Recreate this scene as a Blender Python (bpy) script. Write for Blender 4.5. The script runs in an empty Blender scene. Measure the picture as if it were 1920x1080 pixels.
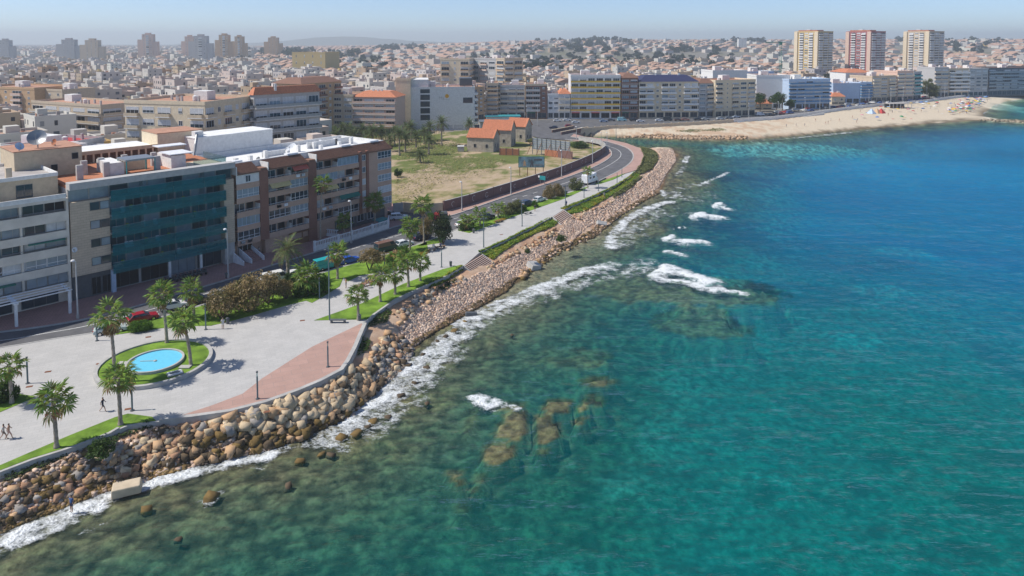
import bpy, bmesh, math, random
import numpy as np
from mathutils import Vector, Matrix
random.seed(7); RNG = np.random.default_rng(7)
S = bpy.context.scene
COL = S.collection
R = math.radians

# ---------------------------------------------------------------- camera
FPX = 1300.0; HC = 42.0; PITCH = R(3.5); HOR = 77.0
CY = HOR + FPX*math.tan(PITCH)
cp, sp = math.cos(PITCH), math.sin(PITCH)
cam = bpy.data.objects.new('camera', bpy.data.cameras.new('camera')); COL.objects.link(cam)
cam.location = (0, 0, HC); cam.rotation_euler = (R(90)-PITCH, 0, 0)
cam.data.sensor_width = 36; cam.data.lens = FPX/1920*36
cam.data.shift_y = -(540-CY)/1920
cam.data.clip_end = 30000; cam.data.clip_start = 1
S.camera = cam

# ---------------------------------------------------------------- sky, sun, exposure
SUN_EL, SUN_AZ = R(51), R(-90)           # azimuth from +Y clockwise: the sun stands over -X
sun_vec = Vector((math.sin(SUN_AZ+R(-6))*math.cos(SUN_EL), math.cos(SUN_AZ+R(-6))*math.cos(SUN_EL), math.sin(SUN_EL)))
W = bpy.data.worlds.new('World'); S.world = W; W.use_nodes = True
nt = W.node_tree
sky = nt.nodes.new('ShaderNodeTexSky'); sky.sky_type = 'NISHITA'; sky.sun_disc = False
sky.sun_elevation = SUN_EL; sky.sun_rotation = SUN_AZ+R(-6)
sky.altitude = 2000; sky.air_density = 0.75; sky.dust_density = 2.2; sky.ozone_density = 3.6
nt.links.new(sky.outputs[0], nt.nodes['Background'].inputs[0])
nt.nodes['Background'].inputs[1].default_value = 0.105
sl = bpy.data.lights.new('sun', 'SUN'); sl.energy = 3.3; sl.angle = R(0.6); sl.color = (1, 0.95, 0.87)
so = bpy.data.objects.new('sun', sl); COL.objects.link(so); so.rotation_euler = sun_vec.to_track_quat('Z', 'Y').to_euler()
S.view_settings.view_transform = 'Standard'; S.view_settings.look = 'None'
S.view_settings.exposure = 0.57; HAZE = 0.00022; S.view_settings.gamma = 1; S.view_settings.use_curve_mapping = False
S.cycles.max_bounces = 8; S.cycles.transparent_max_bounces = 12; S.cycles.volume_bounces = 0
S.cycles.use_denoising = True

# ---------------------------------------------------------------- pixel rays -> places on the ground
def P(px, py, z=0.0):
    x = (px-960)/FPX; y = (CY-py)/FPX
    d = Vector((x, cp+y*sp, -sp+y*cp)); t = (z-HC)/d.z
    return Vector((d.x*t, d.y*t, z))
def PZ(px, Y, z=0.0):                     # point seen in column px at ground distance Y
    zc = Y*cp+(HC-z)*sp
    return Vector(((px-960)/FPX*zc, Y, z))
def HZ(py, Y):                            # height seen at row py at distance Y
    v = (CY-py)/FPX
    return HC+Y*(v*cp-sp)/(cp+v*sp)
def proj(v):
    zc = v[1]*cp-(v[2]-HC)*sp; yc = v[1]*sp+(v[2]-HC)*cp
    return 960+FPX*v[0]/zc, CY-FPX*yc/zc
SEA = -3.2

# ---------------------------------------------------------------- scene helpers
def lk(o, parent=None):
    COL.objects.link(o)
    if parent is not None: o.parent = parent
    return o
def tag(o, label=None, cat=None, group=None, kind=None):
    if label: o['label'] = label
    if cat: o['category'] = cat
    if group: o['group'] = group
    if kind: o['kind'] = kind
    return o
def thing(name, label, cat, loc=(0,0,0), rz=0.0, group=None):
    o = bpy.data.objects.new(name, None); o.empty_display_size = .1
    o.location = loc; o.rotation_euler = (0, 0, rz); lk(o)
    return tag(o, label, cat, group)
def tree_copy(o, loc=None, rz=None, scale=None, label=None, parent=None):
    c = o.copy(); lk(c, parent)
    if loc is not None: c.location = loc
    if rz is not None: c.rotation_euler = (0, 0, rz)
    if scale is not None: c.scale = (scale,)*3 if not hasattr(scale, '__len__') else scale
    if label: c['label'] = label
    for ch in o.children: tree_copy(ch, parent=c)
    return c

class MB:                                  # collects shapes for ONE mesh
    def __init__(s): s.v = []; s.f = []; s.m = []; s.c = []
    def add(s, vs, fs, mi=0, col=(1,1,1)):
        o = len(s.v); s.v.extend(vs)
        for f in fs: s.f.append([o+i for i in f]); s.m.append(mi); s.c.append(col)
    def box(s, x0, x1, y0, y1, z0, z1, mi=0, col=(1,1,1), rz=0, c=(0,0), bottom=True):
        vs = [(x, y, z) for z in (z0, z1) for x, y in ((x0,y0),(x1,y0),(x1,y1),(x0,y1))]
        if rz:
            ca, sa = math.cos(rz), math.sin(rz)
            vs = [(c[0]+x*ca-y*sa, c[1]+x*sa+y*ca, z) for x, y, z in vs]
        elif c != (0,0): vs = [(c[0]+x, c[1]+y, z) for x, y, z in vs]
        fs = [(4,5,6,7),(0,1,5,4),(1,2,6,5),(2,3,7,6),(3,0,4,7)]
        if bottom: fs.append((3,2,1,0))
        s.add(vs, fs, mi, col)
    def quad(s, a, b, c, d, mi=0, col=(1,1,1)): s.add([a,b,c,d], [(0,1,2,3)], mi, col)
    def tube(s, pts, rad, n=8, mi=0, col=(1,1,1), cap=True):
        pts = [Vector(p) for p in pts]
        if not hasattr(rad, '__len__'): rad = [rad]*len(pts)
        vs = []; fs = []
        for i, p in enumerate(pts):
            t = (pts[min(i+1, len(pts)-1)]-pts[max(i-1, 0)]).normalized()
            a = t.orthogonal().normalized() if abs(t.z) < .95 else Vector((1,0,0))
            b = t.cross(a).normalized(); a = b.cross(t).normalized()
            for k in range(n):
                q = 2*math.pi*k/n; vs.append(tuple(p+(a*math.cos(q)+b*math.sin(q))*rad[i]))
        for i in range(len(pts)-1):
            for k in range(n):
                fs.append((i*n+k, i*n+(k+1)%n, (i+1)*n+(k+1)%n, (i+1)*n+k))
        if cap: fs.append(tuple(range(n-1, -1, -1))); fs.append(tuple((len(pts)-1)*n+k for k in range(n)))
        s.add(vs, fs, mi, col)
    def lathe(s, prof, n=16, c=(0,0), mi=0, col=(1,1,1), cap=True):
        vs = []; fs = []
        for r, z in prof:
            for k in range(n):
                q = 2*math.pi*k/n; vs.append((c[0]+r*math.cos(q), c[1]+r*math.sin(q), z))
        for i in range(len(prof)-1):
            for k in range(n): fs.append((i*n+k, i*n+(k+1)%n, (i+1)*n+(k+1)%n, (i+1)*n+k))
        if cap: fs.append(tuple((len(prof)-1)*n+k for k in range(n)))
        s.add(vs, fs, mi, col)
    def mesh(s, name, mats, smooth=False):
        me = bpy.data.meshes.new(name); me.from_pydata(s.v, [], s.f)
        for m in (mats if isinstance(mats, (list, tuple)) else [mats]): me.materials.append(m)
        me.polygons.foreach_set('material_index', s.m)
        a = me.attributes.new('Col', 'FLOAT_COLOR', 'FACE')
        a.data.foreach_set('color', np.c_[np.array(s.c, dtype=np.float32).reshape(-1, 3), np.ones(len(s.c), np.float32)].ravel())
        if smooth: me.polygons.foreach_set('use_smooth', [True]*len(s.f))
        me.update(); return me
    def build(s, name, mats, parent=None, smooth=False):
        return lk(bpy.data.objects.new(name, s.mesh(name, mats, smooth)), parent)
def obj(name, me, parent=None, loc=None, rz=None, scale=None):
    o = bpy.data.objects.new(name, me); lk(o, parent)
    if loc is not None: o.location = loc
    if rz is not None: o.rotation_euler = (0, 0, rz)
    if scale is not None: o.scale = (scale,)*3 if not hasattr(scale, '__len__') else scale
    return o
def npmesh(name, V, F, mats, col=None, mi=None, smooth=False, domain='FACE'):   # V (n,3), F (m,k) arrays
    me = bpy.data.meshes.new(name); n, k = F.shape
    me.vertices.add(len(V)); me.vertices.foreach_set('co', np.ascontiguousarray(V, np.float32).ravel())
    me.loops.add(n*k); me.loops.foreach_set('vertex_index', np.ascontiguousarray(F, np.int32).ravel())
    me.polygons.add(n); me.polygons.foreach_set('loop_start', np.arange(0, n*k, k, dtype=np.int32))
    for m in (mats if isinstance(mats, (list, tuple)) else [mats]): me.materials.append(m)
    if mi is not None: me.polygons.foreach_set('material_index', np.ascontiguousarray(mi, np.int32))
    if smooth: me.polygons.foreach_set('use_smooth', np.ones(n, bool))
    if col is not None:
        a = me.attributes.new('Col', 'FLOAT_COLOR', domain)
        a.data.foreach_set('color', np.c_[col, np.ones(len(col))].astype(np.float32).ravel())
    me.update(calc_edges=True); me.validate(); return me
_ucube = {}
def bx(name, m, parent, x0, x1, y0, y1, z0, z1):        # a box-shaped part that shares its mesh
    if m.name not in _ucube:
        b = MB(); b.box(-.5,.5,-.5,.5,-.5,.5); _ucube[m.name] = b.mesh('block_'+m.name, m)
    o = bpy.data.objects.new(name, _ucube[m.name]); lk(o, parent)
    o.location = ((x0+x1)/2, (y0+y1)/2, (z0+z1)/2); o.scale = (abs(x1-x0), abs(y1-y0), abs(z1-z0)); return o

# ---------------------------------------------------------------- numpy noise and polygon tools
def _h(i, j, s):
    n = (i*374761393+j*668265263+s*974634777) & 0x7fffffff
    n = ((n ^ (n >> 13))*1274126177) & 0x7fffffff
    return ((n ^ (n >> 16)) & 0xffff)/65535.0
def vnoise(x, y, s=0):
    x = np.asarray(x, float); y = np.asarray(y, float)
    i = np.floor(x).astype(np.int64); j = np.floor(y).astype(np.int64); u = x-i; v = y-j
    u = u*u*(3-2*u); v = v*v*(3-2*v)
    return (_h(i,j,s)*(1-u)+_h(i+1,j,s)*u)*(1-v)+(_h(i,j+1,s)*(1-u)+_h(i+1,j+1,s)*u)*v
def fbm(x, y, s=0, o=4):
    a = 0; w = .5; t = 0
    for k in range(o):
        a = a+w*vnoise(x*2**k, y*2**k, s+k*17); t += w; w *= .5
    return a/t
def sstep(a, b, x): t = np.clip((x-a)/(b-a), 0, 1); return t*t*(3-2*t)
def pdist(X, Y, poly):
    d = np.full(X.shape, 1e9)
    for (ax, ay), (bx_, by) in zip(poly[:-1], poly[1:]):
        ex, ey = bx_-ax, by-ay; L = ex*ex+ey*ey+1e-9
        t = np.clip(((X-ax)*ex+(Y-ay)*ey)/L, 0, 1)
        d = np.minimum(d, np.hypot(X-ax-t*ex, Y-ay-t*ey))
    return d
def inpoly(X, Y, poly):
    r = np.zeros(np.shape(X), bool); n = len(poly)
    for k in range(n):
        x0, y0 = poly[k]; x1, y1 = poly[(k+1) % n]
        if y0 == y1: continue
        r ^= ((y0 > Y) != (y1 > Y)) & (X < (x1-x0)*(Y-y0)/(y1-y0)+x0)
    return r
def W2(pts, z=0.0): return [tuple(P(a, b, z)[:2]) for a, b in pts]

# ---------------------------------------------------------------- materials
def mat(name, rgb, rough=.75, var=.12, scale=1.5, bump=0.0, bscale=20, metal=0, spec=.35, rgb2=None, attr=None, stretch=None):
    m = bpy.data.materials.new(name); m.use_nodes = True; t = m.node_tree; b = t.nodes['Principled BSDF']
    b.inputs['Roughness'].default_value = rough; b.inputs['Metallic'].default_value = metal
    b.inputs['Specular IOR Level'].default_value = spec
    g = t.nodes.new('ShaderNodeNewGeometry'); vec = g.outputs['Position']
    if stretch:
        mp = t.nodes.new('ShaderNodeMapping'); mp.inputs['Scale'].default_value = stretch
        t.links.new(vec, mp.inputs[0]); vec = mp.outputs[0]
    n = t.nodes.new('ShaderNodeTexNoise'); n.inputs['Scale'].default_value = scale; n.inputs['Detail'].default_value = 6
    n.inputs['Roughness'].default_value = .6
    t.links.new(vec, n.inputs['Vector'])
    mx = t.nodes.new('ShaderNodeMix'); mx.data_type = 'RGBA'
    rp = t.nodes.new('ShaderNodeMapRange'); rp.inputs[1].default_value = .3; rp.inputs[2].default_value = .7
    t.links.new(n.outputs['Fac'], rp.inputs[0]); t.links.new(rp.outputs[0], mx.inputs[0])
    lo = tuple(c*(1-var) for c in rgb)+(1,); hi = tuple(min(1, c*(1+var)) for c in (rgb2 or rgb))+(1,)
    mx.inputs[6].default_value = lo; mx.inputs[7].default_value = hi
    out = mx.outputs[2]
    if attr:
        at = t.nodes.new('ShaderNodeAttribute'); at.attribute_name = attr
        ml = t.nodes.new('ShaderNodeMix'); ml.data_type = 'RGBA'; ml.blend_type = 'MULTIPLY'; ml.inputs[0].default_value = 1
        t.links.new(at.outputs['Color'], ml.inputs[6]); t.links.new(out, ml.inputs[7]); out = ml.outputs[2]
    t.links.new(out, b.inputs['Base Color'])
    if bump:
        n2 = t.nodes.new('ShaderNodeTexNoise'); n2.inputs['Scale'].default_value = bscale; n2.inputs['Detail'].default_value = 4
        t.links.new(vec, n2.inputs['Vector'])
        bp = t.nodes.new('ShaderNodeBump'); bp.inputs['Strength'].default_value = bump; bp.inputs['Distance'].default_value = .1
        t.links.new(n2.outputs['Fac'], bp.inputs['Height']); t.links.new(bp.outputs[0], b.inputs['Normal'])
    return m
def brickmat(name, c1, c2, mortar, bw, bh, rot=0.0, rough=.85, mort=.015, vertical=True):
    m = mat(name, (1,1,1), rough, .13, .45); t = m.node_tree; b = t.nodes['Principled BSDF']
    src = b.inputs['Base Color'].links[0].from_socket
    g = t.nodes.new('ShaderNodeNewGeometry'); mp = t.nodes.new('ShaderNodeMapping')
    mp.inputs['Rotation'].default_value = (0, 0, -rot); t.links.new(g.outputs['Position'], mp.inputs[0])
    vec = mp.outputs[0]
    if vertical:
        s = t.nodes.new('ShaderNodeSeparateXYZ'); c = t.nodes.new('ShaderNodeCombineXYZ'); a = t.nodes.new('ShaderNodeMath')
        t.links.new(vec, s.inputs[0]); t.links.new(s.outputs[0], a.inputs[0]); t.links.new(s.outputs[1], a.inputs[1])
        t.links.new(a.outputs[0], c.inputs[0]); t.links.new(s.outputs[2], c.inputs[1]); vec = c.outputs[0]
    k = t.nodes.new('ShaderNodeTexBrick'); k.inputs['Scale'].default_value = 1; k.inputs['Brick Width'].default_value = bw
    k.inputs['Row Height'].default_value = bh; k.inputs['Mortar Size'].default_value = mort
    k.inputs['Color1'].default_value = c1+(1,); k.inputs['Color2'].default_value = c2+(1,); k.inputs['Mortar'].default_value = mortar+(1,)
    t.links.new(vec, k.inputs['Vector'])
    ml = t.nodes.new('ShaderNodeMix'); ml.data_type = 'RGBA'; ml.blend_type = 'MULTIPLY'; ml.inputs[0].default_value = 1
    t.links.new(k.outputs['Color'], ml.inputs[6]); t.links.new(src, ml.inputs[7]); t.links.new(ml.outputs[2], b.inputs['Base Color'])
    return m
def glassmat(name, tint, fac, gloss=.06, dcol=None):     # thin tinted sheet: part see-through, part body colour, part gloss
    m = bpy.data.materials.new(name); m.use_nodes = True; t = m.node_tree; t.nodes.clear()
    o = t.nodes.new('ShaderNodeOutputMaterial'); tr = t.nodes.new('ShaderNodeBsdfTransparent'); tr.inputs[0].default_value = tint+(1,)
    d = t.nodes.new('ShaderNodeBsdfPrincipled'); d.inputs['Base Color'].default_value = (dcol or tint)+(1,); d.inputs['Roughness'].default_value = gloss
    mx = t.nodes.new('ShaderNodeMixShader'); mx.inputs[0].default_value = fac
    t.links.new(tr.outputs[0], mx.inputs[1]); t.links.new(d.outputs[0], mx.inputs[2]); t.links.new(mx.outputs[0], o.inputs[0]); return m

M = {}
def defm(k, *a, **kw): M[k] = mat(k, *a, **kw); return M[k]
defm('white_plaster', (.72,.71,.69)); defm('cream_plaster', (.68,.57,.41)); defm('beige_plaster', (.56,.46,.34)); defm('sand_plaster', (.55,.45,.32))
defm('pink_plaster', (.64,.46,.37)); defm('grey_plaster', (.45,.44,.43)); defm('ochre_paint', (.62,.40,.06)); defm('brown_brick', (.26,.14,.10))
defm('tan_plaster', (.54,.36,.21)); defm('dark_grey', (.10,.11,.12), .5); defm('steel_grey', (.30,.31,.32), .4, metal=.6); defm('white_paint', (.75,.76,.78), .45)
defm('window_glass', (.03,.05,.068), .08, .3, .35, spec=.6); defm('shutter', (.55,.56,.57), .6); defm('dark_void', (.02,.02,.022), .8)
defm('curtain_glass', (.24,.30,.35), .12, .25, .4, spec=.6); defm('teal_window', (.02,.13,.165), .1, .3, .4, spec=.6); defm('terracotta', (.42,.17,.09), .85, .2, 3, .3, 8); defm('roof_tile_brown', (.22,.12,.085), .9, .2, 2, .3, 8)
defm('slate_blue', (.035,.04,.10), .6); defm('roof_tiles_orange', (.50,.19,.10), .85, .22, 2, .3, 8); defm('roof_felt', (.40,.37,.35), .9, .2, .4); defm('roof_white', (.75,.75,.74), .8, .12, .5)
defm('roof_clay', (.44,.24,.16), .9, .18, .7); defm('green_awning', (.02,.17,.13), .7); defm('rust', (.20,.08,.04), .8)
defm('asphalt', (.115,.115,.122), .9, .28, .35, .2, 30); defm('paint_mark', (.62,.62,.6), .8, .25, 2)
defm('grass', (.115,.22,.018), .95, .35, .5, .6, 25, rgb2=(.16,.27,.028)); defm('wet_wall', (.3,.3,.3)); defm('concrete', (.42,.41,.39), .85, .18, .8, .2, 12)
defm('trunk', (.33,.28,.23), .95, .35, 4, .5, 14); defm('bark', (.12,.085,.06), .95, .3, 3, .4, 10)
defm('leaf', (1,1,1), .6, .15, 1.5, attr='Col', spec=.3); defm('rock', (1,1,1), .9, .30, .9, .5, 4, attr='Col'); defm('far_wall', (1,1,1), .85, .13, .15, attr='Col')
defm('paint', (1,1,1), .3, .03, 1, attr='Col', spec=.6); defm('cloth', (1,1,1), .8, .08, 3, attr='Col'); defm('black_rubber', (.02,.02,.02), .8); defm('lamp_white', (.8,.8,.8), .3)
defm('teal_metal', (.03,.28,.30), .4); defm('wood', (.23,.12,.06), .7); defm('chrome', (.6,.6,.6), .2, metal=1); defm('light_lens', (.8,.78,.7), .1, spec=.8); defm('tail_lens', (.4,.02,.02), .2)
defm('pool_water', (.16,.58,.80), .25, .05, 2, .12, 3, spec=.25); defm('blue_paint', (.10,.24,.43)); defm('pale_blue_paint', (.44,.55,.70)); defm('red_paint', (.45,.05,.05)); defm('yellow_flower', (.55,.33,.02), .9, .4, 4)
GROT = R(47)
M['paving'] = brickmat('paving', (.50,.487,.468), (.465,.455,.44), (.43,.42,.405), 1.2, .6, R(25), vertical=False, mort=.03)
M['paving_pink'] = brickmat('paving_pink', (.47,.30,.25), (.42,.27,.225), (.34,.25,.22), 2.4, 1.2, R(25), vertical=False, mort=.03)
M['paving_red'] = brickmat('paving_red', (.45,.25,.22), (.40,.225,.20), (.27,.17,.15), .6, .6, R(47), vertical=False, mort=.03)
M['stone_clad'] = brickmat('stone_clad', (.62,.50,.38), (.56,.45,.34), (.32,.25,.18), 1.2, .42)
M['brick_pink'] = brickmat('brick_pink', (.62,.41,.31), (.57,.375,.285), (.40,.28,.22), .5, .14)
M['brick_dark'] = brickmat('brick_dark', (.33,.155,.11), (.28,.13,.095), (.2,.12,.1), .5, .14)
M['brick_wall_old'] = brickmat('brick_wall_old', (.24,.125,.105), (.19,.11,.10), (.25,.18,.16), .6, .22)
M['balcony_glass'] = glassmat('balcony_glass', (.36,.74,.80), .36, .05, (.006,.23,.265))
M['clear_glass'] = glassmat('clear_glass', (.75,.85,.86), .2, .05, (.2,.26,.27))

_t = M['leaf'].node_tree; _b = _t.nodes['Principled BSDF']; _tl = _t.nodes.new('ShaderNodeBsdfTranslucent'); _mx = _t.nodes.new('ShaderNodeMixShader'); _mx.inputs[0].default_value = .42
_t.links.new(_b.inputs['Base Color'].links[0].from_socket, _tl.inputs[0]); _t.links.new(_b.outputs[0], _mx.inputs[1]); _t.links.new(_tl.outputs[0], _mx.inputs[2])
_t.links.new(_mx.outputs[0], next(n for n in _t.nodes if n.type == 'OUTPUT_MATERIAL').inputs[0])
# ================================================================ GROUND, SEABED, SEA
S_EDGE = [(-400,990),(-150,935),(0,885),(60,862),(140,837),(200,815),(240,798),(300,790),(360,785),(430,775),(500,757),(560,735),(600,718),(640,697),(652,680),(665,655),(684,610),(700,592),(740,563),(790,540),(840,517),(868,500),(897,475),(940,455),(1000,426),(1035,407),(1057,393),(1100,375),(1150,352),(1180,333),(1203,308),(1208,292),(1200,278),(1175,268),(1140,260.5),(1096,256),(1076,251)]
SEAWALL = [(1076,246),(1140,239),(1200,237),(1300,232),(1375,227),(1450,222),(1510,215),(1570,206),(1650,197),(1730,190.5),(1800,181),(1920,173),(2000,168),(2200,160)]
WLINE = [(-400,1130),(-160,1060),(-80,1030),(0,1000),(60,975),(130,945),(200,920),(270,897),(340,880),(400,868),(450,855),(500,845),(560,825),(620,795),(660,775),(690,745),(720,720),(745,695),(770,660),(810,628),(860,600),(900,578),(940,553),(965,535),(1010,500),(1047,470),(1080,458),(1115,444),(1135,427),(1160,407),(1185,390),(1210,375),(1237,362),(1245,352),(1253,330),(1265,310),(1277,290),(1262,277),(1228,277)]
WLINE += [(1206,281),(1190,276.5),(1170,272),(1140,265.5),(1110,262),(1092,259.5),(1096,254.5),(1150,256),(1200,258.3),(1280,262),(1330,263.5),(1400,262),(1480,256),(1560,248),(1640,240.5),(1700,236),(1760,231),(1815,227),(1838,226.5),(1880,229),(1930,231.5),(1990,235),(1990,231.5),(1920,227),(1870,223),(1846,219),(1845,213),(1858,201),(1880,191),(1920,184),(2000,176),(2200,167)]
Upts = W2(S_EDGE, 0)+W2(SEAWALL, 0); Wpts = W2(WLINE, SEA)
far = [(3000, 620), (7000, 3000), (7000, 7600), (-7000, 7600), (-7000, 40), (-150, 20)]
Upoly = Upts+far; Wpoly = Wpts+far

def hill(X, Y):
    px = 960+FPX*X/np.maximum(Y, 50)
    f = sstep(500, 1150, px)
    h = f*(38*sstep(1100, 2600, Y)-24*sstep(2900, 4500, Y))+(1-f)*4*sstep(900, 2500, Y)
    h = h+sstep(1650, 1900, px)*16*sstep(800, 1500, Y)*(1-sstep(1700, 2600, Y))*.5
    return h+sstep(900, 2000, Y)*5*(fbm(X/300, Y/300, 5)-.5)*2*f
REEF = [(1120,735,45,10,.5),(1115,770,20,12,.6),(850,912,20,8,.5),(900,920,16,9,.8),(865,980,22,12,1.0),(890,945,8,6,.6),(1350,560,110,28,1.5),(1300,620,90,30,1.7),(1200,545,90,35,1.0),(1180,430,60,26,.6),(1300,350,40,10,.8),(1060,690,100,20,1.3),(800,760,60,30,1.0),(700,860,80,30,1.0)]
SLAB = [[(905,845),(918,832),(935,832),(960,838),(972,846),(960,862),(940,875),(925,884),(908,872),(900,858)],[(920,820),(935,795),(950,780),(988,775),(985,800),(978,835),(955,830),(930,828)],[(997,800),(1005,782),(1030,782),(1045,800),(1052,815),(1045,830),(1020,845),(1000,835)],[(1008,775),(1020,758),(1040,754),(1078,752),(1070,778),(1040,780)],[(1085,755),(1103,752),(1100,775),(1082,778)],[(925,772),(945,760),(990,758),(992,770),(960,776)],[(1005,848),(1025,845),(1030,860),(1015,862)],[(868,792),(885,775),(905,765),(890,800),(870,825)],[(1060,800),(1085,785),(1108,790),(1090,806)],[(850,900),(870,902),(866,915),(845,914)]]
WEED = [(1290,855,22,8),(1455,880,36,10),(1610,868,22,12),(1630,760,28,8),(1670,805,45,14),(1800,975,85,22),(1720,1035,25,10),(1750,1018,22,10),(1645,940,14,12),(1790,750,40,10),(1740,740,30,7),(1880,800,60,20),(1850,330,90,22),(1910,350,60,30),(1420,430,160,25),(1620,340,120,14),(1900,640,40,40),(1850,440,120,30),(1600,460,140,18),(1850,880,90,30),(1380,330,90,12),(1760,250,120,10),(1500,520,120,22)]
SAND = [(1440,860,45,22),(1700,1068,60,18),(1500,283,170,13),(1700,300,130,16),(1830,318,130,20),(1880,300,100,16),(1700,440,70,14),(1870,430,50,10),(1650,510,60,12),(1900,205,60,14),(1600,600,60,18)]
def lens(X, Y, lst, k):
    r = np.zeros(X.shape)
    wob = 0.75*(fbm(X/5, Y/5, 31)-.5)+.5*(fbm(X/1.7, Y/1.7, 32)-.5)
    for e in lst:
        c = P(e[0], e[1], SEA-1.5); rx = e[2]/FPX*c.y; ry = abs(P(e[0], e[1]-e[3], SEA-1.5).y-P(e[0], e[1]+e[3], SEA-1.5).y)/2
        q = np.hypot((X-c.x)/rx, (Y-c.y)/ry)+wob
        r = np.maximum(r, (1-sstep(.75, 1.12, q))*(e[4] if k else 1))
    return r

# rectilinear lattice, fine near the beach
gx = [-90.0]
while gx[-1] < 150: gx.append(gx[-1]+.75)
while gx[-1] < 6500: gx.append(gx[-1]+max(.75, (gx[-1]-148)*.035+.75))
lx = [-90.0]
while lx[-1] > -6500: lx.append(lx[-1]-max(1.5, (-90-lx[-1])*.06+1.5))
gx = np.array(lx[:0:-1]+gx)
gy = [34.0]
while gy[-1] < 7500: gy.append(gy[-1]+max(.5, gy[-1]*(.0085 if gy[-1] < 420 else .02)))
gy = np.array(gy)
XX, YY = np.meshgrid(gx, gy)
near = (YY < 1300) & (XX > -700) & (XX < 1400)
dU = np.full(XX.shape, 2000.0); dW = np.full(XX.shape, 2000.0)
dU[near] = pdist(XX[near], YY[near], Upts); dW[near] = pdist(XX[near], YY[near], Wpts)
urban = inpoly(XX, YY, Upoly); land = inpoly(XX, YY, Wpoly) | urban
headl = (YY > 285) & (XX > 34)
n1 = fbm(XX/3, YY/3, 1); n2 = fbm(XX/.9, YY/.9, 2, 3); n3 = fbm(XX/25, YY/25, 3)
t = dW/(dW+dU+1e-6)
reefs = [lens(XX, YY, [e], 0) for e in REEF]; reef = np.maximum.reduce(reefs); rdep = np.min([np.where(q > .02, e[4], 9.0) for q, e in zip(reefs, REEF)], axis=0); 
jx, jy = XX+.8*(fbm(XX/1.6, YY/1.6, 33, 3)-.5), YY+.8*(fbm(XX/1.6, YY/1.6, 34, 3)-.5)
for i_, q in enumerate(SLAB):
    m_ = inpoly(jx, jy, W2(q, SEA-.4)); reef = np.where(m_, 1, reef); rdep = np.where(m_, (.28,.30,.36,.34,.4,.5,.5,.9,.5,.4)[i_], rdep)
weed = lens(XX, YY, WEED, 0)*sstep(.30, .47, fbm(XX/5+YY/9, YY/2.2, 35))*.95; sand = lens(XX, YY, SAND, 0)*(1-np.clip(lens(XX, YY, WEED, 0)*2, 0, 1))
pxa = 960+FPX*XX/np.maximum(YY, 20)
# shore bank between promenade edge and water
hs = SEA-.15+(2.75)*sstep(-.1, 1.0, t)+(.55*(n1-.5)+.35*(n2-.5))*np.clip(4*t*(1-t), 0, 1)
hh = SEA-.1+2.5*np.clip(t*1.3, 0, 1)**.7+.35*(n1-.5)*np.clip(4*t*(1-t), 0, 1)+.25*(n2-.5)*(t < .35)
hs = np.where(headl, hh, hs)
# seabed
wide = sstep(60, 110, YY)*(1-sstep(170, 215, YY))*sstep(40, 0, np.abs(XX-20)-10)
prof = .12+.05*np.minimum(dW, 10)+.13*np.clip(dW-10, 0, 34)+.02*np.clip(dW-44, 0, 150)
prof = prof-np.clip(prof-.9, 0, 3)*sstep(200, 90, YY+XX*1.5)*.25
prof = np.where(headl | (YY > 240), .12+.09*np.minimum(dW, 60)+.01*dW, prof)
prof = prof+4.0*sstep(120, 270, YY)*sstep(25, 70, dW)-3.0*np.exp(-((YY-275-.08*(XX-150))/26)**2)*sstep(45, 110, XX)*sstep(20, 40, dW); prof = np.maximum(prof, .1); prof = prof*(1-.12*sand); prof = np.minimum(prof, 11)
bed = SEA-prof+.5*(n1-.5)*np.clip(dW/6, .25, 1)+.45*(n2-.5)*np.clip(1-prof/4, .15, 1)
rt = SEA-(.05+.75*np.minimum(rdep, 3))
bed = np.where(reef > .02, np.maximum(bed, bed*(1-np.clip(reef*1.6, 0, 1))+(rt+.4*(n2-.5))*np.clip(reef*1.6, 0, 1)), bed)
bed = np.minimum(bed, SEA-.06)
TZ = np.where(urban, -.38+hill(XX, YY), np.where(land, hs, bed))
# albedo by place
def cc(a): return np.array(a, float)
def mixc(c, d, f): return c*(1-f[..., None])+d*f[..., None]
C = np.zeros(XX.shape+(3,))
C[:] = cc((.24,.22,.19))
far_g = sstep(600, 1200, YY); C = mixc(C, cc((.17,.16,.09)), far_g*sstep(.4, .6, n3))
FIELD = W2([(738,402),(770,412),(832,398),(957,360),(1052,328),(1111,302),(1136,287),(1134,276),(1115,268),(1060,262),(985,255),(960,236),(840,246),(735,240),(600,232),(560,250),(640,300),(700,330)])
fld = inpoly(XX, YY, FIELD)
gn = fbm(XX/9, YY/9, 41); gn2 = fbm(XX/2.2, YY/2.2, 42)
gpos = sstep(190, 265, YY-XX*.2+30*(n3-.5)) - .55*sstep(960, 1000, pxa)
fcol = mixc(mixc(np.broadcast_to(cc((.47,.36,.24)), C.shape), cc((.30,.25,.11)), sstep(.42, .62, gn2*.5+gn*.5)), cc((.14,.17,.04)), np.clip(sstep(.56, .70, gn*.7+gn2*.3+gpos*.20), 0, 1))
C = np.where(fld[..., None], fcol, C)
shc = mixc(np.broadcast_to(cc((.50,.31,.20)), C.shape), cc((.58,.42,.30)), sstep(.4, .65, n1))
shc = mixc(shc, cc((.15,.09,.04)), (1-sstep(.06, .25, t+.25*(n1-.5))))
hdc = mixc(np.broadcast_to(cc((.66,.56,.42)), C.shape), cc((.56,.40,.27)), sstep(.45, .6, n1)*(1-sstep(1400, 1560, pxa)))
hdc = mixc(hdc, cc((.16,.12,.07)), 1-sstep(.0, .16, t+.22*(n1-.5)+.12*(n2-.5)))
hdc = np.where((pxa > 1850)[..., None], cc((.70,.61,.47)), hdc)
C = np.where((land & ~urban)[..., None], np.where(headl[..., None], hdc, shc), C)
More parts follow.
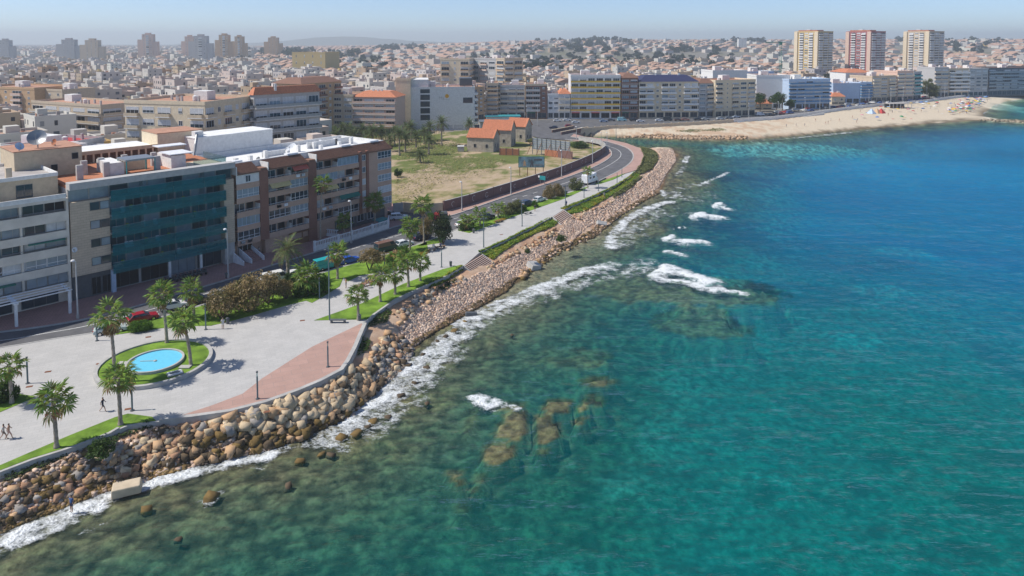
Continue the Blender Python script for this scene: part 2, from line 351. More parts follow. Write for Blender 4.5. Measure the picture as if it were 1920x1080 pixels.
wn = fbm(XX/38, YY/16, 61); wf = sstep(.50, .62, wn)*sstep(4.0, 6.5, prof)
rocky = sstep(.30, .62, fbm(XX/6, YY/6, 62)+.35*(1-sstep(1.2, 3.6, prof)))
bc = np.broadcast_to(cc((.42,.40,.30)), C.shape)
bc = mixc(bc, cc((.20,.155,.085)), rocky*(1-sstep(2.5, 4.5, prof)))
bc = mixc(bc, cc((.27,.185,.085)), np.clip(reef*1.8, 0, 1)*(.6+.4*n2))
bc = mixc(bc, cc((.10,.12,.05)), .5*sstep(.5, .7, n2)*(1-sand))
bc = mixc(bc, cc((.055,.06,.05)), np.clip(wf*.8, 0, 1)*(1-sand))
bc = mixc(bc, cc((.012,.016,.018)), weed)
bc = mixc(bc, cc((.62,.60,.48)), sand*.85)
bc = bc*(.35+1.35*sstep(.3,.7,n2))[..., None]
tidal = (YY > 105) & (YY < 200) & (dW < 14) & (XX > -5) & (XX < 60)
bc = mixc(bc, cc((.34,.28,.17)), (tidal & (YY < 160))*(1-sstep(3, 9, dW)))
C = np.where((~land)[..., None], bc, C)
nyy, nxx = XX.shape
idx = np.arange(nyy*nxx).reshape(nyy, nxx)
quads = np.stack([idx[:-1,:-1], idx[:-1,1:], idx[1:,1:], idx[1:,:-1]], -1).reshape(-1, 4)
defm('ground_mix', (1,1,1), .95, .25, 1.3, .5, 6, attr='Col')
sbm = mat('seabed', (.5,.5,.5), .95, .72, 1.1, 1.0, 3, attr='Col', rgb2=(1.15,1.15,1.15)); sbm.node_tree.nodes['Noise Texture'].inputs['Detail'].default_value = 10
wet = (~land).ravel()[quads].all(1)
me = npmesh('ground', np.stack([XX, YY, TZ], -1).reshape(-1, 3), quads, [M['ground_mix'], sbm], C.reshape(-1, 3), mi=wet.astype(np.int32), smooth=True, domain='POINT')
tag(obj('ground', me), kind='structure')

# ---- sea sheet: depth and foam carried as attributes
depth = np.clip(SEA-bed, .03, 12)
foam = np.zeros(XX.shape)
def fl(pts, w, a, z=SEA):                # foam along a line
    global foam
    w = w*.86; p = W2(pts, z); m = near; d = pdist(XX[m], YY[m], p); d = d+w*.55*(fbm(XX[m]/2.5, YY[m]/2.5, 71)-.5)
    f = np.zeros(XX.shape); f[m] = a*(1-sstep(w*.35, w, d)); foam = np.maximum(foam, f)
fl([(-100,1052),(0,1014),(60,990),(130,960),(200,932),(300,899),(380,882),(450,864),(500,852)], 2.0, .95)
fl([(-60,1055),(60,1005),(140,975),(180,955)], 1.5, .75); fl([(100,975),(150,960),(190,948)], 1.0, .9)
fl([(350,875),(470,858),(600,815),(660,790)], 2.0, .42)
fl([(630,812),(690,772),(740,735),(785,695),(825,655),(880,612)], 4.6, .70); fl([(640,802),(700,755),(750,715),(790,672),(830,633)], 2.0, .85)
fl([(690,800),(760,750),(810,700),(850,660)], 5, .40)
fl([(860,605),(920,580),(980,555),(1040,530),(1100,508),(1150,495)], 3.2, .80); fl([(880,606),(960,572),(1060,532)], 5, .5)
fl([(1000,555),(1100,525),(1170,508),(1215,492)], 6.0, .48)
fl([(1145,465),(1148,440),(1172,415),(1203,395),(1240,382),(1260,378)], 2.6, .85)
fl([(1160,460),(1190,425),(1230,395)], 6, .45); fl([(1200,440),(1260,400),(1330,360)], 9, .25)
fl([(1240,357),(1247,370),(1262,372),(1275,362)], 1.2, .7); fl([(1283,305),(1290,293)], 2.0, .75); fl([(1270,330),(1285,310)], 2.0, .5)
fl([(1310,347),(1340,335),(1366,323)], 1.5, .8); fl([(1280,352),(1320,345)], 6, .36); fl([(1250,360),(1300,375)], 7, .34)
fl([(1400,265),(1480,259.5),(1560,251.5),(1650,243)], 3.0, .42); fl([(1500,258),(1560,252),(1600,248)], 2, .7); fl([(1840,224),(1838,214),(1856,202),(1885,191),(1930,184)], 2.5, .6)
fl([(385,940),(410,925),(392,945)], 1.0, .65); fl([(590,830),(650,830),(640,845)], 2.2, .5); fl([(500,875),(470,880)], .8, .5); fl([(150,1000),(190,985)], 1.0, .4)
BRK = [([(1252,510),(1247,506),(1222,520)], 2.2), ([(1250,502),(1290,514),(1326,528)], 3.2), ([(1225,523),(1280,528),(1340,545)], 1.4), ([(1340,540),(1390,548)], 1.2), ([(1298,407),(1318,400)], 2.0), ([(1312,403),(1346,407)], 2.6), ([(1338,388),(1350,380)], 1.7), ([(1345,387),(1366,391)], 1.4), ([(1246,450),(1262,443)], 1.7), ([(1270,452),(1318,454)], 2.2), ([(1248,470),(1276,476)], 1.4), ([(1262,432),(1280,424)], .5), ([(882,745),(896,743),(903,758)], 1.1), ([(893,756),(915,764),(943,753)], .9), ([(948,758),(974,766)], .7), ([(917,742),(925,750)], .5)]
zs = np.full(XX.shape, SEA)
for p_, w_ in BRK: fl(p_, w_, 1.05); fl([(a+6, b+3) for a, b in p_], w_*1.7, .5)
for p_, w_ in BRK:
    m = near; d = pdist(XX[m], YY[m], W2(p_, SEA)); zs[m] += .35*min(w_, 3)/3*np.exp(-(d/(w_*.6))**2)
amp = .10*np.clip(depth/1.5, .15, 1)
zs += near*amp*(np.sin((YY*1.0-XX*.25)/1.9+3*n3*6+1.5*n1)*.7+(fbm(XX/2.2, YY/1.2, 81, 3)-.5)*2.2)*(1-sstep(120, 330, YY))
keep = (~land); kq = keep.ravel()
dil = keep.copy(); 
for _ in range(3):
    e = dil.copy(); e[1:] |= dil[:-1]; e[:-1] |= dil[1:]; e[:,1:] |= dil[:,:-1]; e[:,:-1] |= dil[:,1:]; dil = e
seaq = quads[dil.ravel()[quads].all(1)]
used = np.unique(seaq); remap = -np.ones(nyy*nxx, np.int64); remap[used] = np.arange(len(used))
V = np.stack([XX, YY, zs], -1).reshape(-1, 3)[used]
wm = bpy.data.materials.new('sea_water'); wm.use_nodes = True; t_ = wm.node_tree; t_.nodes.clear(); N = t_.nodes.new; L = t_.links.new
def nd(ty, **kw):
    n = N(ty)
    for k, v in kw.items(): setattr(n, k, v)
    return n
def mth(op, a, b=None):
    n = nd('ShaderNodeMath', operation=op)
    for i, q in enumerate((a, b)):
        if q is None: continue
        if isinstance(q, (int, float)): n.inputs[i].default_value = q
        else: L(q, n.inputs[i])
    return n.outputs[0]
def mapr(v, a, b, c=0.0, d=1.0):
    n = nd('ShaderNodeMapRange'); L(v, n.inputs[0])
    for i, q in enumerate((a, b, c, d)): n.inputs[i+1].default_value = q
    return n.outputs[0]
geo = nd('ShaderNodeNewGeometry')
def noise_(scale, st, detail=3, rot=0.0):
    mp = nd('ShaderNodeMapping'); mp.inputs['Scale'].default_value = st; mp.inputs['Rotation'].default_value = (0,0,rot); L(geo.outputs['Position'], mp.inputs[0])
    n = nd('ShaderNodeTexNoise'); n.inputs['Scale'].default_value = scale; n.inputs['Detail'].default_value = detail; L(mp.outputs[0], n.inputs['Vector']); return n.outputs['Fac']
ad = nd('ShaderNodeAttribute', attribute_name='depth'); af = nd('ShaderNodeAttribute', attribute_name='foam')
dep = ad.outputs['Fac']
ab = nd('ShaderNodeCombineXYZ')       # transmittance per channel on the way down
for i, k in enumerate((.50, .075, .065)): L(mth('POWER', math.e, mth('MULTIPLY', dep, -k)), ab.inputs[i])
tr = nd('ShaderNodeBsdfTransparent'); L(ab.outputs[0], tr.inputs[0])
wa = noise_(1.0, (.22, .62, 1), 5, .25); wb = noise_(.22, (.35, .9, 1), 3, .12); wc = noise_(3.0, (.4, .9, 1), 4, -.2)
hgt = mth('ADD', mth('ADD', mth('MULTIPLY', wa, .95), mth('MULTIPLY', wb, 1.5)), mth('MULTIPLY', wc, .30))
bp = nd('ShaderNodeBump'); bp.inputs['Strength'].default_value = 1.0; bp.inputs['Distance'].default_value = 1.0; L(hgt, bp.inputs['Height'])
dm = nd('ShaderNodeMix', data_type='RGBA'); ao = nd('ShaderNodeAttribute', attribute_name='offshore'); L(ao.outputs['Fac'], dm.inputs[0]); dm.inputs[6].default_value = (.0002,.205,.210,1); dm.inputs[7].default_value = (.0002,.235,.50,1)
df = nd('ShaderNodeBsdfDiffuse'); L(dm.outputs[2], df.inputs[0]); bpd = nd('ShaderNodeBump'); bpd.inputs['Strength'].default_value = .8; bpd.inputs['Distance'].default_value = .45; L(hgt, bpd.inputs['Height']); L(bpd.outputs[0], df.inputs['Normal'])
m1 = nd('ShaderNodeMixShader'); L(mth('SUBTRACT', 1.0, mth('POWER', math.e, mth('MULTIPLY', dep, -.105))), m1.inputs[0]); L(tr.outputs[0], m1.inputs[1]); L(df.outputs[0], m1.inputs[2])
gl = nd('ShaderNodeBsdfGlossy'); gl.inputs['Roughness'].default_value = .10; L(bp.outputs[0], gl.inputs['Normal'])
dt = nd('ShaderNodeVectorMath', operation='DOT_PRODUCT'); L(geo.outputs['Incoming'], dt.inputs[0]); L(bp.outputs[0], dt.inputs[1])
fres = mth('ADD', .02, mth('MULTIPLY', .98, mth('POWER', mth('SUBTRACT', 1.0, mth('MINIMUM', 1.0, mth('ABSOLUTE', dt.outputs['Value']))), 5.0)))
m2 = nd('ShaderNodeMixShader'); L(mapr(fres, .04, .60, 0.0, .36), m2.inputs[0]); L(m1.outputs[0], m2.inputs[1]); L(gl.outputs[0], m2.inputs[2])
fa = noise_(2.1, (.75, 1.1, 1), 9, .4); fb = noise_(.5, (1, 1, 1), 4); fc_ = noise_(.85, (.7, 1.1, 1), 7, .5); fd_ = noise_(5.5, (.8,1,1), 4, .2)
rid = mth('SUBTRACT', 1.0, mth('MULTIPLY', mth('ABSOLUTE', mth('SUBTRACT', fc_, .5)), 7.0))       # thin foam filaments
rid2 = mth('SUBTRACT', 1.0, mth('MULTIPLY', mth('ABSOLUTE', mth('SUBTRACT', fa, .5)), 6.0))
tex = mth('ADD', mth('ADD', mth('MULTIPLY', rid, .28), mth('MULTIPLY', rid2, .20)), mth('ADD', mth('MULTIPLY', mth('SUBTRACT', fb, .5), 1.6), mth('MULTIPLY', mth('SUBTRACT', fd_, .5), .9)))
fmask = mapr(mth('ADD', mth('MULTIPLY', tex, .95), mth('MULTIPLY', af.outputs['Fac'], 1.0)), .66, 1.34)
fmask = mth('MULTIPLY', fmask, mapr(af.outputs['Fac'], .03, .35))
fd = nd('ShaderNodeBsdfDiffuse'); fd.inputs[0].default_value = (.80,.83,.84,1)
bp2 = nd('ShaderNodeBump'); bp2.inputs['Strength'].default_value = .8; bp2.inputs['Distance'].default_value = .4; L(tex, bp2.inputs['Height']); L(bp2.outputs[0], fd.inputs['Normal'])
m3 = nd('ShaderNodeMixShader'); L(fmask, m3.inputs[0]); L(m2.outputs[0], m3.inputs[1]); L(fd.outputs[0], m3.inputs[2])
L(m3.outputs[0], nd('ShaderNodeOutputMaterial').inputs[0])
me = npmesh('sea', V, remap[seaq], wm, smooth=True)
offs = np.clip(sstep(62, 175, YY)*.85+sstep(30, 110, XX-10)*.5+.25*(n3-.5), 0, 1)*sstep(2, 25, dW)
for nm, ar in (('depth', depth), ('foam', foam), ('offshore', offs)):
    a = me.attributes.new(nm, 'FLOAT', 'POINT'); a.data.foreach_set('value', ar.ravel()[used].astype(np.float32))
tag(obj('sea', me), kind='structure')

def ground_z(x, y):
    i = min(max(np.searchsorted(gx, x)-1, 0), nxx-2); j = min(max(np.searchsorted(gy, y)-1, 0), nyy-2)
    u = (x-gx[i])/(gx[i+1]-gx[i]); v = (y-gy[j])/(gy[j+1]-gy[j])
    return float((TZ[j,i]*(1-u)+TZ[j,i+1]*u)*(1-v)+(TZ[j+1,i]*(1-u)+TZ[j+1,i+1]*u)*v)

def PT(px, py, water=True):              # the point of the ground (or sea top) seen at a pixel
    z = 0.0
    for _ in range(24):
        p = P(px, py, z); g = ground_z(p.x, p.y)
        if water: g = max(g, SEA)
        if g < -.36 and bool(inpoly(np.array([p.x]), np.array([p.y]), Upoly)[0]): g = 0.0
        z += (g-z)*.45
    return P(px, py, z)
# ---- paved sheets
def sheet(name, pts, z, m, down=0.0, kind='structure', world=False):
    w = pts if world else W2(pts, 0)
    bm = bmesh.new(); vs = [bm.verts.new((x, y, z)) for x, y in w]; f = bm.faces.new(vs); f.normal_update()
    if f.normal.z < 0: f.normal_flip()
    if down:
        r = bmesh.ops.extrude_face_region(bm, geom=[f]); 
        for g in r['geom']:
            if isinstance(g, bmesh.types.BMVert): g.co.z = z
        for v in vs: v.co.z = z-down
        bm.faces.remove(f) if f.is_valid else None
    bmesh.ops.triangulate(bm, faces=[q for q in bm.faces if len(q.verts) > 4])
    bmesh.ops.recalc_face_normals(bm, faces=bm.faces[:])
    me = bpy.data.meshes.new(name); bm.to_mesh(me); bm.free(); me.materials.append(m)
    o = obj(name, me)
    if kind: tag(o, kind=kind)
    return o
def ribbon(name, pts, w, z0, z1, m, parent=None, world=False, kind='structure', closed=False):
    p = [Vector((a, b, 0)) for a, b in (pts if world else W2(pts, 0))]
    if closed: p = p+[p[0]]
    vs = []; fs = []
    for i, q in enumerate(p):
        t0 = (p[i]-p[i-1]).normalized() if i else None; t1 = (p[i+1]-p[i]).normalized() if i < len(p)-1 else None
        t = ((t0 or t1)+(t1 or t0)).normalized(); n = Vector((-t.y, t.x, 0))
        k = 1/max(.4, n.dot(Vector((-(t1 or t0).y, (t1 or t0).x, 0))))
        for s, z in ((-1,z0),(-1,z1),(1,z1),(1,z0)): vs.append((q.x+n.x*s*w/2*k, q.y+n.y*s*w/2*k, z))
    for i in range(len(p)-1):
        a = i*4
        for k in range(4): fs.append((a+k, a+(k+1)%4, a+4+(k+1)%4, a+4+k))
    fs += [(3,2,1,0), tuple(len(vs)-4+k for k in range(4))]
    me = bpy.data.meshes.new(name); me.from_pydata(vs, [], fs); me.materials.append(m)
    bm = bmesh.new(); bm.from_mesh(me); bmesh.ops.recalc_face_normals(bm, faces=bm.faces[:]); bm.to_mesh(me); bm.free()
    o = obj(name, me, parent)
    if kind: tag(o, kind=kind)
    return o
def smooth_px(pts, n=4):                 # Catmull-Rom through pixel points
    out = []
    for i in range(len(pts)-1):
        p0 = pts[max(i-1,0)]; p1 = pts[i]; p2 = pts[i+1]; p3 = pts[min(i+2,len(pts)-1)]
        for k in range(n):
            t = k/n; out.append(tuple(.5*((2*b)+(c-a)*t+(2*a-5*b+4*c-d)*t*t+(-a+3*b-3*c+d)*t**3) for a,b,c,d in zip(p0,p1,p2,p3)))
    return out+[pts[-1]]
RR = [(-400,690),(-150,668),(0,652),(90,637),(150,628),(185,622),(235,611),(310,592),(380,571),(470,548),(540,529),(600,512),(660,494),(740,471),(800,452),(840,437),(870,424),(912,410),(960,393),(1010,378),(1060,362),(1107,346),(1135,333)]
OUT = [(1135,333),(1155,323),(1176,310),(1186,299),(1187,289),(1180,280),(1167,273.5),(1140,265.5),(1096,260),(1070,256)]
LL = [(-400,660),(-150,638),(0,622),(80,612),(160,598),(235,580),(330,552),(430,523),(500,500),(560,482),(640,457),(740,425),(775,416)]
LC = [(844,404),(865,398),(957,366),(1052,336),(1111,314),(1140,298),(1147,288),(1142,279),(1129,271),(1096,265),(1060,261)]
sheet('promenade', S_EDGE[:-8]+[(1192,320),(1172,326)]+[(1150,337),(1135,338)]+RR[::-1][1:], 0.0, M['paving'], .5)
sheet('road', RR+OUT[1:]+LC[::-1]+[(835,400),(800,402),(745,395),(738,405)]+LL[::-1], -.12, M['asphalt'])
sheet('junction_road', [(1100,262),(1060,262),(1010,258),(985,250),(970,238),(975,226),(1040,223.5),(1310,222),(1420,216),(1480,211),(1560,202),(1640,193),(1720,186.5),(1800,175),(1920,167),(2100,158),(2100,163.5),(1920,172.6),(1800,180.6),(1730,190),(1650,196.6),(1570,205.6),(1510,214.6),(1450,221.5),(1375,226.5),(1300,231.5),(1200,236),(1140,238),(1084,244),(1080,252)], -.11, M['asphalt'])
sheet('facade_pavement', LL+[(745,405),(735,380),(440,455),(150,520),(0,548),(-400,610)], 0.0, M['paving_red'], .3)
sheet('wall_pavement', LC+[(1080,262),(1115,267),(1134,275),(1137,285),(1111,303),(1052,328),(957,359.5),(832,397),(826,402)], 0.0, M['paving_pink'], .3)
sheet('curve_pavement', OUT+[(1076,251),(1096,256.2),(1140,260.8),(1175,268.3),(1199.5,278.2),(1207.5,292),(1202.5,308),(1194,318),(1172,325),(1150,336)], 0.0, M['paving_pink'], .4)
sheet('pink_paving', [(300,789),(330,782),(400,759),(455,738),(492,709),(585,650),(678,606),(683,611),(664,655.5),(651,680),(639,697),(599,717.5),(559,734.5),(499,756.5),(429,774.5),(359,784.5)], .006, M['paving_pink'])
ribbon('kerb', smooth_px(RR, 2), .25, -.3, .05, M['concrete']); ribbon('kerb', smooth_px(LL, 2), .3, -.3, .05, M['concrete'])
ribbon('kerb', smooth_px(LC, 3), .3, -.3, .05, M['concrete']); ribbon('kerb', smooth_px(OUT, 3), .35, -.3, .06, M['concrete'])
ribbon('stone_kerb', S_EDGE[7:17], .55, -.8, .38, M['concrete']); ribbon('stone_kerb', [(-150,936),(0,886),(60,863),(140,838),(205,813),(222,803)], .35, -.6, .12, M['concrete'])
ribbon('stone_kerb', [(685,606),(701,590),(741,562),(791,539),(841,516),(866,501)], .35, -.6, .12, M['concrete'])
MID = [(LL[i], RR[j]) for i, j in ((1,1),(2,2),(3,3),(4,4),(5,6),(6,7),(7,8),(8,10),(9,10),(10,12),(11,13))]
cl = [(-150,648),(0,637),(80,624),(160,610),(250,588),(340,562),(430,537),(500,515),(560,497),(640,472),(740,442),(800,424),(850,410),(960,374),(1052,345),(1115,322),(1150,304),(1164,291),(1158,280),(1130,270)]
clw = [Vector(P(*q)) for q in smooth_px(cl, 5)]
mk = MB()
for i in range(len(clw)-1):
    a, b = clw[i], clw[i+1]; t = (b-a).normalized(); n = Vector((-t.y, t.x, 0))*.09; L_ = (b-a).length
    solid = a.y > 200; s = 0.0
    while s < L_:
        e = min(L_, s+(99 if solid else 2.2)); p, q = a+t*s, a+t*e
        mk.quad(*[tuple((v.x, v.y, -.114)) for v in (p-n, q-n, q+n, p+n)]); s = e+(0 if solid else 3.2)
tag(mk.build('road_marking', M['paint_mark']), kind='structure')

# ---- lawns
LAWNS = [[(-150,938),(-150,930),(0,873),(60,847),(130,817),(215,783),(240,776),(285,782),(292,789),(238,796),(200,812.5),(140,834.5),(60,859.5),(0,882)],
 [(-80,790),(0,773),(68,744),(30,738),(0,740),(-80,742)],
 [(215,628),(245,624),(300,616),(335,612),(395,611),(430,603),(485,588),(540,572),(574,564),(585,568),(605,557),(637,537),(644,520),(652,528),(674,517),(704,512),(718,501),(742,498),(765,489),(790,479),(803,470),(800,454),(740,473),(660,496),(600,514),(540,531),(470,550),(380,573),(310,594),(235,613)],
 [(589,601),(640,583),(681,568),(755,533),(830,505),(863,497),(864,503),(840,517),(790,540),(741,563),(702,590),(690,599),(640,600)],
 [(858,432),(880,437),(905,428),(945,413),(1000,393),(1060,372),(1095,356),(1105,349),(1060,364),(1010,380),(960,395),(912,412),(870,426)],
 [(1112,346),(1130,339),(1172,325),(1150,337),(1125,345)],
 [(782,462),(830,455),(838,440),(800,453)]]
for i, g in enumerate(LAWNS):
    sheet('lawn', g, .05, M['grass'], .2)
fc = P(291, 683); FR = 6.9
b = MB(); b.lathe([(FR-.45,.1),(FR-.45,.48),(FR,.48),(FR,0.0)], 64, cap=False); o_ = b.build('ring_kerb', M['concrete']); o_.location = (fc.x, fc.y, 0); tag(o_, kind='structure')
b = MB(); b.lathe([(FR-.44,.30),(.1,.34)], 64); o_ = b.build('lawn', M['grass']); o_.location = (fc.x, fc.y, 0); tag(o_, kind='structure')
pc = P(291, 677, .5); pr = 3.45
ft = thing('fountain', 'round blue fountain basin with pale rim inside the ring of lawn', 'fountain', (pc.x, pc.y, 0))
b = MB(); b.lathe([(pr,.2),(pr,.66),(pr-.26,.66),(pr-.26,.4)], 64, cap=False); b.build('rim', M['concrete'], ft)
b = MB(); b.lathe([(pr-.25,.50),(.05,.50)], 64); b.build('water', M['pool_water'], ft)
b = MB(); b.tube([(-1.9,-.1,.54),(.1,0,.54)], .05, 6); b.lathe([(.22,.48),(.2,.6),(.06,.66)], 10); b.build('nozzle', M['concrete'], ft)
# ================================================================ BUILDINGS
FOOT = []                                 # footprints kept clear of the town's houses (x, y, radius)
_wm = {}
def win_mesh(w, h, frame='white_paint', glass='window_glass', mull=1, rail=False, blind=0.0):
    k = (round(w,2), round(h,2), frame, glass, mull, rail, blind)
    if k not in _wm:
        b = MB(); f = .07
        b.box(-w/2+f, w/2-f, -.03, -.0, f, h-f, 1, bottom=False)
        b.box(-w/2, w/2, -.08, 0, 0, f); b.box(-w/2, w/2, -.08, 0, h-f, h)
        for x in [-w/2+f/2, w/2-f/2]+[-w/2+w*(i+1)/(mull+1) for i in range(mull)]: b.box(x-f/2, x+f/2, -.075, 0, f, h-f)
        if rail: b.box(-w/2+f, w/2-f, -.078, 0, h*.32, h*.32+f)
        if blind: b.box(-w/2+f, w/2-f, -.05, -.031, h-f-(h-2*f)*blind, h-f, 2, bottom=True)
        _wm[k] = b.mesh('window_%s' % frame, [M[frame], M[glass], M['shutter']])
    return _wm[k]
_bm = {}
def bal_mesh(w, d, m, ph=1.0, slab='white_plaster'):
    k = (round(w,2), round(d,2), m, ph, slab)
    if k not in _bm:
        b = MB(); b.box(-w/2, w/2, -d, 0, -.16, .06, 1)
        b.box(-w/2, w/2, -d, -d+.1, .06, ph); b.box(-w/2, -w/2+.1, -d+.1, 0, .06, ph); b.box(w/2-.1, w/2, -d+.1, 0, .06, ph)
        _bm[k] = b.mesh('balcony_'+m, [M[m], M[slab]])
    return _bm[k]
def put(name, me, root, org, ang, x, y, z):
    ca, sa = math.cos(ang), math.sin(ang)
    return obj(name, me, root, (org[0]+x*ca-y*sa, org[1]+x*sa+y*ca, z), ang)
def face(root, org, ang, L, z0, fh, nf, pat, sp):
    n = len(pat); bw = L/n; fr = sp.get('frame', 'white_paint'); rnd = random.Random(int(L*10)*31+nf*7+sum(map(ord, pat)))
    for k in range(nf):
        z = z0+k*fh
        for i, ch in enumerate(pat):
            x = (i+.5)*bw; bl = rnd.choice([0, 0, .35, .6]); gl = rnd.choice(['window_glass']*3+['curtain_glass', 'shutter'])
            if ch in 'bB':
                w = bw*(1.0 if ch == 'B' else .86)
                put('balcony', bal_mesh(w, sp.get('bd', 1.1), sp['bal'], sp.get('ph', 1.0), sp.get('slab', 'white_plaster')), root, org, ang, x, -.001, z)
                put('window', win_mesh(bw*.80, fh*.74, fr, 'dark_void' if rnd.random() < .3 else gl, 2, False, bl), root, org, ang, x, -.005, z+.08)
            elif ch == 'W': put('window', win_mesh(bw*.7, fh*.5, fr, gl, 2, False, bl), root, org, ang, x, -.005, z+fh*.3)
            elif ch == 'w': put('window', win_mesh(min(1.3, bw*.6), fh*.42, fr, gl, 1, False, bl), root, org, ang, x, -.005, z+fh*.32)
            elif ch == 'n': put('window', win_mesh(.7, fh*.3, fr, gl, 0), root, org, ang, x, -.005, z+fh*.4)
            elif ch == 'G': put('window', win_mesh(bw*.97, fh*.86, 'dark_grey', 'window_glass', 2), root, org, ang, x, -.005, z+fh*.07)
def apartment(name, label, x0, Y0, x1, Y1, ytop, depth, nf, front, wall, side='', sside=None, roof='flat', bal=None, gf=4.0, shop='window_glass', cat='apartment block', left='', group=None, frame='white_paint', gh=None, ph=1.0, bd=1.1, slab='white_plaster', roofm='roof_clay', awn=None, gz=0.0):
    A = PZ(x0, Y0, 10); B = PZ(x1, Y1, 10); d = Vector((B.x-A.x, B.y-A.y, 0)); L = d.length; ang = math.atan2(d.y, d.x)
    h = gh or HZ(ytop, (Y0+Y1)/2)-gz
    r = thing(name, label, cat, (A.x, A.y, gz), ang, group)
    bx('wall', M[wall], r, 0, L, 0, depth, -1, h)
    fh = (h-gf-.3)/nf; sp = dict(bal=bal or wall, frame=frame, ph=ph, bd=bd, slab=slab)
    face(r, (0,0), 0, L, gf, fh, nf, front, sp)
    if side: face(r, (L,0), math.pi/2, depth, gf, fh, nf, side, sp)
    if left: face(r, (0,depth), -math.pi/2, depth, gf, fh, nf, left, sp)
    n = max(2, int(L/4.5)); bw = L/n
    for i in range(n):
        put('shopfront', win_mesh(bw*.82, gf*.68, 'steel_grey', shop, 1), r, (0,0), 0, (i+.5)*bw, -.005, .25)
        if awn and i % 2 == 0: bx('awning', M[awn], r, (i+.1)*bw, (i+.9)*bw, -1.5, 0, gf*.76, gf*.8)
    rn = random.Random(int(x0*7+ytop))
    if roof == 'flat':
        for a, b_, c, e in ((-.12,L+.12,-.12,.16),(-.12,L+.12,depth-.16,depth+.12),(-.12,.16,.161,depth-.161),(L-.16,L+.12,.161,depth-.161)):
            bx('parapet', M[wall if wall != 'brown_brick' else 'beige_plaster'], r, a, b_, c, e, h-.25, h+.85)
        bx('roof_deck', M[roofm], r, .16, L-.16, .161, depth-.161, h, h+.05)
        w = min(L*.3, 5); q = rn.uniform(.15, .6)*L
        bx('stair_tower', M['white_plaster'], r, q, q+w, depth*.5, depth*.5+4, h+.05, h+2.9)
        for _ in range(rn.randint(2, 5)):
            cx, cy = rn.uniform(.1,.9)*L, rn.uniform(.15,.45)*depth; bx('chimney', M['grey_plaster'], r, cx, cx+.6, cy, cy+.6, h+.05, h+rn.uniform(1.1, 2))
        b = MB(); cx, cy = rn.uniform(.2,.8)*L, depth*.35; b.lathe([(.7,h+.4),(.75,h+1.6),(.2,h+1.9)], 10, (cx, cy)); b.box(cx-.5, cx+.5, cy-.5, cy+.5, h+.05, h+.4); b.build('water_tank', M['white_plaster'], r)
    else:
        m = M[roof]; b = MB(); e = .5; k = min(depth, L)*.28; rh = 2.4 if roof != 'slate_blue' else 3.3
        vs = [(-e,-e,h),(L+e,-e,h),(L+e,depth+e,h),(-e,depth+e,h),(k,k,h+rh),(L-k,k,h+rh),(L-k,depth-k,h+rh),(k,depth-k,h+rh)]
        b.add(vs, [(0,1,5,4),(1,2,6,5),(2,3,7,6),(3,0,4,7),(4,5,6,7),(3,2,1,0)]); b.build('roof', m, r)
        for _ in range(3):
            cx = rn.uniform(.2,.8)*L; bx('chimney', M['white_plaster'], r, cx, cx+.8, depth*.3, depth*.3+.8, h+.4, h+rh+1.0)
    for f_ in np.arange(.5, max(L, depth), 5):
        if f_ < L: FOOT.append((A.x+d.x/L*f_-d.y/L*depth/2, A.y+d.y/L*f_+d.x/L*depth/2, depth/2+4))
    return r, L, h
def uof(A, B, px, z=10):                  # metres along AB whose column is px
    lo, hi = -.5, 1.6
    for _ in range(40):
        m = (lo+hi)/2; q = A.lerp(B, m); q.z = z
        lo, hi = (m, hi) if proj(q)[0] < px else (lo, m)
    return lo*(B-A).length

# ---- the banded white block at the left edge
A2, B2 = P(138, 566), P(442, 492); u2 = (B2-A2).normalized()
L1 = 46.0; Ao = A2-u2*(L1+.2)
r1 = thing('banded_apartment_block', 'pale six storey block with long solid balcony bands at the left edge of the photo', 'apartment block', (Ao.x, Ao.y, 0), math.atan2(u2.y, u2.x))
wl = M['cream_band'] = mat('cream_band', (.66,.60,.52), .8, .14, .5)
bx('wall', wl, r1, 0, L1, 1.5, 22, -1, 17.0); bx('side_wall', wl, r1, L1-.35, L1, 0, 1.5, -1, 17.0)
lv = [(2.4,3.4),(5.15,6.4),(7.95,9.3),(10.7,11.95),(13.4,15.0)]
tops = [5.15,7.95,10.7,13.4,16.7]
for i, (a, c) in enumerate(lv):
    bx('balcony_band', wl, r1, 0, L1-.36, .0, .22, a, c); bx('balcony_floor', wl, r1, 0, L1-.36, .22, 1.5, a, a+.25)
    b = MB(); b.tube([(0,.1,c+.35),(L1-.4,.1,c+.35)], .035, 5)
    for q in range(0, int(L1), 2): b.tube([(q+.3,.1,c),(q+.3,.1,c+.35)], .03, 4)
    if i in (2, 4): b.build('railing', M['steel_grey'], r1)
    n = 16
    for k in range(n):
        w = L1/n; g = ['curtain_glass','curtain_glass','window_glass','curtain_glass','shutter'][(k*7+i*3) % 5] if i != 4 else ['window_glass','dark_void','curtain_glass'][(k+i) % 3]
        put('window', win_mesh(w*.98, tops[i]-c-.02, 'steel_grey' if i != 1 else 'white_paint', g, 1, i == 1), r1, (0,0), 0, (k+.5)*w-.2, .62 if i in (0,1,3) else 1.1, c+.01)
for x in np.arange(2, L1, 7.5): bx('dividing_wall', wl, r1, x, x+.3, .25, 1.5, 3.4, 16.7)
bx('roof_slab', wl, r1, -.1, L1-.36, -.3, 3.6, 16.7, 17.15); bx('parapet', M['white_plaster'], r1, -.1, L1-.36, -.3, -.1, 17.15, 17.85)
bx('penthouse', M['sand_plaster'], r1, 0, L1-.4, 3.6, 20, 17.0, 20.2)
for x in (L1-5, L1-15, L1-24): put('window', win_mesh(2.2, 2.1, 'dark_grey', 'window_glass', 1), r1, (0,0), 0, x, 3.595, 17.3)
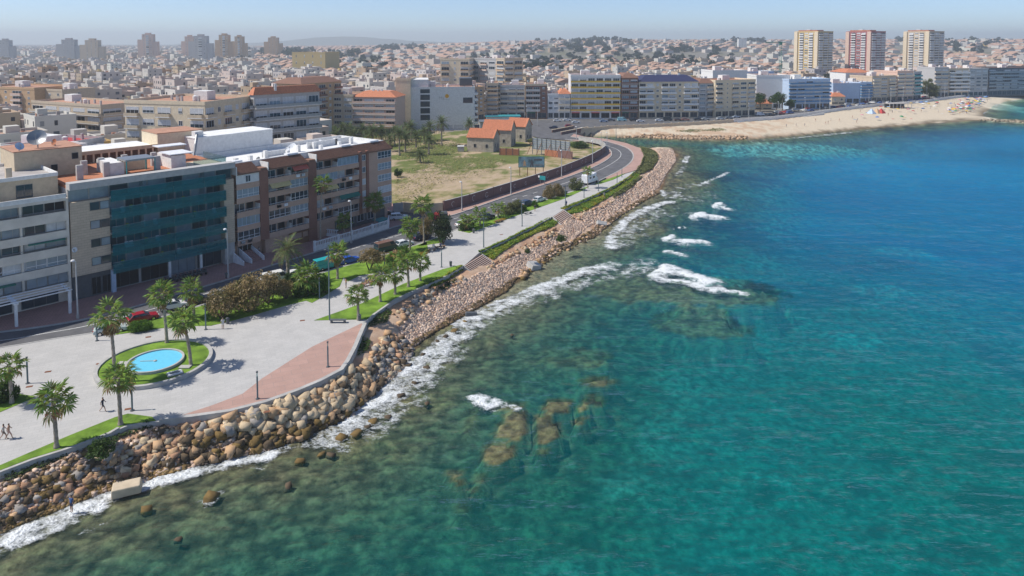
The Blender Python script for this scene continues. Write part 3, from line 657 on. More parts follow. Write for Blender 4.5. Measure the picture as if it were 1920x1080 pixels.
bx('awning', M['green_awning'], r1, L1-18, L1-12, 1.4, 3.6, 19.6, 19.75); bx('awning', M['green_awning'], r1, L1-30, L1-25, 1.4, 3.6, 19.6, 19.75); bx('awning', M['green_awning'], r1, L1-13.5, L1-7.5, -.9, .0, 5.0, 5.15); bx('awning', M['green_awning'], r1, L1-5.6, L1-.6, -.5, .2, 10.5, 10.65)
for q, (a, c, e, f) in enumerate(((-.1,L1-.4,3.4,3.65),(-.1,L1-.4,19.8,20.1),(L1-.62,L1-.38,3.66,19.79))): bx('parapet', M['white_plaster'], r1, a, c, e, f, 20.2, 20.8)
bx('roof_deck', M['roof_felt'], r1, 0, L1-.65, 3.66, 19.79, 20.2, 20.26)
for x, y in ((L1-7,5),(L1-16,6.5),(L1-21,5),(L1-28,8)): bx('chimney', M['beige_plaster'], r1, x, x+.8, y, y+.8, 20.26, 22.1)
for x in (L1-20, L1-10): bx('side_fin', M['white_plaster'], r1, x, x+.25, .2, 3.6, 17.15, 18.6)
for i in range(6): put('shopfront', win_mesh(5, 2.0, 'dark_grey', 'window_glass', 2), r1, (0,0), 0, L1-4-i*6.2, 1.49, .2)
# white pergola in front
pg = thing('pergola', 'white steel pergola over the pavement in front of the banded block', 'pergola', (Ao.x, Ao.y, 0), math.atan2(u2.y, u2.x))
px_ = [L1-1.6-6.9*i for i in range(5)]
for i, x in enumerate(px_):
    bx('post', M['white_paint'], pg, x-.18, x+.18, -5.0, -4.64, 0, 3.3)
    bx('cross_beam', M['white_paint'], pg, x-.3 if i else x-.1, x+.3 if i else x+.1, -5.2, -.4, 3.3, 3.55)
for k in range(4): bx('purlin', M['white_paint'], pg, px_[-1]-1, px_[0]+.4, -4.95+k*1.35, -4.8+k*1.35, 3.55, 3.7)

# ---- the stone clad block with teal glass balconies
L2 = (B2-A2).length
r2 = thing('glass_balcony_block', 'stone clad block with teal glass balconies across five floors above dark shops', 'apartment block', (A2.x, A2.y, 0), math.atan2(u2.y, u2.x))
g0, g1 = uof(A2, B2, 207), uof(A2, B2, 421); w0 = uof(A2, B2, 170)
bx('wall', M['stone_clad'], r2, 0, g0, 0, 22, 4.0, 16.1); bx('recessed_wall', M['grey_plaster'], r2, g0, g1, 1.5, 22, 0, 16.1)
bx('pillar_wall', M['stone_clad'], r2, g1, L2, 0, 22, 4.0, 16.1); bx('ground_floor', M['dark_grey'], r2, 0, g0, .6, 22, 0, 4.0); bx('ground_floor', M['grey_plaster'], r2, g1, L2, .2, 22, 0, 4.0)
bx('top_floor', M['grey_plaster'], r2, 0, L2, 1.0, 22, 16.1, 18.2); bx('cornice', M['grey_plaster'], r2, -.1, L2+.1, -.55, 1.4, 18.2, 19.3)
bx('roof_deck', M['terracotta'], r2, 0, L2, 1.4, 22, 18.2, 18.7)
for k in range(4):
    z = 4.0+3.05*k
    for q in range(2): put('window', win_mesh((g0-w0)/2*.97, 1.35, 'dark_grey', ['curtain_glass','window_glass'][(k+q) % 2], 0), r2, (0,0), 0, w0+(q+.5)*(g0-w0)/2, -.003, z+1.2)
for q in range(9): put('window', win_mesh(L2/9*.97, 1.95, 'steel_grey', ['curtain_glass','curtain_glass','window_glass'][q % 3], 0), r2, (0,0), 0, (q+.5)*L2/9, .995, 16.12)
gw = g1-g0
segs = [(0,.52),(.52,.80),(.80,1.0)]
for k in range(5):
    z = 4.0+3.05*k
    bx('balcony_slab', M['concrete'], r2, g0, g1, -.6, 1.5, z-.2, z)
    for a, c in segs:
        bx('glass_balustrade', M['balcony_glass'], r2, g0+gw*a+.04, g0+gw*c-.04, -.72, -.66, z-.75, z+1.1)
        b = MB(); b.tube([(g0+gw*a,-.69,z+1.12),(g0+gw*c,-.69,z+1.12)], .035, 5); b.build('handrail', M['steel_grey'], r2)
    bx('glass_balustrade', M['balcony_glass'], r2, g1+.02, g1+.08, -.72, .0, z-.75, z+1.1)
    for a in (.26, .52, .80): bx('balcony_divider', M['clear_glass'], r2, g0+gw*a-.04, g0+gw*a+.04, -.55, 1.49, z, z+2.2)
    if k < 4:
        for q in range(7): put('window', win_mesh(gw/7*.94, 2.5, 'steel_grey', ['teal_window','window_glass','teal_window','curtain_glass','teal_window'][(q*3+k) % 5], 1), r2, (0,0), 0, g0+(q+.5)*gw/7, 1.49, z+.02)
        rn = random.Random(k)
        for q in range(5):
            x = g0+rn.uniform(.05,.95)*gw; ch = MB(); ch.box(x-.3,x+.3,.1,.6,z,z+.45); ch.box(x-.3,x+.3,.55,.62,z+.45,z+.95); ch.build('balcony_chair', M[rn.choice(['white_paint','dark_grey','wood'])], r2)
            if q < 2:
                ch = MB(); x = g0+rn.uniform(.05,.95)*gw; ch.lathe([(.18,z),(.25,z+.4)], 8, (x,-.2)); ch.lathe([(.1,z+.4),(.42,z+.75),(.3,z+1.1),(.05,z+1.25)], 8, (x,-.2), 1); ch.build('potted_plant', [M['terracotta'], M['grass']], r2)
for q in range(4): put('shopfront', win_mesh(gw/4*.92, 3.1, 'dark_grey', ['dark_void','dark_void','curtain_glass','window_glass'][q], 2), r2, (0,0), 0, g0+(q+.5)*gw/4, 1.48, .15)
for q in range(2): put('shopfront', win_mesh(g0/2*.5, 2.9, 'dark_grey', 'dark_void', 1), r2, (0,0), 0, g0*.62+q*1.6, .595, .2)
bx('shop_sign', M['blue_paint'], r2, g0+gw*.55, g0+gw*.74, 1.30, 1.40, 2.6, 3.4); bx('column', M['pale_blue_paint'], r2, g0-.05, g0+.6, -.1, .5, 0, 3.8); bx('column', M['white_paint'], r2, g0+gw*.47, g0+gw*.49, -.1, .3, 0, 3.3); bx('column', M['white_paint'], r2, g0+gw*.755, g0+gw*.775, -.1, .3, 0, 3.3)
for x, y in ((2.6,5.2),(6.6,5.0),(4.5,9.5),(7.5,10.5),(15.0,5.2),(18.4,5.4),(16.2,10),(20.2,9.0),(11.5,11)): bx('chimney', M['grey_plaster'], r2, x, x+.95, y, y+.7, 18.7, 21.2)
# rooftop terraces: canopies, rooms, glass screens
bx('roof_room', M['white_plaster'], r2, 7.6, 9.9, 5.2, 12, 18.7, 20.9); bx('roof_room', M['white_plaster'], r2, 17.6, 20.2, 4.6, 11, 18.7, 21.0)
bx('canopy', M['steel_grey'], r2, 9.4, 14.3, 3.0, 7.4, 21.2, 21.5); bx('canopy', M['white_paint'], r2, 17.2, 21.4, 4.0, 9.0, 21.25, 21.4); bx('canopy', M['white_paint'], r2, 18.2, 23.5, 12.0, 15.0, 21.7, 21.85)
for x in (9.5, 14.15): bx('canopy_post', M['teal_metal'], r2, x, x+.15, 3.05, 3.2, 18.7, 21.2)
for x in (9.5, 14.15): bx('canopy_post', M['teal_metal'], r2, x, x+.15, 7.2, 7.35, 18.7, 21.2)
bx('glass_screen', M['clear_glass'], r2, 20.6, L2-.3, 2.3, 2.36, 18.7, 20.1); bx('glass_screen', M['clear_glass'], r2, L2-.36, L2-.3, 2.4, 12, 18.7, 20.1)
bx('terrace_wall', M['cream_plaster'], r2, 10.1, 14.9, 8.6, 8.9, 18.7, 20.4); bx('terrace_deck', M['cream_plaster'], r2, 20.5, L2-.4, 2.6, 9, 18.7, 18.76)
# rear wings and towers of the same block
Ai = A2-u2*2
rb = thing('stair_tower', 'beige rendered stair tower with dishes on its roof behind the banded block', 'roof tower', (A2.x, A2.y, 0), math.atan2(u2.y, u2.x))
bx('wall', M['sand_plaster'], rb, -4.5, 5.5, 12.5, 22, 14, 23.4); bx('roof', M['roof_clay'], rb, -4.6, 5.6, 12.4, 22.1, 23.4, 23.55)
for x, z in ((.2,19.6),(3.4,21.3)): put('window', win_mesh(1.0, 1.1, 'dark_grey', 'dark_void', 0), rb, (0,0), 0, x+1, 12.495, z)
rb2 = thing('roof_tower', 'windowless tan box tower rising behind the glass balcony block', 'roof tower', (A2.x, A2.y, 0), math.atan2(u2.y, u2.x))
bx('wall', M['cream_plaster'], rb2, 22, 31, 22.5, 31, 8, 23.0); bx('roof', M['roof_clay'], rb2, 21.9, 31.1, 22.4, 31.1, 23.0, 23.15)
rc = thing('rear_block', 'long beige rear wing with open loggia behind the rooftop terraces', 'apartment block', (A2.x, A2.y, 0), math.atan2(u2.y, u2.x))
bx('wall', M['beige_plaster'], rc, 5.6, 22, 22.3, 34, -1, 18.5); bx('parapet', M['sand_plaster'], rc, 5.6, 22, 22.2, 22.6, 20.3, 21.0); bx('roof', M['roof_white'], rc, 5.6, 22, 22.6, 34, 20.3, 20.5)
for i in range(12): bx('loggia_post', M['cream_plaster'], rc, 6+i*1.35, 6.3+i*1.35, 22.3, 22.5, 18.5, 20.3)
bx('back_wall', M['brown_brick'], rc, 5.6, 22, 24, 33.9, 18.5, 20.3)
def dish(name, label, loc, rad, az, elv=40, m='white_paint', parent=None):
    t = thing(name, label, 'satellite dish', loc, az) if parent is None else None
    b = MB(); n = 18; vs = [(0,0,0)]; fs = []
    e = R(elv); rot = Matrix.Rotation(R(90)-e, 3, 'X')
    for j in (1,2,3):
        for k in range(n): q = 2*math.pi*k/n; rr = rad*j/3; vs.append((rr*math.cos(q), rr*math.sin(q), .35*rr*rr/rad))
    for k in range(n):
        fs.append((0, 1+k, 1+(k+1) % n))
        for j in (0,1): fs.append((1+j*n+k, 1+(j+1)*n+k, 1+(j+1)*n+(k+1)%n, 1+j*n+(k+1)%n))
    vs = [tuple(rot @ Vector(v)+Vector((0,0,rad*1.1))) for v in vs]
    b.add(vs, fs); b.build('reflector', M[m], t, True)
    b = MB(); b.tube([(0,0,0),(0,.02,rad*1.05)], .06+.03*rad, 6); c = rot @ Vector((0,0,rad*.9))+Vector((0,0,rad*1.1)); b.tube([rot @ Vector((0,-rad*.9,.3*rad))+Vector((0,0,rad*1.1)), c], .03, 4); b.box(c.x-.1,c.x+.1,c.y-.1,c.y+.1,c.z-.1,c.z+.1); b.build('mount', M['steel_grey'], t)
    return t
def on2(x, y, z, A=None, u=None):
    A = A or A2; u = u or u2; return (A.x+u.x*x-u.y*y, A.y+u.y*x+u.x*y, z)
dish('satellite_dish', 'largest grey dish tilted up on the beige stair tower roof', on2(-.5,15,23.5), 1.5, R(20), 35, 'steel_grey')
dish('satellite_dish', 'small blue grey dish at the front corner of the stair tower roof', on2(-3.6,13.2,23.5), .7, R(60), 30, 'pale_blue_paint')
dish('satellite_dish', 'orange tan dish beside the big dish on the stair tower', on2(2.2,15.5,23.5), .6, R(-20), 20, 'terracotta')
dish('satellite_dish', 'white dish hung on the stone wall beside the banded block', on2(.35,-.5,8.1), .42, R(10), 20)

# ---- the brown and pink brick block
A3, B3 = P(444, 491), P(735, 409); u3 = (B3-A3).normalized(); L3 = (B3-A3).length; U3 = lambda px: uof(A3, B3, px)
r3 = thing('brick_apartment_block', 'pink and brown brick block of five balcony floors with sloped tile eaves and white roof', 'apartment block', (A3.x, A3.y, 0), math.atan2(u3.y, u3.x))
bx('wall', M['brick_pink'], r3, 0, L3, 1.5, 18, -1, 16.8)
fz = [3.2+2.72*i for i in range(6)]
def bay(x0, x1, k, st):
    z = fz[k]; zt = fz[k+1]; w = x1-x0; c = (x0+x1)/2
    bx('balcony_slab', M['brick_pink'], r3, x0, x1, 0, 1.5, z-.3, z); bx('balcony_parapet', M['brick_pink'], r3, x0, x1, -.12, .06, z-.35, z+.72)
    if st == 'o':
        b = MB(); b.tube([(x0,-.03,z+1.05),(x1,-.03,z+1.05)], .03, 4)
        for q in range(int(w/.3)): b.tube([(x0+.15+q*.3,-.03,z+.72),(x0+.15+q*.3,-.03,z+1.05)], .02, 4)
        b.build('railing', M['white_paint'], r3)
        put('window', win_mesh(w*.45, 2.05, 'white_paint', ['window_glass','shutter'][k % 2], 1), r3, (0,0), 0, x0+w*.3, 1.495, z+.02); put('window', win_mesh(w*.3, 2.05, 'dark_grey', 'dark_void', 0), r3, (0,0), 0, x0+w*.75, 1.495, z+.02)
        bx('balcony_divider', M['white_plaster'], r3, x1-.1, x1+.0, -.1, 1.45, z, z+1.7)
    elif st == 'g': put('window', win_mesh(w*.96, zt-.3-z-.74, 'white_paint', ['window_glass','curtain_glass'][(k+int(x0)) % 2], 3, True), r3, (0,0), 0, c, .05, z+.72)
    elif st == 'c': put('window', win_mesh(w*.96, zt-.3-z-.74, 'pale_blue_paint', 'curtain_glass', 4), r3, (0,0), 0, c, .05, z+.72)
    elif st == 'W':
        bx('white_panel', M['white_plaster'], r3, x0, x1, -.05, .1, z+.72, zt-.2); put('window', win_mesh(1.1, 1.3, 'white_paint', 'window_glass', 1), r3, (0,0), 0, c, -.055, z+.9)
xs = [U3(p) for p in (444,487,503,545,578,593,633,673,689,735)]
sty = {0:'ggogW', 2:'ogooo', 3:'oggco', 5:'ooogo', 6:'gooog'}
sty = {0:'gcogW', 2:'ogooo', 3:'ogggo', 5:'oooco', 6:'goooc'}
for bi, s_ in sty.items():
    for k in range(5): bay(xs[bi], xs[bi+1], k, s_[k])
for a in (1, 4): bx('brick_pier', M['brick_dark'], r3, xs[a]+.01, xs[a+1]-.01, -.2, 1.5, 0 if a == 4 else 2.9, 16.8)
bx('brick_pier', M['brick_dark'], r3, xs[7], xs[7]+.75, -.25, 1.5, 3, 17.2); bx('brick_pier', M['brick_dark'], r3, xs[8]-.4, xs[8]+.3, -.25, 1.5, 3, 17.2)
bx('end_wall', M['brick_pink'], r3, xs[7]+.76, L3, .0, 1.5, 2.9, 16.8)
for k in range(5):
    put('window', win_mesh(1.0, 1.3, 'white_paint', 'window_glass' if k > 2 else 'shutter', 1), r3, (0,0), 0, (xs[7]+xs[8])/2+.2, -.005, fz[k]+.9)
    put('window', win_mesh((L3-xs[8])*.56, 1.6, 'white_paint', ['curtain_glass','shutter','curtain_glass','curtain_glass','window_glass'][k], 3, True), r3, (0,0), 0, L3-(L3-xs[8])*.3, -.005, fz[k]+.7)
for i, k in enumerate((0,2,5)): put('shopfront', win_mesh(3.2, 2.3, 'white_paint', ['dark_void','window_glass','shutter'][i], 2), r3, (0,0), 0, (xs[k]+xs[k+1])/2, 1.495, .25)
bx('dark_shop_wall', M['dark_grey'], r3, xs[6]-.6, L3-1.2, 1.2, 1.49, 0, 2.9)
for i in range(4): put('shopfront', win_mesh(2.1, 1.7, 'white_paint', 'window_glass', 1), r3, (0,0), 0, xs[6]+1.4+i*3.0, 1.195, .9)
bx('ground_wall', M['brick_pink'], r3, xs[2]-.6, xs[6]-.61, .35, 1.5, 0, 2.9)
for q_ in range(16):
    k = q_ % 5; bi = (0,2,3,5,6)[(q_*3) % 5]; xc_ = xs[bi]+(xs[bi+1]-xs[bi])*(.2+.6*((q_*37) % 10)/10); bx('air_conditioner', M['white_paint'], r3, xc_-.4, xc_+.4, -.42, -.13, fz[k]+.05, fz[k]+.6)
for bi, k, m_ in ((2,3,'dull_ochre_cloth'),(6,1,'green_awning'),(3,4,'awning_red'),(5,2,'dull_ochre_cloth')):
    if m_ not in M: defm(m_, (.62,.48,.22) if 'ochre' in m_ else (.5,.12,.08))
    b = MB(); x0, x1 = xs[bi]+.3, xs[bi+1]-.3; z = fz[k+1]-.35; b.add([(x0,-.1,z),(x1,-.1,z),(x1,-1.0,z-.75),(x0,-1.0,z-.75),(x0,-.1,z-.05),(x1,-.1,z-.05),(x1,-1.0,z-.8),(x0,-1.0,z-.8)], [(0,3,2,1),(4,5,6,7),(3,7,6,2)]); b.build('awning', M[m_], r3)
def eave(x0, x1):
    b = MB(); a, d = 16.75, 18.3
    b.add([(x0,-.35,a),(x1,-.35,a),(x1,2.6,d),(x0,2.6,d),(x0,-.35,a-.2),(x1,-.35,a-.2),(x1,2.6,a-.2),(x0,2.6,a-.2)], [(0,1,2,3),(4,5,1,0),(5,6,2,1),(7,4,0,3),(6,7,3,2),(7,6,5,4)])
    for i in range(11):
        y0 = -.33+i*.265; z0 = a+(d-a)*(y0+.35)/2.95
        b.box(x0+.02, x1-.02, y0, y0+.2, z0+.02, z0+.16)
    return b.build('tile_eave', M['roof_tile_brown'], r3)
for a, c in ((0,1),(2,4),(5,9)): eave(xs[a], xs[c])
for a in (1, 4): bx('eave_recess', M['roof_tile_brown'], r3, xs[a]+.25, xs[a+1]-.25, -.1, 2.6, 16.8, 17.2)
for a in (0,2,5): bx('eave_gable', M['white_plaster'], r3, xs[a]-.15, xs[a], -.4, 2.6, 16.6, 18.2)
bx('roof_deck', M['roof_white'], r3, 0, L3, 2.6, 18, 16.8, 17.5)
for q in ((0,L3,2.6,2.9,17.5,18.45),(0,L3,17.8,18.1,17.5,18.4),(L3-.3,L3,2.95,17.75,17.5,18.4)): bx('parapet', M['white_plaster'], r3, *q)
for x, y in ((3,4.5),(6.5,5),(15,4.5),(24,5),(30,6),(26,10),(33,11),(21,9),(12,8),(36,9)): bx('chimney', M['white_plaster'], r3, x, x+.7, y, y+.7, 17.5, 19.0)
for x, y in ((1,3),(13.4,2.2),(27.5,2.2),(36,2.2)): bx('solar_panel', M['white_paint'], r3, x, x+2.6, y, y+1.2, 18.4, 18.75)
bx('roof_wall', M['white_plaster'], r3, 25, L3-2, 11, 11.3, 17.5, 18.9); bx('roof_wall', M['white_plaster'], r3, 12, 18, 9.0, 9.3, 17.5, 18.6)
on3 = lambda x, y, z: on2(x, y, z, A3, u3)
dish('satellite_dish', 'large white dish standing on the white roof of the brick block', on3(17.5,6,17.5), 1.25, R(-30), 30)
dish('satellite_dish', 'small white dish at the far edge of the brick block roof', on3(31,14,17.5), .55, R(-30), 30)
dish('satellite_dish', 'small grey dish near the left end of the brick block roof', on3(8.5,5,17.5), .5, R(-30), 30, 'steel_grey')
wb = thing('white_roof_block', 'long white roof building with vent duct behind the brick block', 'roof tower', (A3.x, A3.y, 0), math.atan2(u3.y, u3.x))
bx('wall', M['white_plaster'], wb, 2.5, 21, 18.2, 26, 10, 21.8); bx('parapet', M['roof_white'], wb, 2.4, 21.1, 18.1, 26.1, 21.8, 22.0)
b = MB(); b.tube([(.8,16,17.5),(2.2,17.4,20.8),(3.2,18.6,22.6)], .3, 8); b.build('vent_duct', M['steel_grey'], wb); bx('vent_box', M['white_plaster'], wb, 2.8, 4.6, 18.6, 20, 22.0, 23.2)
for r_, L_, d_ in ((Ao, L1, 24), (A2, L2, 34), (A3, L3, 28)):
    uu = u3 if r_ is A3 else u2
    for f_ in np.arange(2, L_, 6):
        for e_ in np.arange(4, d_, 8): FOOT.append((r_.x+uu.x*f_-uu.y*e_, r_.y+uu.y*f_+uu.x*e_, 8))
# white terrace balustrade, steps and kiosk in front of the brick block
def balustrade(pts, label, zb=1.0):
    w = [P(*q) for q in pts]; t = thing('balustrade', label, 'balustrade', tuple(w[0])); bw = MB(); br = MB(); bb = MB()
    for a, c in zip(w[:-1], w[1:]):
        a = a-w[0]; c = c-w[0]; d = c-a; an = math.atan2(d.y, d.x); n = d.length
        bw.box(0, n, -.15, .15, 0, zb, 0, rz=an, c=(a.x, a.y)); br.box(0, n, -.12, .12, zb+.75, zb+.9, 0, rz=an, c=(a.x, a.y))
        for q in np.arange(.2, n, .42): bb.box(q-.07, q+.07, -.07, .07, zb, zb+.75, 0, rz=an, c=(a.x, a.y))
        for q in np.arange(0, n+.1, 6): p_ = MB(); p_.box(min(q,n)-.2, min(q,n)+.2, -.2, .2, 0, zb+1.1, 0, rz=an, c=(a.x, a.y)); p_.build('post', M['white_paint'], t)
    bw.build('base_wall', M['white_plaster'], t); br.build('rail', M['white_paint'], t); bb.build('baluster', M['white_paint'], t)['kind'] = 'stuff'
balustrade([(590,471),(660,450),(728,428),(729,419)], 'long white balustrade on a low wall along the street before the brick block')
balustrade([(571,452),(597,441),(634,444)], 'short white balustrade by the brick block entrance', .6)
st = thing('ramp_stairs', 'white walled entrance steps beside the brick block', 'steps', tuple(P(462, 490)), math.atan2(u3.y, u3.x))
for i in range(8): bx('step', M['paving_red'], st, 0, 2.4, 1.8-i*.45+.002, 2.25-i*.45, 0, 1.4-i*.16)
for x in (-1.9, -.2, 2.42):
    b = MB(); b.add([(x,-2,0),(x+.18,-2,0),(x+.18,2.2,0),(x,2.2,0),(x,-2,.8),(x+.18,-2,.8),(x+.18,2.2,2.2),(x,2.2,2.2)], [(0,1,5,4),(1,2,6,5),(2,3,7,6),(3,0,4,7),(4,5,6,7)]); b.build('side_wall', M['white_paint'], st)
kq = thing('terrace_kiosk', 'low timber terrace hut under the brick block behind the date palm', 'kiosk', tuple(P(545, 462)), math.atan2(u3.y, u3.x))
bx('wall', M['wood'], kq, 0, 6, 0, 2.2, 0, 1.2); bx('roof', M['wood'], kq, -.3, 6.3, -.4, 2.6, 2.5, 2.65)
for x in (0, 2.9, 5.8): bx('post', M['wood'], kq, x, x+.15, 0.0, .15, 1.2, 2.5)

defm('tower_yellow', (.56,.42,.19)); defm('tower_red', (.36,.13,.13)); defm('dull_ochre', (.50,.38,.17))
# ---- named blocks further off
AP = apartment
AP('apartment_block', 'ochre corner block with yellow awnings behind the stair towers', 236,212, 386,205, 194, 26, 5, 'bWbwb', 'cream_plaster', side='BwBwBW', bal='sand_plaster', bd=1.0)
AP('apartment_block', 'grey blue block with rounded grey balcony bands right of the ochre corner block', 470,226, 478,224, 178, 24, 5, 'B', 'grey_plaster', side='BBBBB', bal='steel_grey', roof='roof_tiles_orange', bd=1.4)
AP('apartment_block', 'tan brown corner block with a clay roof and dark balconies left of the palm grove', 512,300, 566,293, 157, 26, 7, 'wWb', 'tan_plaster', side='bwbwb', bal='brown_brick', roof='roof_tile_brown', gf=3.2)
AP('apartment_block', 'grey cream block with small side balconies beside the tan corner block', 605,312, 662,310, 180, 18, 5, 'bWW', 'beige_plaster', side='ww', bal='white_plaster')
AP('apartment_block', 'dusty red block with orange tile roof gables above the palm grove', 662,311, 742,308, 182, 14, 5, 'BBBB', 'pink_plaster', side='', bal='pink_plaster', roof='roof_tiles_orange')
AP('apartment_block', 'plain cream gable block behind the dusty red one', 742,325, 770,325, 150, 16, 6, '.', 'cream_plaster', side='n')
ht, hL, hh_ = AP('hotel_tower', 'white hotel with dark blue window strip and a small sun emblem on its blank wall', 768,326, 890,330, 166, 20, 6, '.', 'white_plaster', side='BB', bal='white_plaster', cat='hotel', gf=2.5, shop='shutter', bd=1.6)
for k in range(5): put('window', win_mesh(4.6, 2.7, 'white_paint', 'window_glass', 0), ht, (0,0), 0, 7.3, -.01, 4.5+k*3.2)
bx('left_wing', M['white_plaster'], ht, -.3, 9, 2, 19.9, hh_, hh_+4.2); put('window', win_mesh(4.5, 2.6, 'dark_grey', 'window_glass', 0), ht, (0,0), 0, 27.5, -.01, hh_-7)
bx('roof_room', M['dark_grey'], ht, 24, 30, 4, 14, hh_+.9, hh_+4.6)
b = MB(); vs = [(0,0,0)]+[(.95*math.cos(q), 0, .95*math.sin(q)) for q in np.linspace(0, 2*math.pi, 20, endpoint=False)]
b.add(vs, [(0,1+k,1+(k+1) % 20) for k in range(20)]); o_ = b.build('sun_emblem', mat('sun_orange', (.75,.38,.03)), ht); o_.location = (17.6,-.03,hh_-3.6); o_.rotation_euler = (0,0,0)
cu = bpy.data.curves.new('hotel_lettering', 'FONT'); cu.body = 'Ma'; cu.size = 2.3; o_ = bpy.data.objects.new('hotel_lettering', cu); lk(o_, ht); o_.location = (13.6,-.04,hh_-5.3); o_.rotation_euler = (R(90),0,0); cu.materials.append(M['grey_plaster']); bpy.context.view_layer.update(); me_ = bpy.data.meshes.new_from_object(o_); q_ = obj('hotel_lettering', me_, ht); q_.location = o_.location; q_.rotation_euler = o_.rotation_euler; bpy.data.objects.remove(o_); q_.name = 'hotel_lettering'
bx('emblem_line', M['grey_plaster'], ht, 16.2, 19.0, -.04, -.02, hh_-5.25, hh_-5.1)
AP('apartment_block', 'narrow orange tan block with stacked balconies right of the white hotel', 884,365, 908,368, 165, 24, 6, 'Bw', 'tan_plaster', side='bwb', bal='tan_plaster', roofm='terracotta')
AP('apartment_block', 'second narrow tan block in the shade right of the orange one', 912,372, 934,372, 158, 20, 6, 'B', 'beige_plaster', side='bb', bal='tan_plaster')
AP('apartment_block', 'grey stone block with open balconies facing the bridge', 937,376, 984,376, 162, 16, 5, 'BBb', 'grey_plaster', side='ww', left='ww', bal='beige_plaster')
AP('apartment_block', 'brown brick block with green awnings left of the low white houses', 986,376, 1026,376, 160, 16, 5, 'BBw', 'brown_brick', bal='grey_plaster', awn='green_awning')
AP('terrace_house', 'low white house with pink trim between brown and yellow blocks', 1027,376, 1048,376, 178, 14, 3, 'WW', 'white_plaster', bal='white_plaster', cat='house')
AP('terrace_house', 'low cream house with orange roof beside the yellow block', 1048.5,376, 1069,376, 176, 14, 3, 'BB', 'white_plaster', bal='cream_plaster', cat='house', roof='roof_tiles_orange')
AP('yellow_apartment_block', 'bright yellow banded block of six balcony floors facing the bay', 1070,376, 1163,376, 143, 16, 6, 'BBBBBB', 'white_plaster', bal='ochre_paint', awn='red_paint', shop='dark_void', bd=.9)
AP('apartment_block', 'narrow dark brown block with white balcony edges right of the yellow block', 1165,376, 1196,377, 146, 16, 6, 'BB', 'brown_brick', bal='brown_brick', awn='green_awning', roof='roof_tile_brown')
AP('apartment_block', 'cream block with dark blue slate roof and curved balconies', 1198,377, 1309,380, 153, 17, 5, 'BBwBBwBB', 'cream_plaster', bal='white_plaster', roof='slate_blue', ph=.9, bd=1.4)
AP('apartment_block', 'grey brown shaded block right of the blue roofed block', 1310,382, 1339,384, 156, 20, 6, 'Wb', 'grey_plaster', left='w', bal='beige_plaster', roof='roof_tile_brown')
AP('apartment_block', 'sunlit beige block with columns of small balconies on the bay front', 1341,382, 1416,392, 152, 18, 6, 'bnbWb', 'cream_plaster', bal='sand_plaster', roofm='terracotta')
AP('apartment_block', 'large plain white block behind the beige bay front block', 1336,430, 1400,433, 134, 18, 6, '.', 'white_plaster', side='')
AP('apartment_block', 'white block with blue balconies above the gap of pines', 1395,452, 1450,455, 136, 16, 6, 'BBBB', 'pale_blue_paint', bal='blue_paint')
AP('apartment_block', 'blank white gable block behind the pines left of the blue block', 1418,432, 1480,432, 143, 20, 6, '..', 'white_plaster')
AP('blue_apartment_block', 'bright blue glass block with blue balconies facing the road', 1479,426, 1556,434, 150, 18, 6, 'BBBBB', 'pale_blue_paint', side='BB', bal='blue_paint', roof='flat', roofm='roof_white')
AP('apartment_block', 'white block with a blue painted wedge on its side wall', 1562,468, 1612,470, 158, 22, 5, '..', 'pale_blue_paint', bal='blue_paint')
AP('apartment_block', 'white high block behind the blue wedge with a red gable roof', 1585,492, 1632,494, 136, 20, 6, '.w', 'white_plaster', roof='roof_tiles_orange')
AP('apartment_block', 'narrow blue and white balcony block right of the wedge wall', 1613,470, 1634,474, 156, 16, 5, 'BB', 'pale_blue_paint', bal='blue_paint')
AP('apartment_block', 'cream grey block with dark balcony columns facing the beach', 1635,474, 1680,484, 144, 18, 6, 'bWb', 'beige_plaster', bal='cream_plaster', side='BBB')
AP('apartment_block', 'pink beige block with rounded balcony bands facing the beach', 1682,484, 1712,489, 135, 20, 6, 'BB', 'pink_plaster', side='BBB', bal='cream_plaster')
AP('apartment_block', 'teal glazed slim block left of the tall eucalyptus', 1713,492, 1727,498, 136, 18, 6, 'B', 'grey_plaster', side='BB', bal='teal_metal')
AP('apartment_block', 'grey block with brown balconies right of the tall eucalyptus', 1752,522, 1778,524, 128, 18, 6, 'BB', 'grey_plaster', bal='beige_plaster')
AP('apartment_block', 'white block with bold rounded balcony bands behind the beach', 1778.5,525, 1816,528, 130, 18, 6, 'BBB', 'beige_plaster', bal='white_plaster', bd=1.8)
AP('apartment_block', 'grey stone block with plain windows left of the dark hotel', 1817,530, 1852,535, 130, 18, 6, 'WWW', 'grey_plaster', bal='grey_plaster')
AP('dark_hotel', 'long dark blue grey hotel with white balcony grid at the far right', 1853,536, 1990,556, 128, 20, 6, 'BBBBBBBBBB', 'dark_grey', bal='steel_grey', cat='hotel')
AP('apartment_block', 'pink brick block with two roof boxes far behind the white hotel', 826,500, 880,498, 112, 26, 6, 'bwb', 'cream_plaster', side='BBB', bal='tan_plaster')
AP('apartment_block', 'grey brown block with a red awning far behind the orange block', 884,520, 930,505, 111, 24, 6, 'WbW', 'grey_plaster', side='bwb', bal='pink_plaster')
AP('apartment_block', 'shaded tan end block with dark side behind the bridge road', 930,505, 946,498, 111, 18, 6, 'b', 'beige_plaster', side='bb', bal='tan_plaster')
AP('apartment_block', 'orange brick block with brown window rows at the left edge behind the roofs', -40,330, 66,318, 166, 22, 6, 'wbwbw', 'tan_plaster', side='w', bal='pink_plaster')
AP('apartment_block', 'grey green windowed block left of the pink roof terrace', 72,325, 118,318, 170, 16, 5, 'Www', 'beige_plaster', side='w', bal='white_plaster')
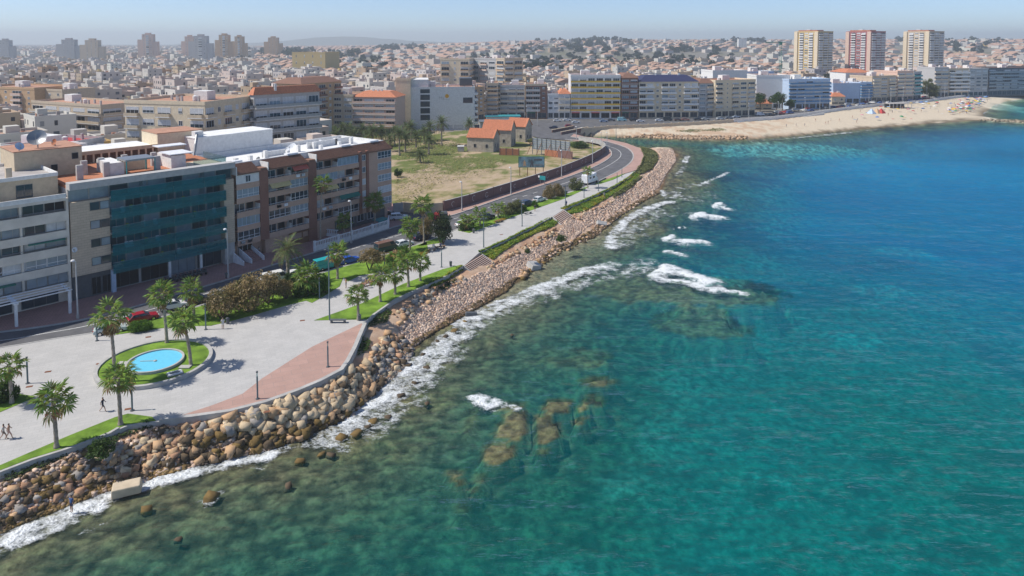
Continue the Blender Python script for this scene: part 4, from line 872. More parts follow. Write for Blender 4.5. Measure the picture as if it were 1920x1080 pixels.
AP('apartment_block', 'beige block with long terraces and a clay roof behind the red roofed shed', 60,282, 190,262, 196, 18, 4, 'BBBBB', 'beige_plaster', side='bb', bal='sand_plaster', roofm='roof_clay')
AP('apartment_block', 'ochre yellow flat block above the far green trees', 548,900, 610,890, 99, 40, 3, 'wwww', 'dull_ochre', gf=1)
AP('warehouse', 'blue grey walled warehouse with red sheet roof behind the left block', 77,178, 196,196, 226, 14, 1, '.', 'grey_plaster', cat='warehouse', roofm='red_paint', gf=3, shop='shutter', gh=14)
AP('apartment_block', 'pink white house with roof hut beside the red roofed warehouse', 0,172, 75,166, 232, 12, 3, 'w.w', 'white_plaster', side='w', roofm='terracotta', gh=15)
AP('apartment_block', 'white low rear house behind the stair tower roof dishes', 118,168, 232,192, 262, 12, 3, 'w.w', 'white_plaster', side='w', roofm='roof_white', gh=12.5)
for i, (x0, x1, w_, nm) in enumerate(((1489,1533,'tower_yellow','yellow'),(1585,1632,'tower_red','dark red'),(1693,1741,'sand_plaster','sand coloured'))):
    r, L_, h_ = AP('tower_block', f'tall {nm} tower block on the hill above the bay', x0,822, x1,792, 60, 24, 17, 'wbWbw', w_, side='bbb', bal='white_plaster', cat='tower block', group='three tower blocks on the hill', frame='white_paint', roofm='terracotta')
    for k in (0, .86): bx('corner_strip', M['cream_plaster'] if i != 1 else M['pink_plaster'], r, L_*k, L_*(k+.14), -1.2, -.002, 0, h_+.3)
    bx('roof_room', M['terracotta'], r, L_*.1, L_*.9, 2, 12, h_+.85, h_+2.2)
for i, (x, y, Y, w) in enumerate(((277,65,1500,20),(376,68,1350,24),(420,66,1500,18),(448,69,1500,15),(512,71,1700,18),(128,75,1400,24),(172,76,1300,24),(8,76,1400,18),(355,69,1500,16),(1392,73,2000,15))):
    r, L_, h_ = AP('distant_tower', f'hazy {["pink","blue grey","stepped brown","stepped tan","small tan","long grey","long pale","grey","stepped pink","small pale"][i]} high block on the far skyline', x-w/2,Y, x+w/2,Y, y, 12, 10, 'www' if i > 3 else 'wbw', ['pink_plaster','grey_plaster','tan_plaster','tan_plaster','tan_plaster','grey_plaster','beige_plaster','grey_plaster','pink_plaster','white_plaster'][i], bal='white_plaster', cat='tower block', gz=3 if x < 600 else 20)
    if i < 9: wm_ = M[['pink_plaster','grey_plaster','tan_plaster','tan_plaster','tan_plaster','grey_plaster','beige_plaster','grey_plaster','pink_plaster'][i]]; bx('wing', wm_, r, -L_*.45, -.01, 1, 11, 0, h_*.80); bx('wing', wm_, r, L_+.01, L_*1.4, 1, 11, 0, h_*.72); bx('roof_room', wm_, r, L_*.25, L_*.7, 2, 9, h_+.86, h_+4)
# ================================================================ THE TOWN'S HOUSES
WALLS = [((.68,.64,.58),'white'),((.65,.54,.47),'pinkish white'),((.62,.57,.51),'off white'),((.58,.46,.38),'pale pink'),((.55,.44,.31),'cream'),((.47,.36,.25),'beige'),((.52,.49,.47),'pale grey'),((.46,.30,.18),'tan'),((.60,.42,.16),'ochre'),((.66,.63,.56),'ivory')]
ROOFS = [((.45,.29,.21),'terracotta'),((.54,.48,.43),'grey'),((.60,.58,.56),'white'),((.50,.37,.29),'clay'),((.38,.36,.34),'dark felt')]
def house_geo(w, d, h, wall, roofc, kind, rn, wins, fb=None):     # box with roof, parapet or gable, roof hut and window panes; origin: middle of the base
    b = MB() if fb is None else fb
    b.box(-w/2, w/2, -d/2, d/2, -2, h, 0, wall, bottom=False)
    rb = MB()
    if kind == 'flat':
        for q in ((-w/2-.05,w/2+.05,-d/2-.05,-d/2+.2),(-w/2-.05,w/2+.05,d/2-.2,d/2+.05),(-w/2-.05,-w/2+.2,-d/2+.2,d/2-.2),(w/2-.2,w/2+.05,-d/2+.2,d/2-.2)): rb.box(*q, h+.0, h+.9, 0, wall, bottom=False)
        rb.quad((-w/2+.2,-d/2+.2,h+.05),(w/2-.2,-d/2+.2,h+.05),(w/2-.2,d/2-.2,h+.05),(-w/2+.2,d/2-.2,h+.05), 0, roofc)
        x, y = rn.uniform(-.25,.25)*w, rn.uniform(-.1,.3)*d; q = rn.uniform(1.2, 2.2); wq = rn.uniform(.85,1.15); wc = tuple(min(.75, c*wq) for c in wall)
        rb.box(x-q, x+q, y-q, y+q, h, h+rn.uniform(2.2, 3.2), 0, wc, bottom=False)
        for _ in range(rn.randint(1, 4)):
            x, y = rn.uniform(-.42,.42)*w, rn.uniform(-.42,.42)*d; q = rn.uniform(.25, .7); c = rn.choice([(.6,.58,.55),(.35,.3,.28),wall,(.45,.22,.14),(.2,.26,.3)])
            rb.box(x-q, x+q, y-q*.8, y+q*.8, h, h+rn.uniform(.8, 1.9), 0, c, bottom=False)
        if rn.random() < .25:
            x0, x1 = sorted((rn.uniform(-.45,.45)*w, rn.uniform(-.45,.45)*w)); rb.box(x0, x1+1, -d*.45, -d*.2, h+2.1, h+2.25, 0, rn.choice([(.6,.6,.58),(.5,.3,.1),(.25,.3,.3),(.55,.45,.2)]))
    else:
        e = .4; rh = w*.2
        rb.add([(-w/2-e,-d/2-e,h),(w/2+e,-d/2-e,h),(w/2+e,d/2+e,h),(-w/2-e,d/2+e,h),(0,-d/2-e,h+rh),(0,d/2+e,h+rh)] if kind == 'gable' else [(-w/2-e,-d/2-e,h),(w/2+e,-d/2-e,h),(w/2+e,d/2+e,h),(-w/2-e,d/2+e,h),(0,-d/6,h+rh),(0,d/6,h+rh)],
               [(1,2,5,4),(3,0,4,5),(0,1,4),(2,3,5)], 0, roofc)
        rb.box(w*.2, w*.2+.6, 0, .6, h, h+rh+.8, 0, (.5,.45,.4), bottom=False)
    wb = MB()
    if wins:
        nf = max(1, int(h/3.1)); fh = h/nf
        for k in range(nf):
            for ax, L_ in (('f', w), ('r', d), ('l', d)):
                n = max(1, int(L_/3.6))
                for i in range(n):
                    if rn.random() < .22: continue
                    u = -L_/2+(i+.5)*L_/n; ww = rn.choice([.5,.6,.9]); z0 = k*fh+fh*.3; z1 = z0+fh*.45; c = rn.choice([(.03,.035,.04),(.05,.05,.06),(.12,.14,.16),(.3,.3,.3)])
                    if ax == 'f': wb.box(u-ww, u+ww, -d/2-.05, -d/2, z0, z1, 0, c, bottom=False)
                    elif ax == 'r': wb.box(w/2, w/2+.05, u-ww, u+ww, z0, z1, 0, c, bottom=False)
                    else: wb.box(-w/2-.05, -w/2, u-ww, u+ww, z0, z1, 0, c, bottom=False)
    return b, rb, wb
LMK = [(310,200,'the ochre corner block'),(530,180,'the grey blue rounded block'),(565,170,'the tan brown corner block'),(640,180,'the grey cream block'),(705,185,'the dusty red block'),(830,160,'the white hotel'),(905,165,'the orange tan block'),(960,165,'the grey stone block'),(1050,175,'the low white houses'),(1115,145,'the yellow block'),(1180,145,'the dark brown block'),(1253,145,'the blue roofed block'),(1378,150,'the sunlit beige block'),(1520,150,'the blue glass block'),(1590,150,'the blue wedge block'),(1660,145,'the cream grey beach block'),(1700,135,'the pink beige beach block'),(1745,140,'the tall eucalyptus'),(1800,130,'the bold white balcony block'),(1890,128,'the dark hotel'),(850,110,'the two pink roof boxes'),(910,110,'the red awning block'),(30,170,'the orange brick block'),(120,185,'the grey green windowed block'),(140,220,'the red roofed warehouse'),(160,250,'the stair tower dishes'),(350,255,'the windowless tan tower'),(1520,80,'the yellow tower'),(1615,80,'the dark red tower'),(1730,80,'the sand coloured tower'),(580,96,'the ochre yellow flat block'),(278,75,'the pink skyline block'),(420,70,'the stepped brown skyline block'),(100,75,'the grey skyline slab'),(1392,80,'the small pale hilltop block')]
cand = []
ROADX = [W2([(1700,100),(1660,130)])]
fx = np.array([f[0] for f in FOOT]); fy = np.array([f[1] for f in FOOT]); fr_ = np.array([f[2] for f in FOOT])
KEEPS = [W2(q) for q in ([(560,250),(735,405),(845,400),(1145,300),(1145,255),(1100,222),(1000,222),(940,224),(880,236),(600,228)],[(-900,900),(-500,640),(0,548),(440,455),(735,400),(845,402),(1145,303),(1400,300),(1400,1500),(-900,1500)],[(960,236),(1330,228),(1560,205),(1800,176),(2000,163),(2000,158),(1800,172),(1560,198),(1330,219),(960,222)])]
GREEN = [(480,98,95,7),(640,105,60,8),(700,112,40,10),(950,108,80,8),(1080,95,110,7),(1150,110,130,10),(1300,108,90,9),(1130,75,60,4),(1560,150,10,10),(1390,82,60,6),(1010,115,50,8),(1820,95,60,8),(1700,90,30,6),(750,92,60,5),(560,97,30,6)]
rnd = random.Random(11)
for zone, th in ((0, R(47)), (1, R(14))):
    ca, sa = math.cos(th), math.sin(th)
    for step, y0, y1 in ((1.0, 120, 720), (1.6, 720, 1300), (2.6, 1300, 4300)):
        pw, pd = 13.5*step, 15.5*step
        for i in range(-int(5200/pw), int(5200/pw)):
            for j in range(-int(5200/pd), int(5200/pd)):
                a = i*pw; bq = j*pd+(j//2)*5*step
                if (i % 13) == 0: continue
                x = a*ca-bq*sa; y = a*sa+bq*ca
                if y < y0 or y > y1 or abs(x) > y*.80+40: continue
                px, py = proj((x, y, 6))
                if (zone == 0) != (px < 1000): continue
                if px < -60 or px > 2000: continue
                cand.append((x, y, px, py, th, pw, pd, step))
cx = np.array([c[0] for c in cand]); cy_ = np.array([c[1] for c in cand])
bad = np.logical_or.reduce([inpoly(cx, cy_, q) for q in KEEPS])
seaward = ~inpoly(cx, cy_, Upoly) | ((pdist(cx, cy_, W2(S_EDGE)) < 75) & (cy_ < 345)) | (pdist(cx, cy_, W2(SEAWALL)) < 48)
cxg = fbm(cx/90, cy_/90, 91); hz = hill(cx, cy_)
infoot = np.zeros(len(cx), bool)
for k in range(len(fx)): infoot |= np.hypot(cx-fx[k], cy_-fy[k]) < fr_[k]+5
houses = []
for k, c in enumerate(cand):
    if bad[k] or seaward[k] or infoot[k]: continue
    x, y, px, py, th, pw, pd, step = c
    g = any(((px-e[0])/e[2])**2+((proj((x,y,hz[k]))[1]-e[1])/e[3])**2 < 1.0 for e in GREEN)
    if g and rnd.random() < .8: continue
    if y > 1300 and rnd.random() < .30: continue
    w = pw/step*rnd.uniform(.92, 1.04)*(1 if step < 2 else 1.5); d = pd/step*rnd.uniform(.8, 1.0)*(1 if step < 2 else 1.4)
    red = sstep(600, 1000, y)*.5*(px > 480)
    kind = 'gable' if rnd.random() < .12+red else 'flat'
    if kind == 'gable' and rnd.random() < .5: kind = 'hip'
    nfl = rnd.choices([2,3,4,5], [.30,.40,.22,.08])[0] if (px < 1000 and y < 700) else rnd.choices([1,2,3,4], [.18,.52,.25,.05])[0]
    if y < 260: nfl = max(nfl, 3)
    if kind != 'flat': nfl = min(nfl, 2)
    wi = rnd.choices(range(10), [34,20,18,8,7,4,5,2,1,8] if px < 1000 else [34,6,16,4,8,6,8,3,1,14])[0]
    wq = rnd.uniform(.82, 1.05); wall = tuple(v*wq*rnd.uniform(.98,1.02) for v in WALLS[wi][0])
    ri = 0 if kind != 'flat' else rnd.choices(range(5), [14,26,28,26,6])[0]
    houses.append([x, y, hz[k], px, th, w, d, nfl*3.1+rnd.uniform(-.2,.6), wall, WALLS[wi][1], ROOFS[ri], kind, nfl])
# who shows largest: walk from near to far with a skyline
houses.sort(key=lambda q: q[1]); skyl = np.full(2100, 1080.0); score = []
for hq in houses:
    pxl, pt = proj((hq[0], hq[1], hq[2]+hq[7])); hw = hq[5]*.6*FPX/hq[1]; a = int(max(0, pxl-hw)+60); e = int(min(2099, pxl+hw+60))
    if e <= a: score.append(0); continue
    s = skyl[a:e]; vis = np.clip(np.minimum(s, proj((hq[0],hq[1],hq[2]))[1])-pt, 0, None).sum()+ (hq[5]*hq[6]*.4*(FPX/hq[1])**2*max(.02,(HC-hq[7])/hq[1]) if (s > pt-3).mean() > .4 else 0)
    skyl[a:e] = np.minimum(s, pt+.15*(proj((hq[0],hq[1],hq[2]))[1]-pt)); score.append(vis if -20 < pxl < 1940 else 0)
order = np.argsort(-np.array(score)); single = set(order[:300].tolist())
st_v = MB()
for k, hq in enumerate(houses):
    x, y, z, px, th, w, d, h, wall, wn_, rf, kind, nfl = hq; rn = random.Random(k)
    if k in single:
        py = proj((x, y, z+h))[1]
        lm = min(LMK, key=lambda q: (q[0]-px)**2+(1.6*(q[1]-py))**2); dx = 'left of' if px < lm[0]-25 else 'right of' if px > lm[0]+25 else 'in line with'; dy = 'above' if py < lm[1]-12 else 'below' if py > lm[1]+12 else 'level with'
        rl = {'flat':rf[1]+' roof','gable':'gable roof','hip':'hipped roof'}[kind]
        dd = 'straight '+dy if dx == 'in line with' and dy != 'level with' else 'beside' if dx == 'in line with' else dx if dy == 'level with' else dx+' and '+dy
        lab = f'{wn_} {["one","one","two","three","four","five"][nfl]}-storey house, {rl}, {dd} {lm[2]}'
        hb, rb, wb = house_geo(w, d, h, wall, rf[0], kind, rn, y < 900)
        t = hb.build('house', M['far_wall']); t.location = (x, y, z); t.rotation_euler = (0,0,th); tag(t, lab, 'house', 'houses of the old town')
        rb.build('roof', M['far_wall'], t)
        if wb.f: o_ = wb.build('window', M['far_wall'], t); o_['kind'] = 'stuff'
    else:
        hb = MB(); hb, rb, wb = house_geo(w, d, h, wall, rf[0], kind, rn, y < 650)
        ca, sa = math.cos(th), math.sin(th)
        for q in (hb, rb, wb):
            if q.f:
                o = len(st_v.v); st_v.v.extend([(x+a*ca-b_*sa, y+a*sa+b_*ca, z+c) for a, b_, c in q.v]); st_v.f.extend([[o+i for i in f] for f in q.f]); st_v.m.extend(q.m); st_v.c.extend(q.c)
tag(st_v.build('distant_houses', M['far_wall']), 'mass of small white, pink and terracotta houses spreading to the skyline', 'houses', kind='stuff')

# ================================================================ PLANTS
def leaf_cloud(n, lumps, size, cols, rn, spread=.34, up=.5, flat=1.0):       # many leaf quads in uneven clumps inside a unit crown (radius 1, base z 0)
    nr = np.random.default_rng(rn); L = []
    for _ in range(lumps):
        v = nr.normal(size=3); v /= np.linalg.norm(v); r = nr.uniform(.35, .75); L.append((v[0]*r, v[1]*r, max(-.3, v[2])*r*flat+up, nr.uniform(.7, 1.25)*spread))
    L = np.array(L); k = nr.integers(0, lumps, n); v = nr.normal(size=(n,3)); v /= np.linalg.norm(v, axis=1)[:,None]
    rr = nr.uniform(.55, 1.08, n)**.6*L[k,3]; c = L[k,:3]+v*rr[:,None]*np.array([1,1,.8*flat])
    a = nr.normal(size=(n,3))*.7+v; a /= np.linalg.norm(a, axis=1)[:,None]; t = np.cross(a, nr.normal(size=(n,3))); t /= np.linalg.norm(t, axis=1)[:,None]; b_ = np.cross(a, t)
    s = size*nr.uniform(.6, 1.3, n)[:,None]
    V = np.stack([c-t*s, c-b_*s*.55, c+t*s, c+b_*s*.55], 1).reshape(-1, 3); F = np.arange(4*n).reshape(n, 4)
    cb = np.array(cols); lc = nr.integers(0, len(cb), lumps); q = cb[np.where(nr.random(n) < .65, lc[k], nr.integers(0, len(cb), n))]*nr.uniform(.7, 1.3, n)[:,None]
    return V, F, q
GREENS = [(.06,.115,.022),(.08,.145,.025),(.045,.085,.02)]; BRIGHT = [(.095,.20,.018),(.13,.24,.025),(.075,.16,.018)]; TAM = [(.36,.26,.12),(.26,.21,.08),(.42,.32,.18),(.16,.15,.055)]
DARKG = [(.04,.07,.025),(.06,.085,.03),(.08,.10,.04)]; OLIVE = [(.18,.20,.075),(.22,.23,.09),(.13,.155,.06)]; ICE = [(.23,.36,.04),(.31,.37,.05),(.17,.29,.04),(.42,.36,.05)]
CL = {}
for nm, n, lu, sz, cols in (('tam',4200,34,.05,TAM),('dark',3600,30,.055,DARKG),('bush',2400,20,.07,BRIGHT),('olive',2400,20,.07,OLIVE),('green',2600,22,.07,GREENS)):
    for v in range(3):
        a, f, q = leaf_cloud(n, lu, sz, cols, 100+v*7+len(nm)); CL[nm, v] = npmesh('crown_'+nm, a, f, M['leaf'], q)
for v in range(3): a, f, q = leaf_cloud(420, 9, .16, [(.022,.042,.022),(.03,.055,.025),(.04,.06,.028)], 50+v); CL['far', v] = npmesh('crown_far', a, f, M['leaf'], q)
def shrub(name, label, cat, px, py, w, h, kind, v=0, trunk=0.0, group=None, lean=0, crown='crown'):
    p = P(px, py); t = thing(name, label, cat, tuple(p), v*2.1, group)
    b = MB(); rn = random.Random(px)
    for k in range(4 if trunk < 1 else 3):
        a = k*1.7+px; b.tube([(0.1*math.cos(a),.1*math.sin(a),-.1),(.12*w*math.cos(a)+lean*.3,.12*w*math.sin(a),trunk*.6+.3),(.25*w*math.cos(a)+lean,.25*w*math.sin(a),trunk+h*.4)], [.14,.1,.05], 6)
    b.build('trunk', M['bark'], t)
    obj(crown, CL[kind, v % 3], t, (lean, 0, trunk), rn.uniform(0, 6), (w/2, w/2, (h-trunk)/1.35)); return t
g_ = 'brown tamarisks beside the promenade'
shrub('tamarisk_tree', 'leftmost round brown tamarisk on the lawn near the fountain', 'tree', 417, 596, 5.8, 5.0, 'tam', 0, .8, g_)
shrub('tamarisk_tree', 'largest brown tamarisk in the dense clump by the road', 'tree', 468, 584, 7.5, 6.4, 'tam', 1, .9, g_)
shrub('tamarisk_tree', 'brown tamarisk at the right of the dense clump by the road', 'tree', 503, 568, 6.0, 5.4, 'tam', 2, .8, g_)
shrub('tamarisk_tree', 'brown tamarisk at the back left of the dense clump', 'tree', 440, 575, 4.6, 4.4, 'tam', 2, .6, g_)
shrub('tamarisk_tree', 'small brown tamarisk at the right end of the clump', 'tree', 536, 560, 3.6, 3.4, 'tam', 0, .5, g_)
shrub('tamarisk_tree', 'lone leaning tamarisk with a bare trunk on the bright lawn', 'tree', 693, 506, 5.6, 4.4, 'tam', 1, 1.5, g_, -1.0)
shrub('leafy_tree', 'tall dense dark green tree by the promenade crossing', 'tree', 829, 458, 5.4, 7.0, 'dark', 0, 1.0)
shrub('leafy_tree', 'brownish tree left of the tall dense dark one', 'tree', 800, 449, 4.2, 5.2, 'tam', 2, 1.0)
for i, (x, y, w, h, k, l) in enumerate(((563,556,3.0,2.6,'green','mid green bush behind the dark fan palm'),(592,553,4.4,4.2,'bush','large bright green bush left of the tall dark pole'),(608,548,3.4,3.0,'bush','bright bush against the tall dark pole'),(545,536,3.0,2.6,'green','green bush at the foot of the date palm'),(733,497,2.8,2.0,'bush','low green bush near the banana plant'),(757,478,3.4,2.0,'bush','clipped green hedge below the white parked car'),(880,429,3.2,2.2,'green','green bush under the two young palms'),(868,432,2.4,1.8,'green','green bush left of the two young palms'),(955,402,4.4,3.2,'olive','olive bush row beside the small palm'),(968,398,4.0,3.6,'olive','taller olive bush by the road'),(982,394,2.4,1.8,'bush','green bush beside the dark lamp post'),(1003,388,2.2,1.9,'bush','round clipped green bush by the white car'),(1030,372,4.0,4.0,'tam','brown bush left of the pair beside the road'),(1046,368,4.4,3.8,'tam','brown bush right of the pair beside the road'),(1078,356,4.8,3.9,'olive','dark olive bush in front of the camper van'),(5,752,3.6,3.0,'green','dark bush at the left edge on the small lawn'),(190,852,3.2,1.6,'green','dark creeping bush over the rocks below the left lawn'),(965,254,5,3,'green','green bush beside the ruined shed'),(1000,268,6,2.6,'olive','scrub in front of the big billboard frame'),(1085,275,9,2.4,'green','wild bush behind the curved wall'),(745,330,3.4,2.6,'green','low palm like bush behind the brick block'),(906,258,3,2,'olive','dry creeper bush at the shed wall'),(1052,452,2.6,1.4,'green','low bush on the stones below the upper steps'),(990,474,1.6,.8,'green','small green tuft on the pale stones'))):
    shrub('bush', l, 'bush', x, y, w, h, k, i)
hd = thing('clipped_hedge', 'rounded clipped green hedge beside the red car', 'hedge', tuple(P(264,621)), R(30))
a, f, q = leaf_cloud(5200, 60, .06, BRIGHT, 5, .35, .5); a = np.c_[np.sign(a[:,0])*np.abs(a[:,0])**.8*1.9, a[:,1]*1.1, np.clip(a[:,2], 0, 1.0)*1.45]
obj('foliage', npmesh('hedge_foliage', a, f, M['leaf'], q), hd)

# palms -------------------------------------------------------------
def fan_leaf(rn, dry=False, droop=.3):
    nr = random.Random(rn); b = MB(); c = (.19,.27,.055) if not dry else (.40,.26,.11)
    pl = 1.0; tip = Vector((pl, 0, .02-droop*.15)); c0 = tuple(v*.8 for v in c) if dry else (.14,.15,.05)
    b.add([(0,-.03,0),(0,.03,0),(pl,.02,tip.z),(pl,-.02,tip.z)], [(0,1,2,3)], 0, c0)
    n = 13; prev = None
    for k in range(n):
        a = R(-122+244*k/(n-1)); l = (.95 if abs(a) < 1.2 else .75)*nr.uniform(.85, 1.1); w = .078
        d = Vector((math.cos(a), math.sin(a), -.05)); s = Vector((-math.sin(a), math.cos(a), 0)); z = (.05 if k % 2 else -.05)
        m = tip+d*l*.55; e = tip+d*l-Vector((0,0,droop*.5*nr.uniform(.6,1.5)))
        col = tuple(v*nr.uniform(.75, 1.35) for v in c)
        vs = [tip, m+s*w+Vector((0,0,z)), e, m-s*w-Vector((0,0,z))]
        b.add([tuple(v) for v in vs], [(0,1,2,3)], 0, col)
    return b.mesh('fan_leaf_mesh', M['leaf'])
FAN = [fan_leaf(i, False, .25+.1*i) for i in range(4)]; FANDRY = [fan_leaf(10+i, True, .7) for i in range(2)]
def pinnate(rn, L_=2.8, n=22, dry=False, droop=1.0):
    nr = random.Random(rn); b = MB(); base = (.17,.19,.075) if not dry else (.22,.16,.06); pts = []
    for k in range(n+1):
        t = k/n; pts.append(Vector((L_*(t-.12*t*t), 0, L_*(.34*t-.62*droop*t*t))))
    for k in range(n):
        b.add([tuple(pts[k]+Vector((0,-.025,0))), tuple(pts[k]+Vector((0,.025,0))), tuple(pts[k+1]+Vector((0,.02,0))), tuple(pts[k+1]+Vector((0,-.02,0)))], [(0,1,2,3)], 0, (.12,.12,.05))
        if k < 2: continue
        for s in (-1, 1):
            l = .55*math.sin(math.pi*min(1, .18+k/n*.78))*nr.uniform(.8, 1.15)+.1; o = pts[k]; d = (pts[k+1]-pts[k]).normalized()
            e = o+d*l*.55+Vector((0, s*l*.75, l*nr.uniform(.1, .45)-.1)); col = tuple(v*nr.uniform(.7, 1.4) for v in base)
            b.add([tuple(o), tuple(o+d*.10), tuple(e)], [(0,1,2)], 0, col)
    return b.mesh('frond_mesh', M['leaf'])
PIN = [pinnate(i, 2.8, 20, False, .7+.2*i) for i in range(3)]; PIND = [pinnate(9, 2.6, 16, True, 1.5)]
def trunk_mesh(h, r0, r1, lean, seed, flare=1.5):
    rn = random.Random(seed); b = MB(); n = max(6, int(h/.35)); pts = []; rad = []
    for k in range(n+1):
        t = k/n; pts.append((lean[0]*t*t, lean[1]*t*t, -.2+(h+.2)*t)); rad.append((r0+(r1-r0)*t)*(1+(flare-1)*max(0,1-t*7))*(1.0+(.09 if k % 2 else -.05)))
    b.tube(pts, rad, 9); return b.mesh('palm_trunk', M['trunk'], False), pts[-1]
def palm(label, px, py, pyc, kind='fan', r=2.0, nl=24, skirt=0, seed=0, group='fan palms on the promenade', dx=None, tr=.22, cat='palm tree'):
    p = P(px, py); h = HZ(pyc, p.y); rn = random.Random(seed*13+px)
    xc = PZ(dx if dx is not None else px, p.y, h).x-p.x
    t = thing('palm_tree', label, cat, tuple(p), 0, group)
    me, top = trunk_mesh(h, tr, tr*.75, (xc, 0), seed); obj('trunk', me, t)
    for k in range(nl):
        el = 1.3-2.1*((k+.5)/nl)**.85+rn.uniform(-.1,.1); az = k*2.39996+rn.uniform(-.2,.2)
        me = rn.choice(FAN) if kind == 'fan' else rn.choice(PIN); s = r/1.8 if kind == 'fan' else r/2.5
        if el < -.35 and rn.random() < .35: me = rn.choice(FANDRY) if kind == 'fan' else PIND[0]
        o = obj('frond', me, t, (top[0]+.12*math.cos(az), top[1]+.12*math.sin(az), top[2]+.1*el), None, s*rn.uniform(.78, 1.16)); o.rotation_euler = (rn.uniform(-.45,.45), -el, az)
    if skirt:
        b = MB()
        for k in range(skirt):
            az = k*2.39996; m_ = rn.choice(FANDRY); mat_ = Matrix.Translation((top[0]+.1*math.cos(az), top[1]+.1*math.sin(az), top[2]-rn.uniform(.1,.8))) @ Matrix.Rotation(az, 4, 'Z') @ Matrix.Rotation(rn.uniform(.85, 1.35), 4, 'Y') @ Matrix.Scale(r/2.1*rn.uniform(.7,1), 4)
            vs = [tuple(mat_ @ v.co) for v in m_.vertices]; o_ = len(b.v); b.v.extend(vs)
            for f in m_.polygons: b.f.append([o_+i for i in f.vertices]); b.m.append(0); g = rn.uniform(.75, 1.3); b.c.append((.30*g,.19*g,.085*g))
        b.build('dead_fronds', M['leaf'], t)['kind'] = 'stuff'
    return t
palm('tall palm with a shaggy tan skirt of dead fronds left of the fountain', 216,721,592, 'fan', 2.2, 20, 30, 1, dx=206)
palm('tall straight palm behind the fountain ring', 313,646,551, 'fan', 2.1, 24, 6, 2, dx=303)
palm('leaning palm on the fountain lawn close to the basin', 358,689,600, 'fan', 2.0, 25, 4, 3, dx=342)
palm('palm at the promenade corner in front of the fountain ring', 226,797,709, 'fan', 1.9, 25, 0, 4, dx=221)
palm('nearest palm on the seaward lawn at lower left', 106,840,750, 'fan', 2.05, 27, 0, 5, dx=99)
palm('palm on the small lawn at the left edge', 22,756,686, 'fan', 1.9, 24, 3, 6, dx=17)
palm('bushy palm by the road behind the fountain palms', 364,596,546, 'fan', 2.0, 25, 3, 7, dx=360)
palm('date palm with arching grey green fronds at the road lawn', 541,531,468, 'pin', 3.1, 44, 0, 8, dx=537, tr=.32)
palm('short dark drooping fan palm beside the bright bush', 577,552,517, 'fan', 2.6, 28, 8, 9)
palm('palm standing alone on the bright road lawn', 633,523,474, 'fan', 2.1, 24, 10, 10)
palm('small palm nearest the bench on the shore lawn', 672,600,552, 'fan', 1.8, 24, 0, 11, dx=670)
palm('leftmost palm of the shore lawn row of four', 713,566,515, 'fan', 1.9, 23, 5, 12, dx=711)
palm('second palm of the shore lawn row of four', 741,552,511, 'fan', 2.0, 24, 3, 13)
palm('tallest palm of the shore lawn row of four', 766,538,487, 'fan', 1.9, 23, 3, 14, dx=763)
palm('rightmost palm of the shore lawn row of four', 788,527,491, 'fan', 1.9, 24, 0, 15)
palm('bushy palm by the road beside the white parked car', 769,470,427, 'fan', 2.3, 28, 4, 16)
palm('tall palm in front of the waste containers', 795,455,383, 'fan', 2.4, 24, 3, 17, dx=792, tr=.2)
palm('very tall slim palm in front of the brick block facade', 601,456,345, 'fan', 2.0, 23, 4, 18, dx=604, tr=.17)
palm('dark palm by the right corner of the brick block', 703,427,378, 'fan', 2.4, 28, 4, 19)
palm('dark low palm behind the white balustrade', 645,447,414, 'fan', 2.0, 24, 2, 20)
palm('young palm left of the pair by the parked white car', 877,430,414, 'fan', 2.2, 24, 0, 21)
palm('young palm right of the pair by the parked dark car', 900,423,404, 'fan', 2.1, 23, 0, 22)
palm('small palm at the end of the olive bushes', 934,408,391, 'fan', 1.9, 20, 0, 23)
palm('slim palm in front of the white camper van', 1102,353,321, 'fan', 1.7, 20, 0, 24, tr=.14)
bn = thing('banana_plant', 'pale yellow drooping plant between hedge and promenade', 'plant', tuple(P(741,492)))
for k in range(22): o = obj('leaf_blade', FANDRY[k % 2] if k % 2 else FAN[k % 4], bn, (0,0,1.0), None, 1.0); o.rotation_euler = (.2*(k % 3), .3-k*.06, k*2.4)
# date palm grove in the field: one joined crown mesh shared
def pin_crown(seed, n=46):
    rn = random.Random(seed); b = MB()
    for k in range(n):
        m_ = PIN[k % 3] if k < n*.85 else PIND[0]; el = 1.35-2.0*(k/n)**.9; mt = Matrix.Rotation(k*2.39996, 4, 'Z') @ Matrix.Rotation(-el, 4, 'Y') @ Matrix.Rotation(rn.uniform(-.3,.3), 4, 'X') @ Matrix.Scale(rn.uniform(.85,1.1), 4)
        o_ = len(b.v); b.v.extend([tuple(mt @ v.co) for v in m_.vertices]); ca_ = m_.attributes['Col'].data
        for i, f in enumerate(m_.polygons): b.f.append([o_+q for q in f.vertices]); b.m.append(0); cv = ca_[i].color; b.c.append((cv[0]*.8, cv[1]*.85, cv[2]*.9))
    return b.mesh('date_palm_crown', M['leaf'])
PCR = [pin_crown(s) for s in range(3)]; TRK = {}
GROVE = [(828,272,232),(880,256,233),(805,262,240),(780,276,256),(804,288,263),(749,290,253),(788,303,292),(731,282,262),(716,272,246),(771,264,239),(600,262,248),(620,264,246),(642,266,241),(662,270,252),(680,270,243),(699,274,248),(716,262,252),(740,270,248),(760,284,260),(690,262,252),(655,262,245),(795,268,249),(762,258,244),(630,274,255),(575,270,256)]
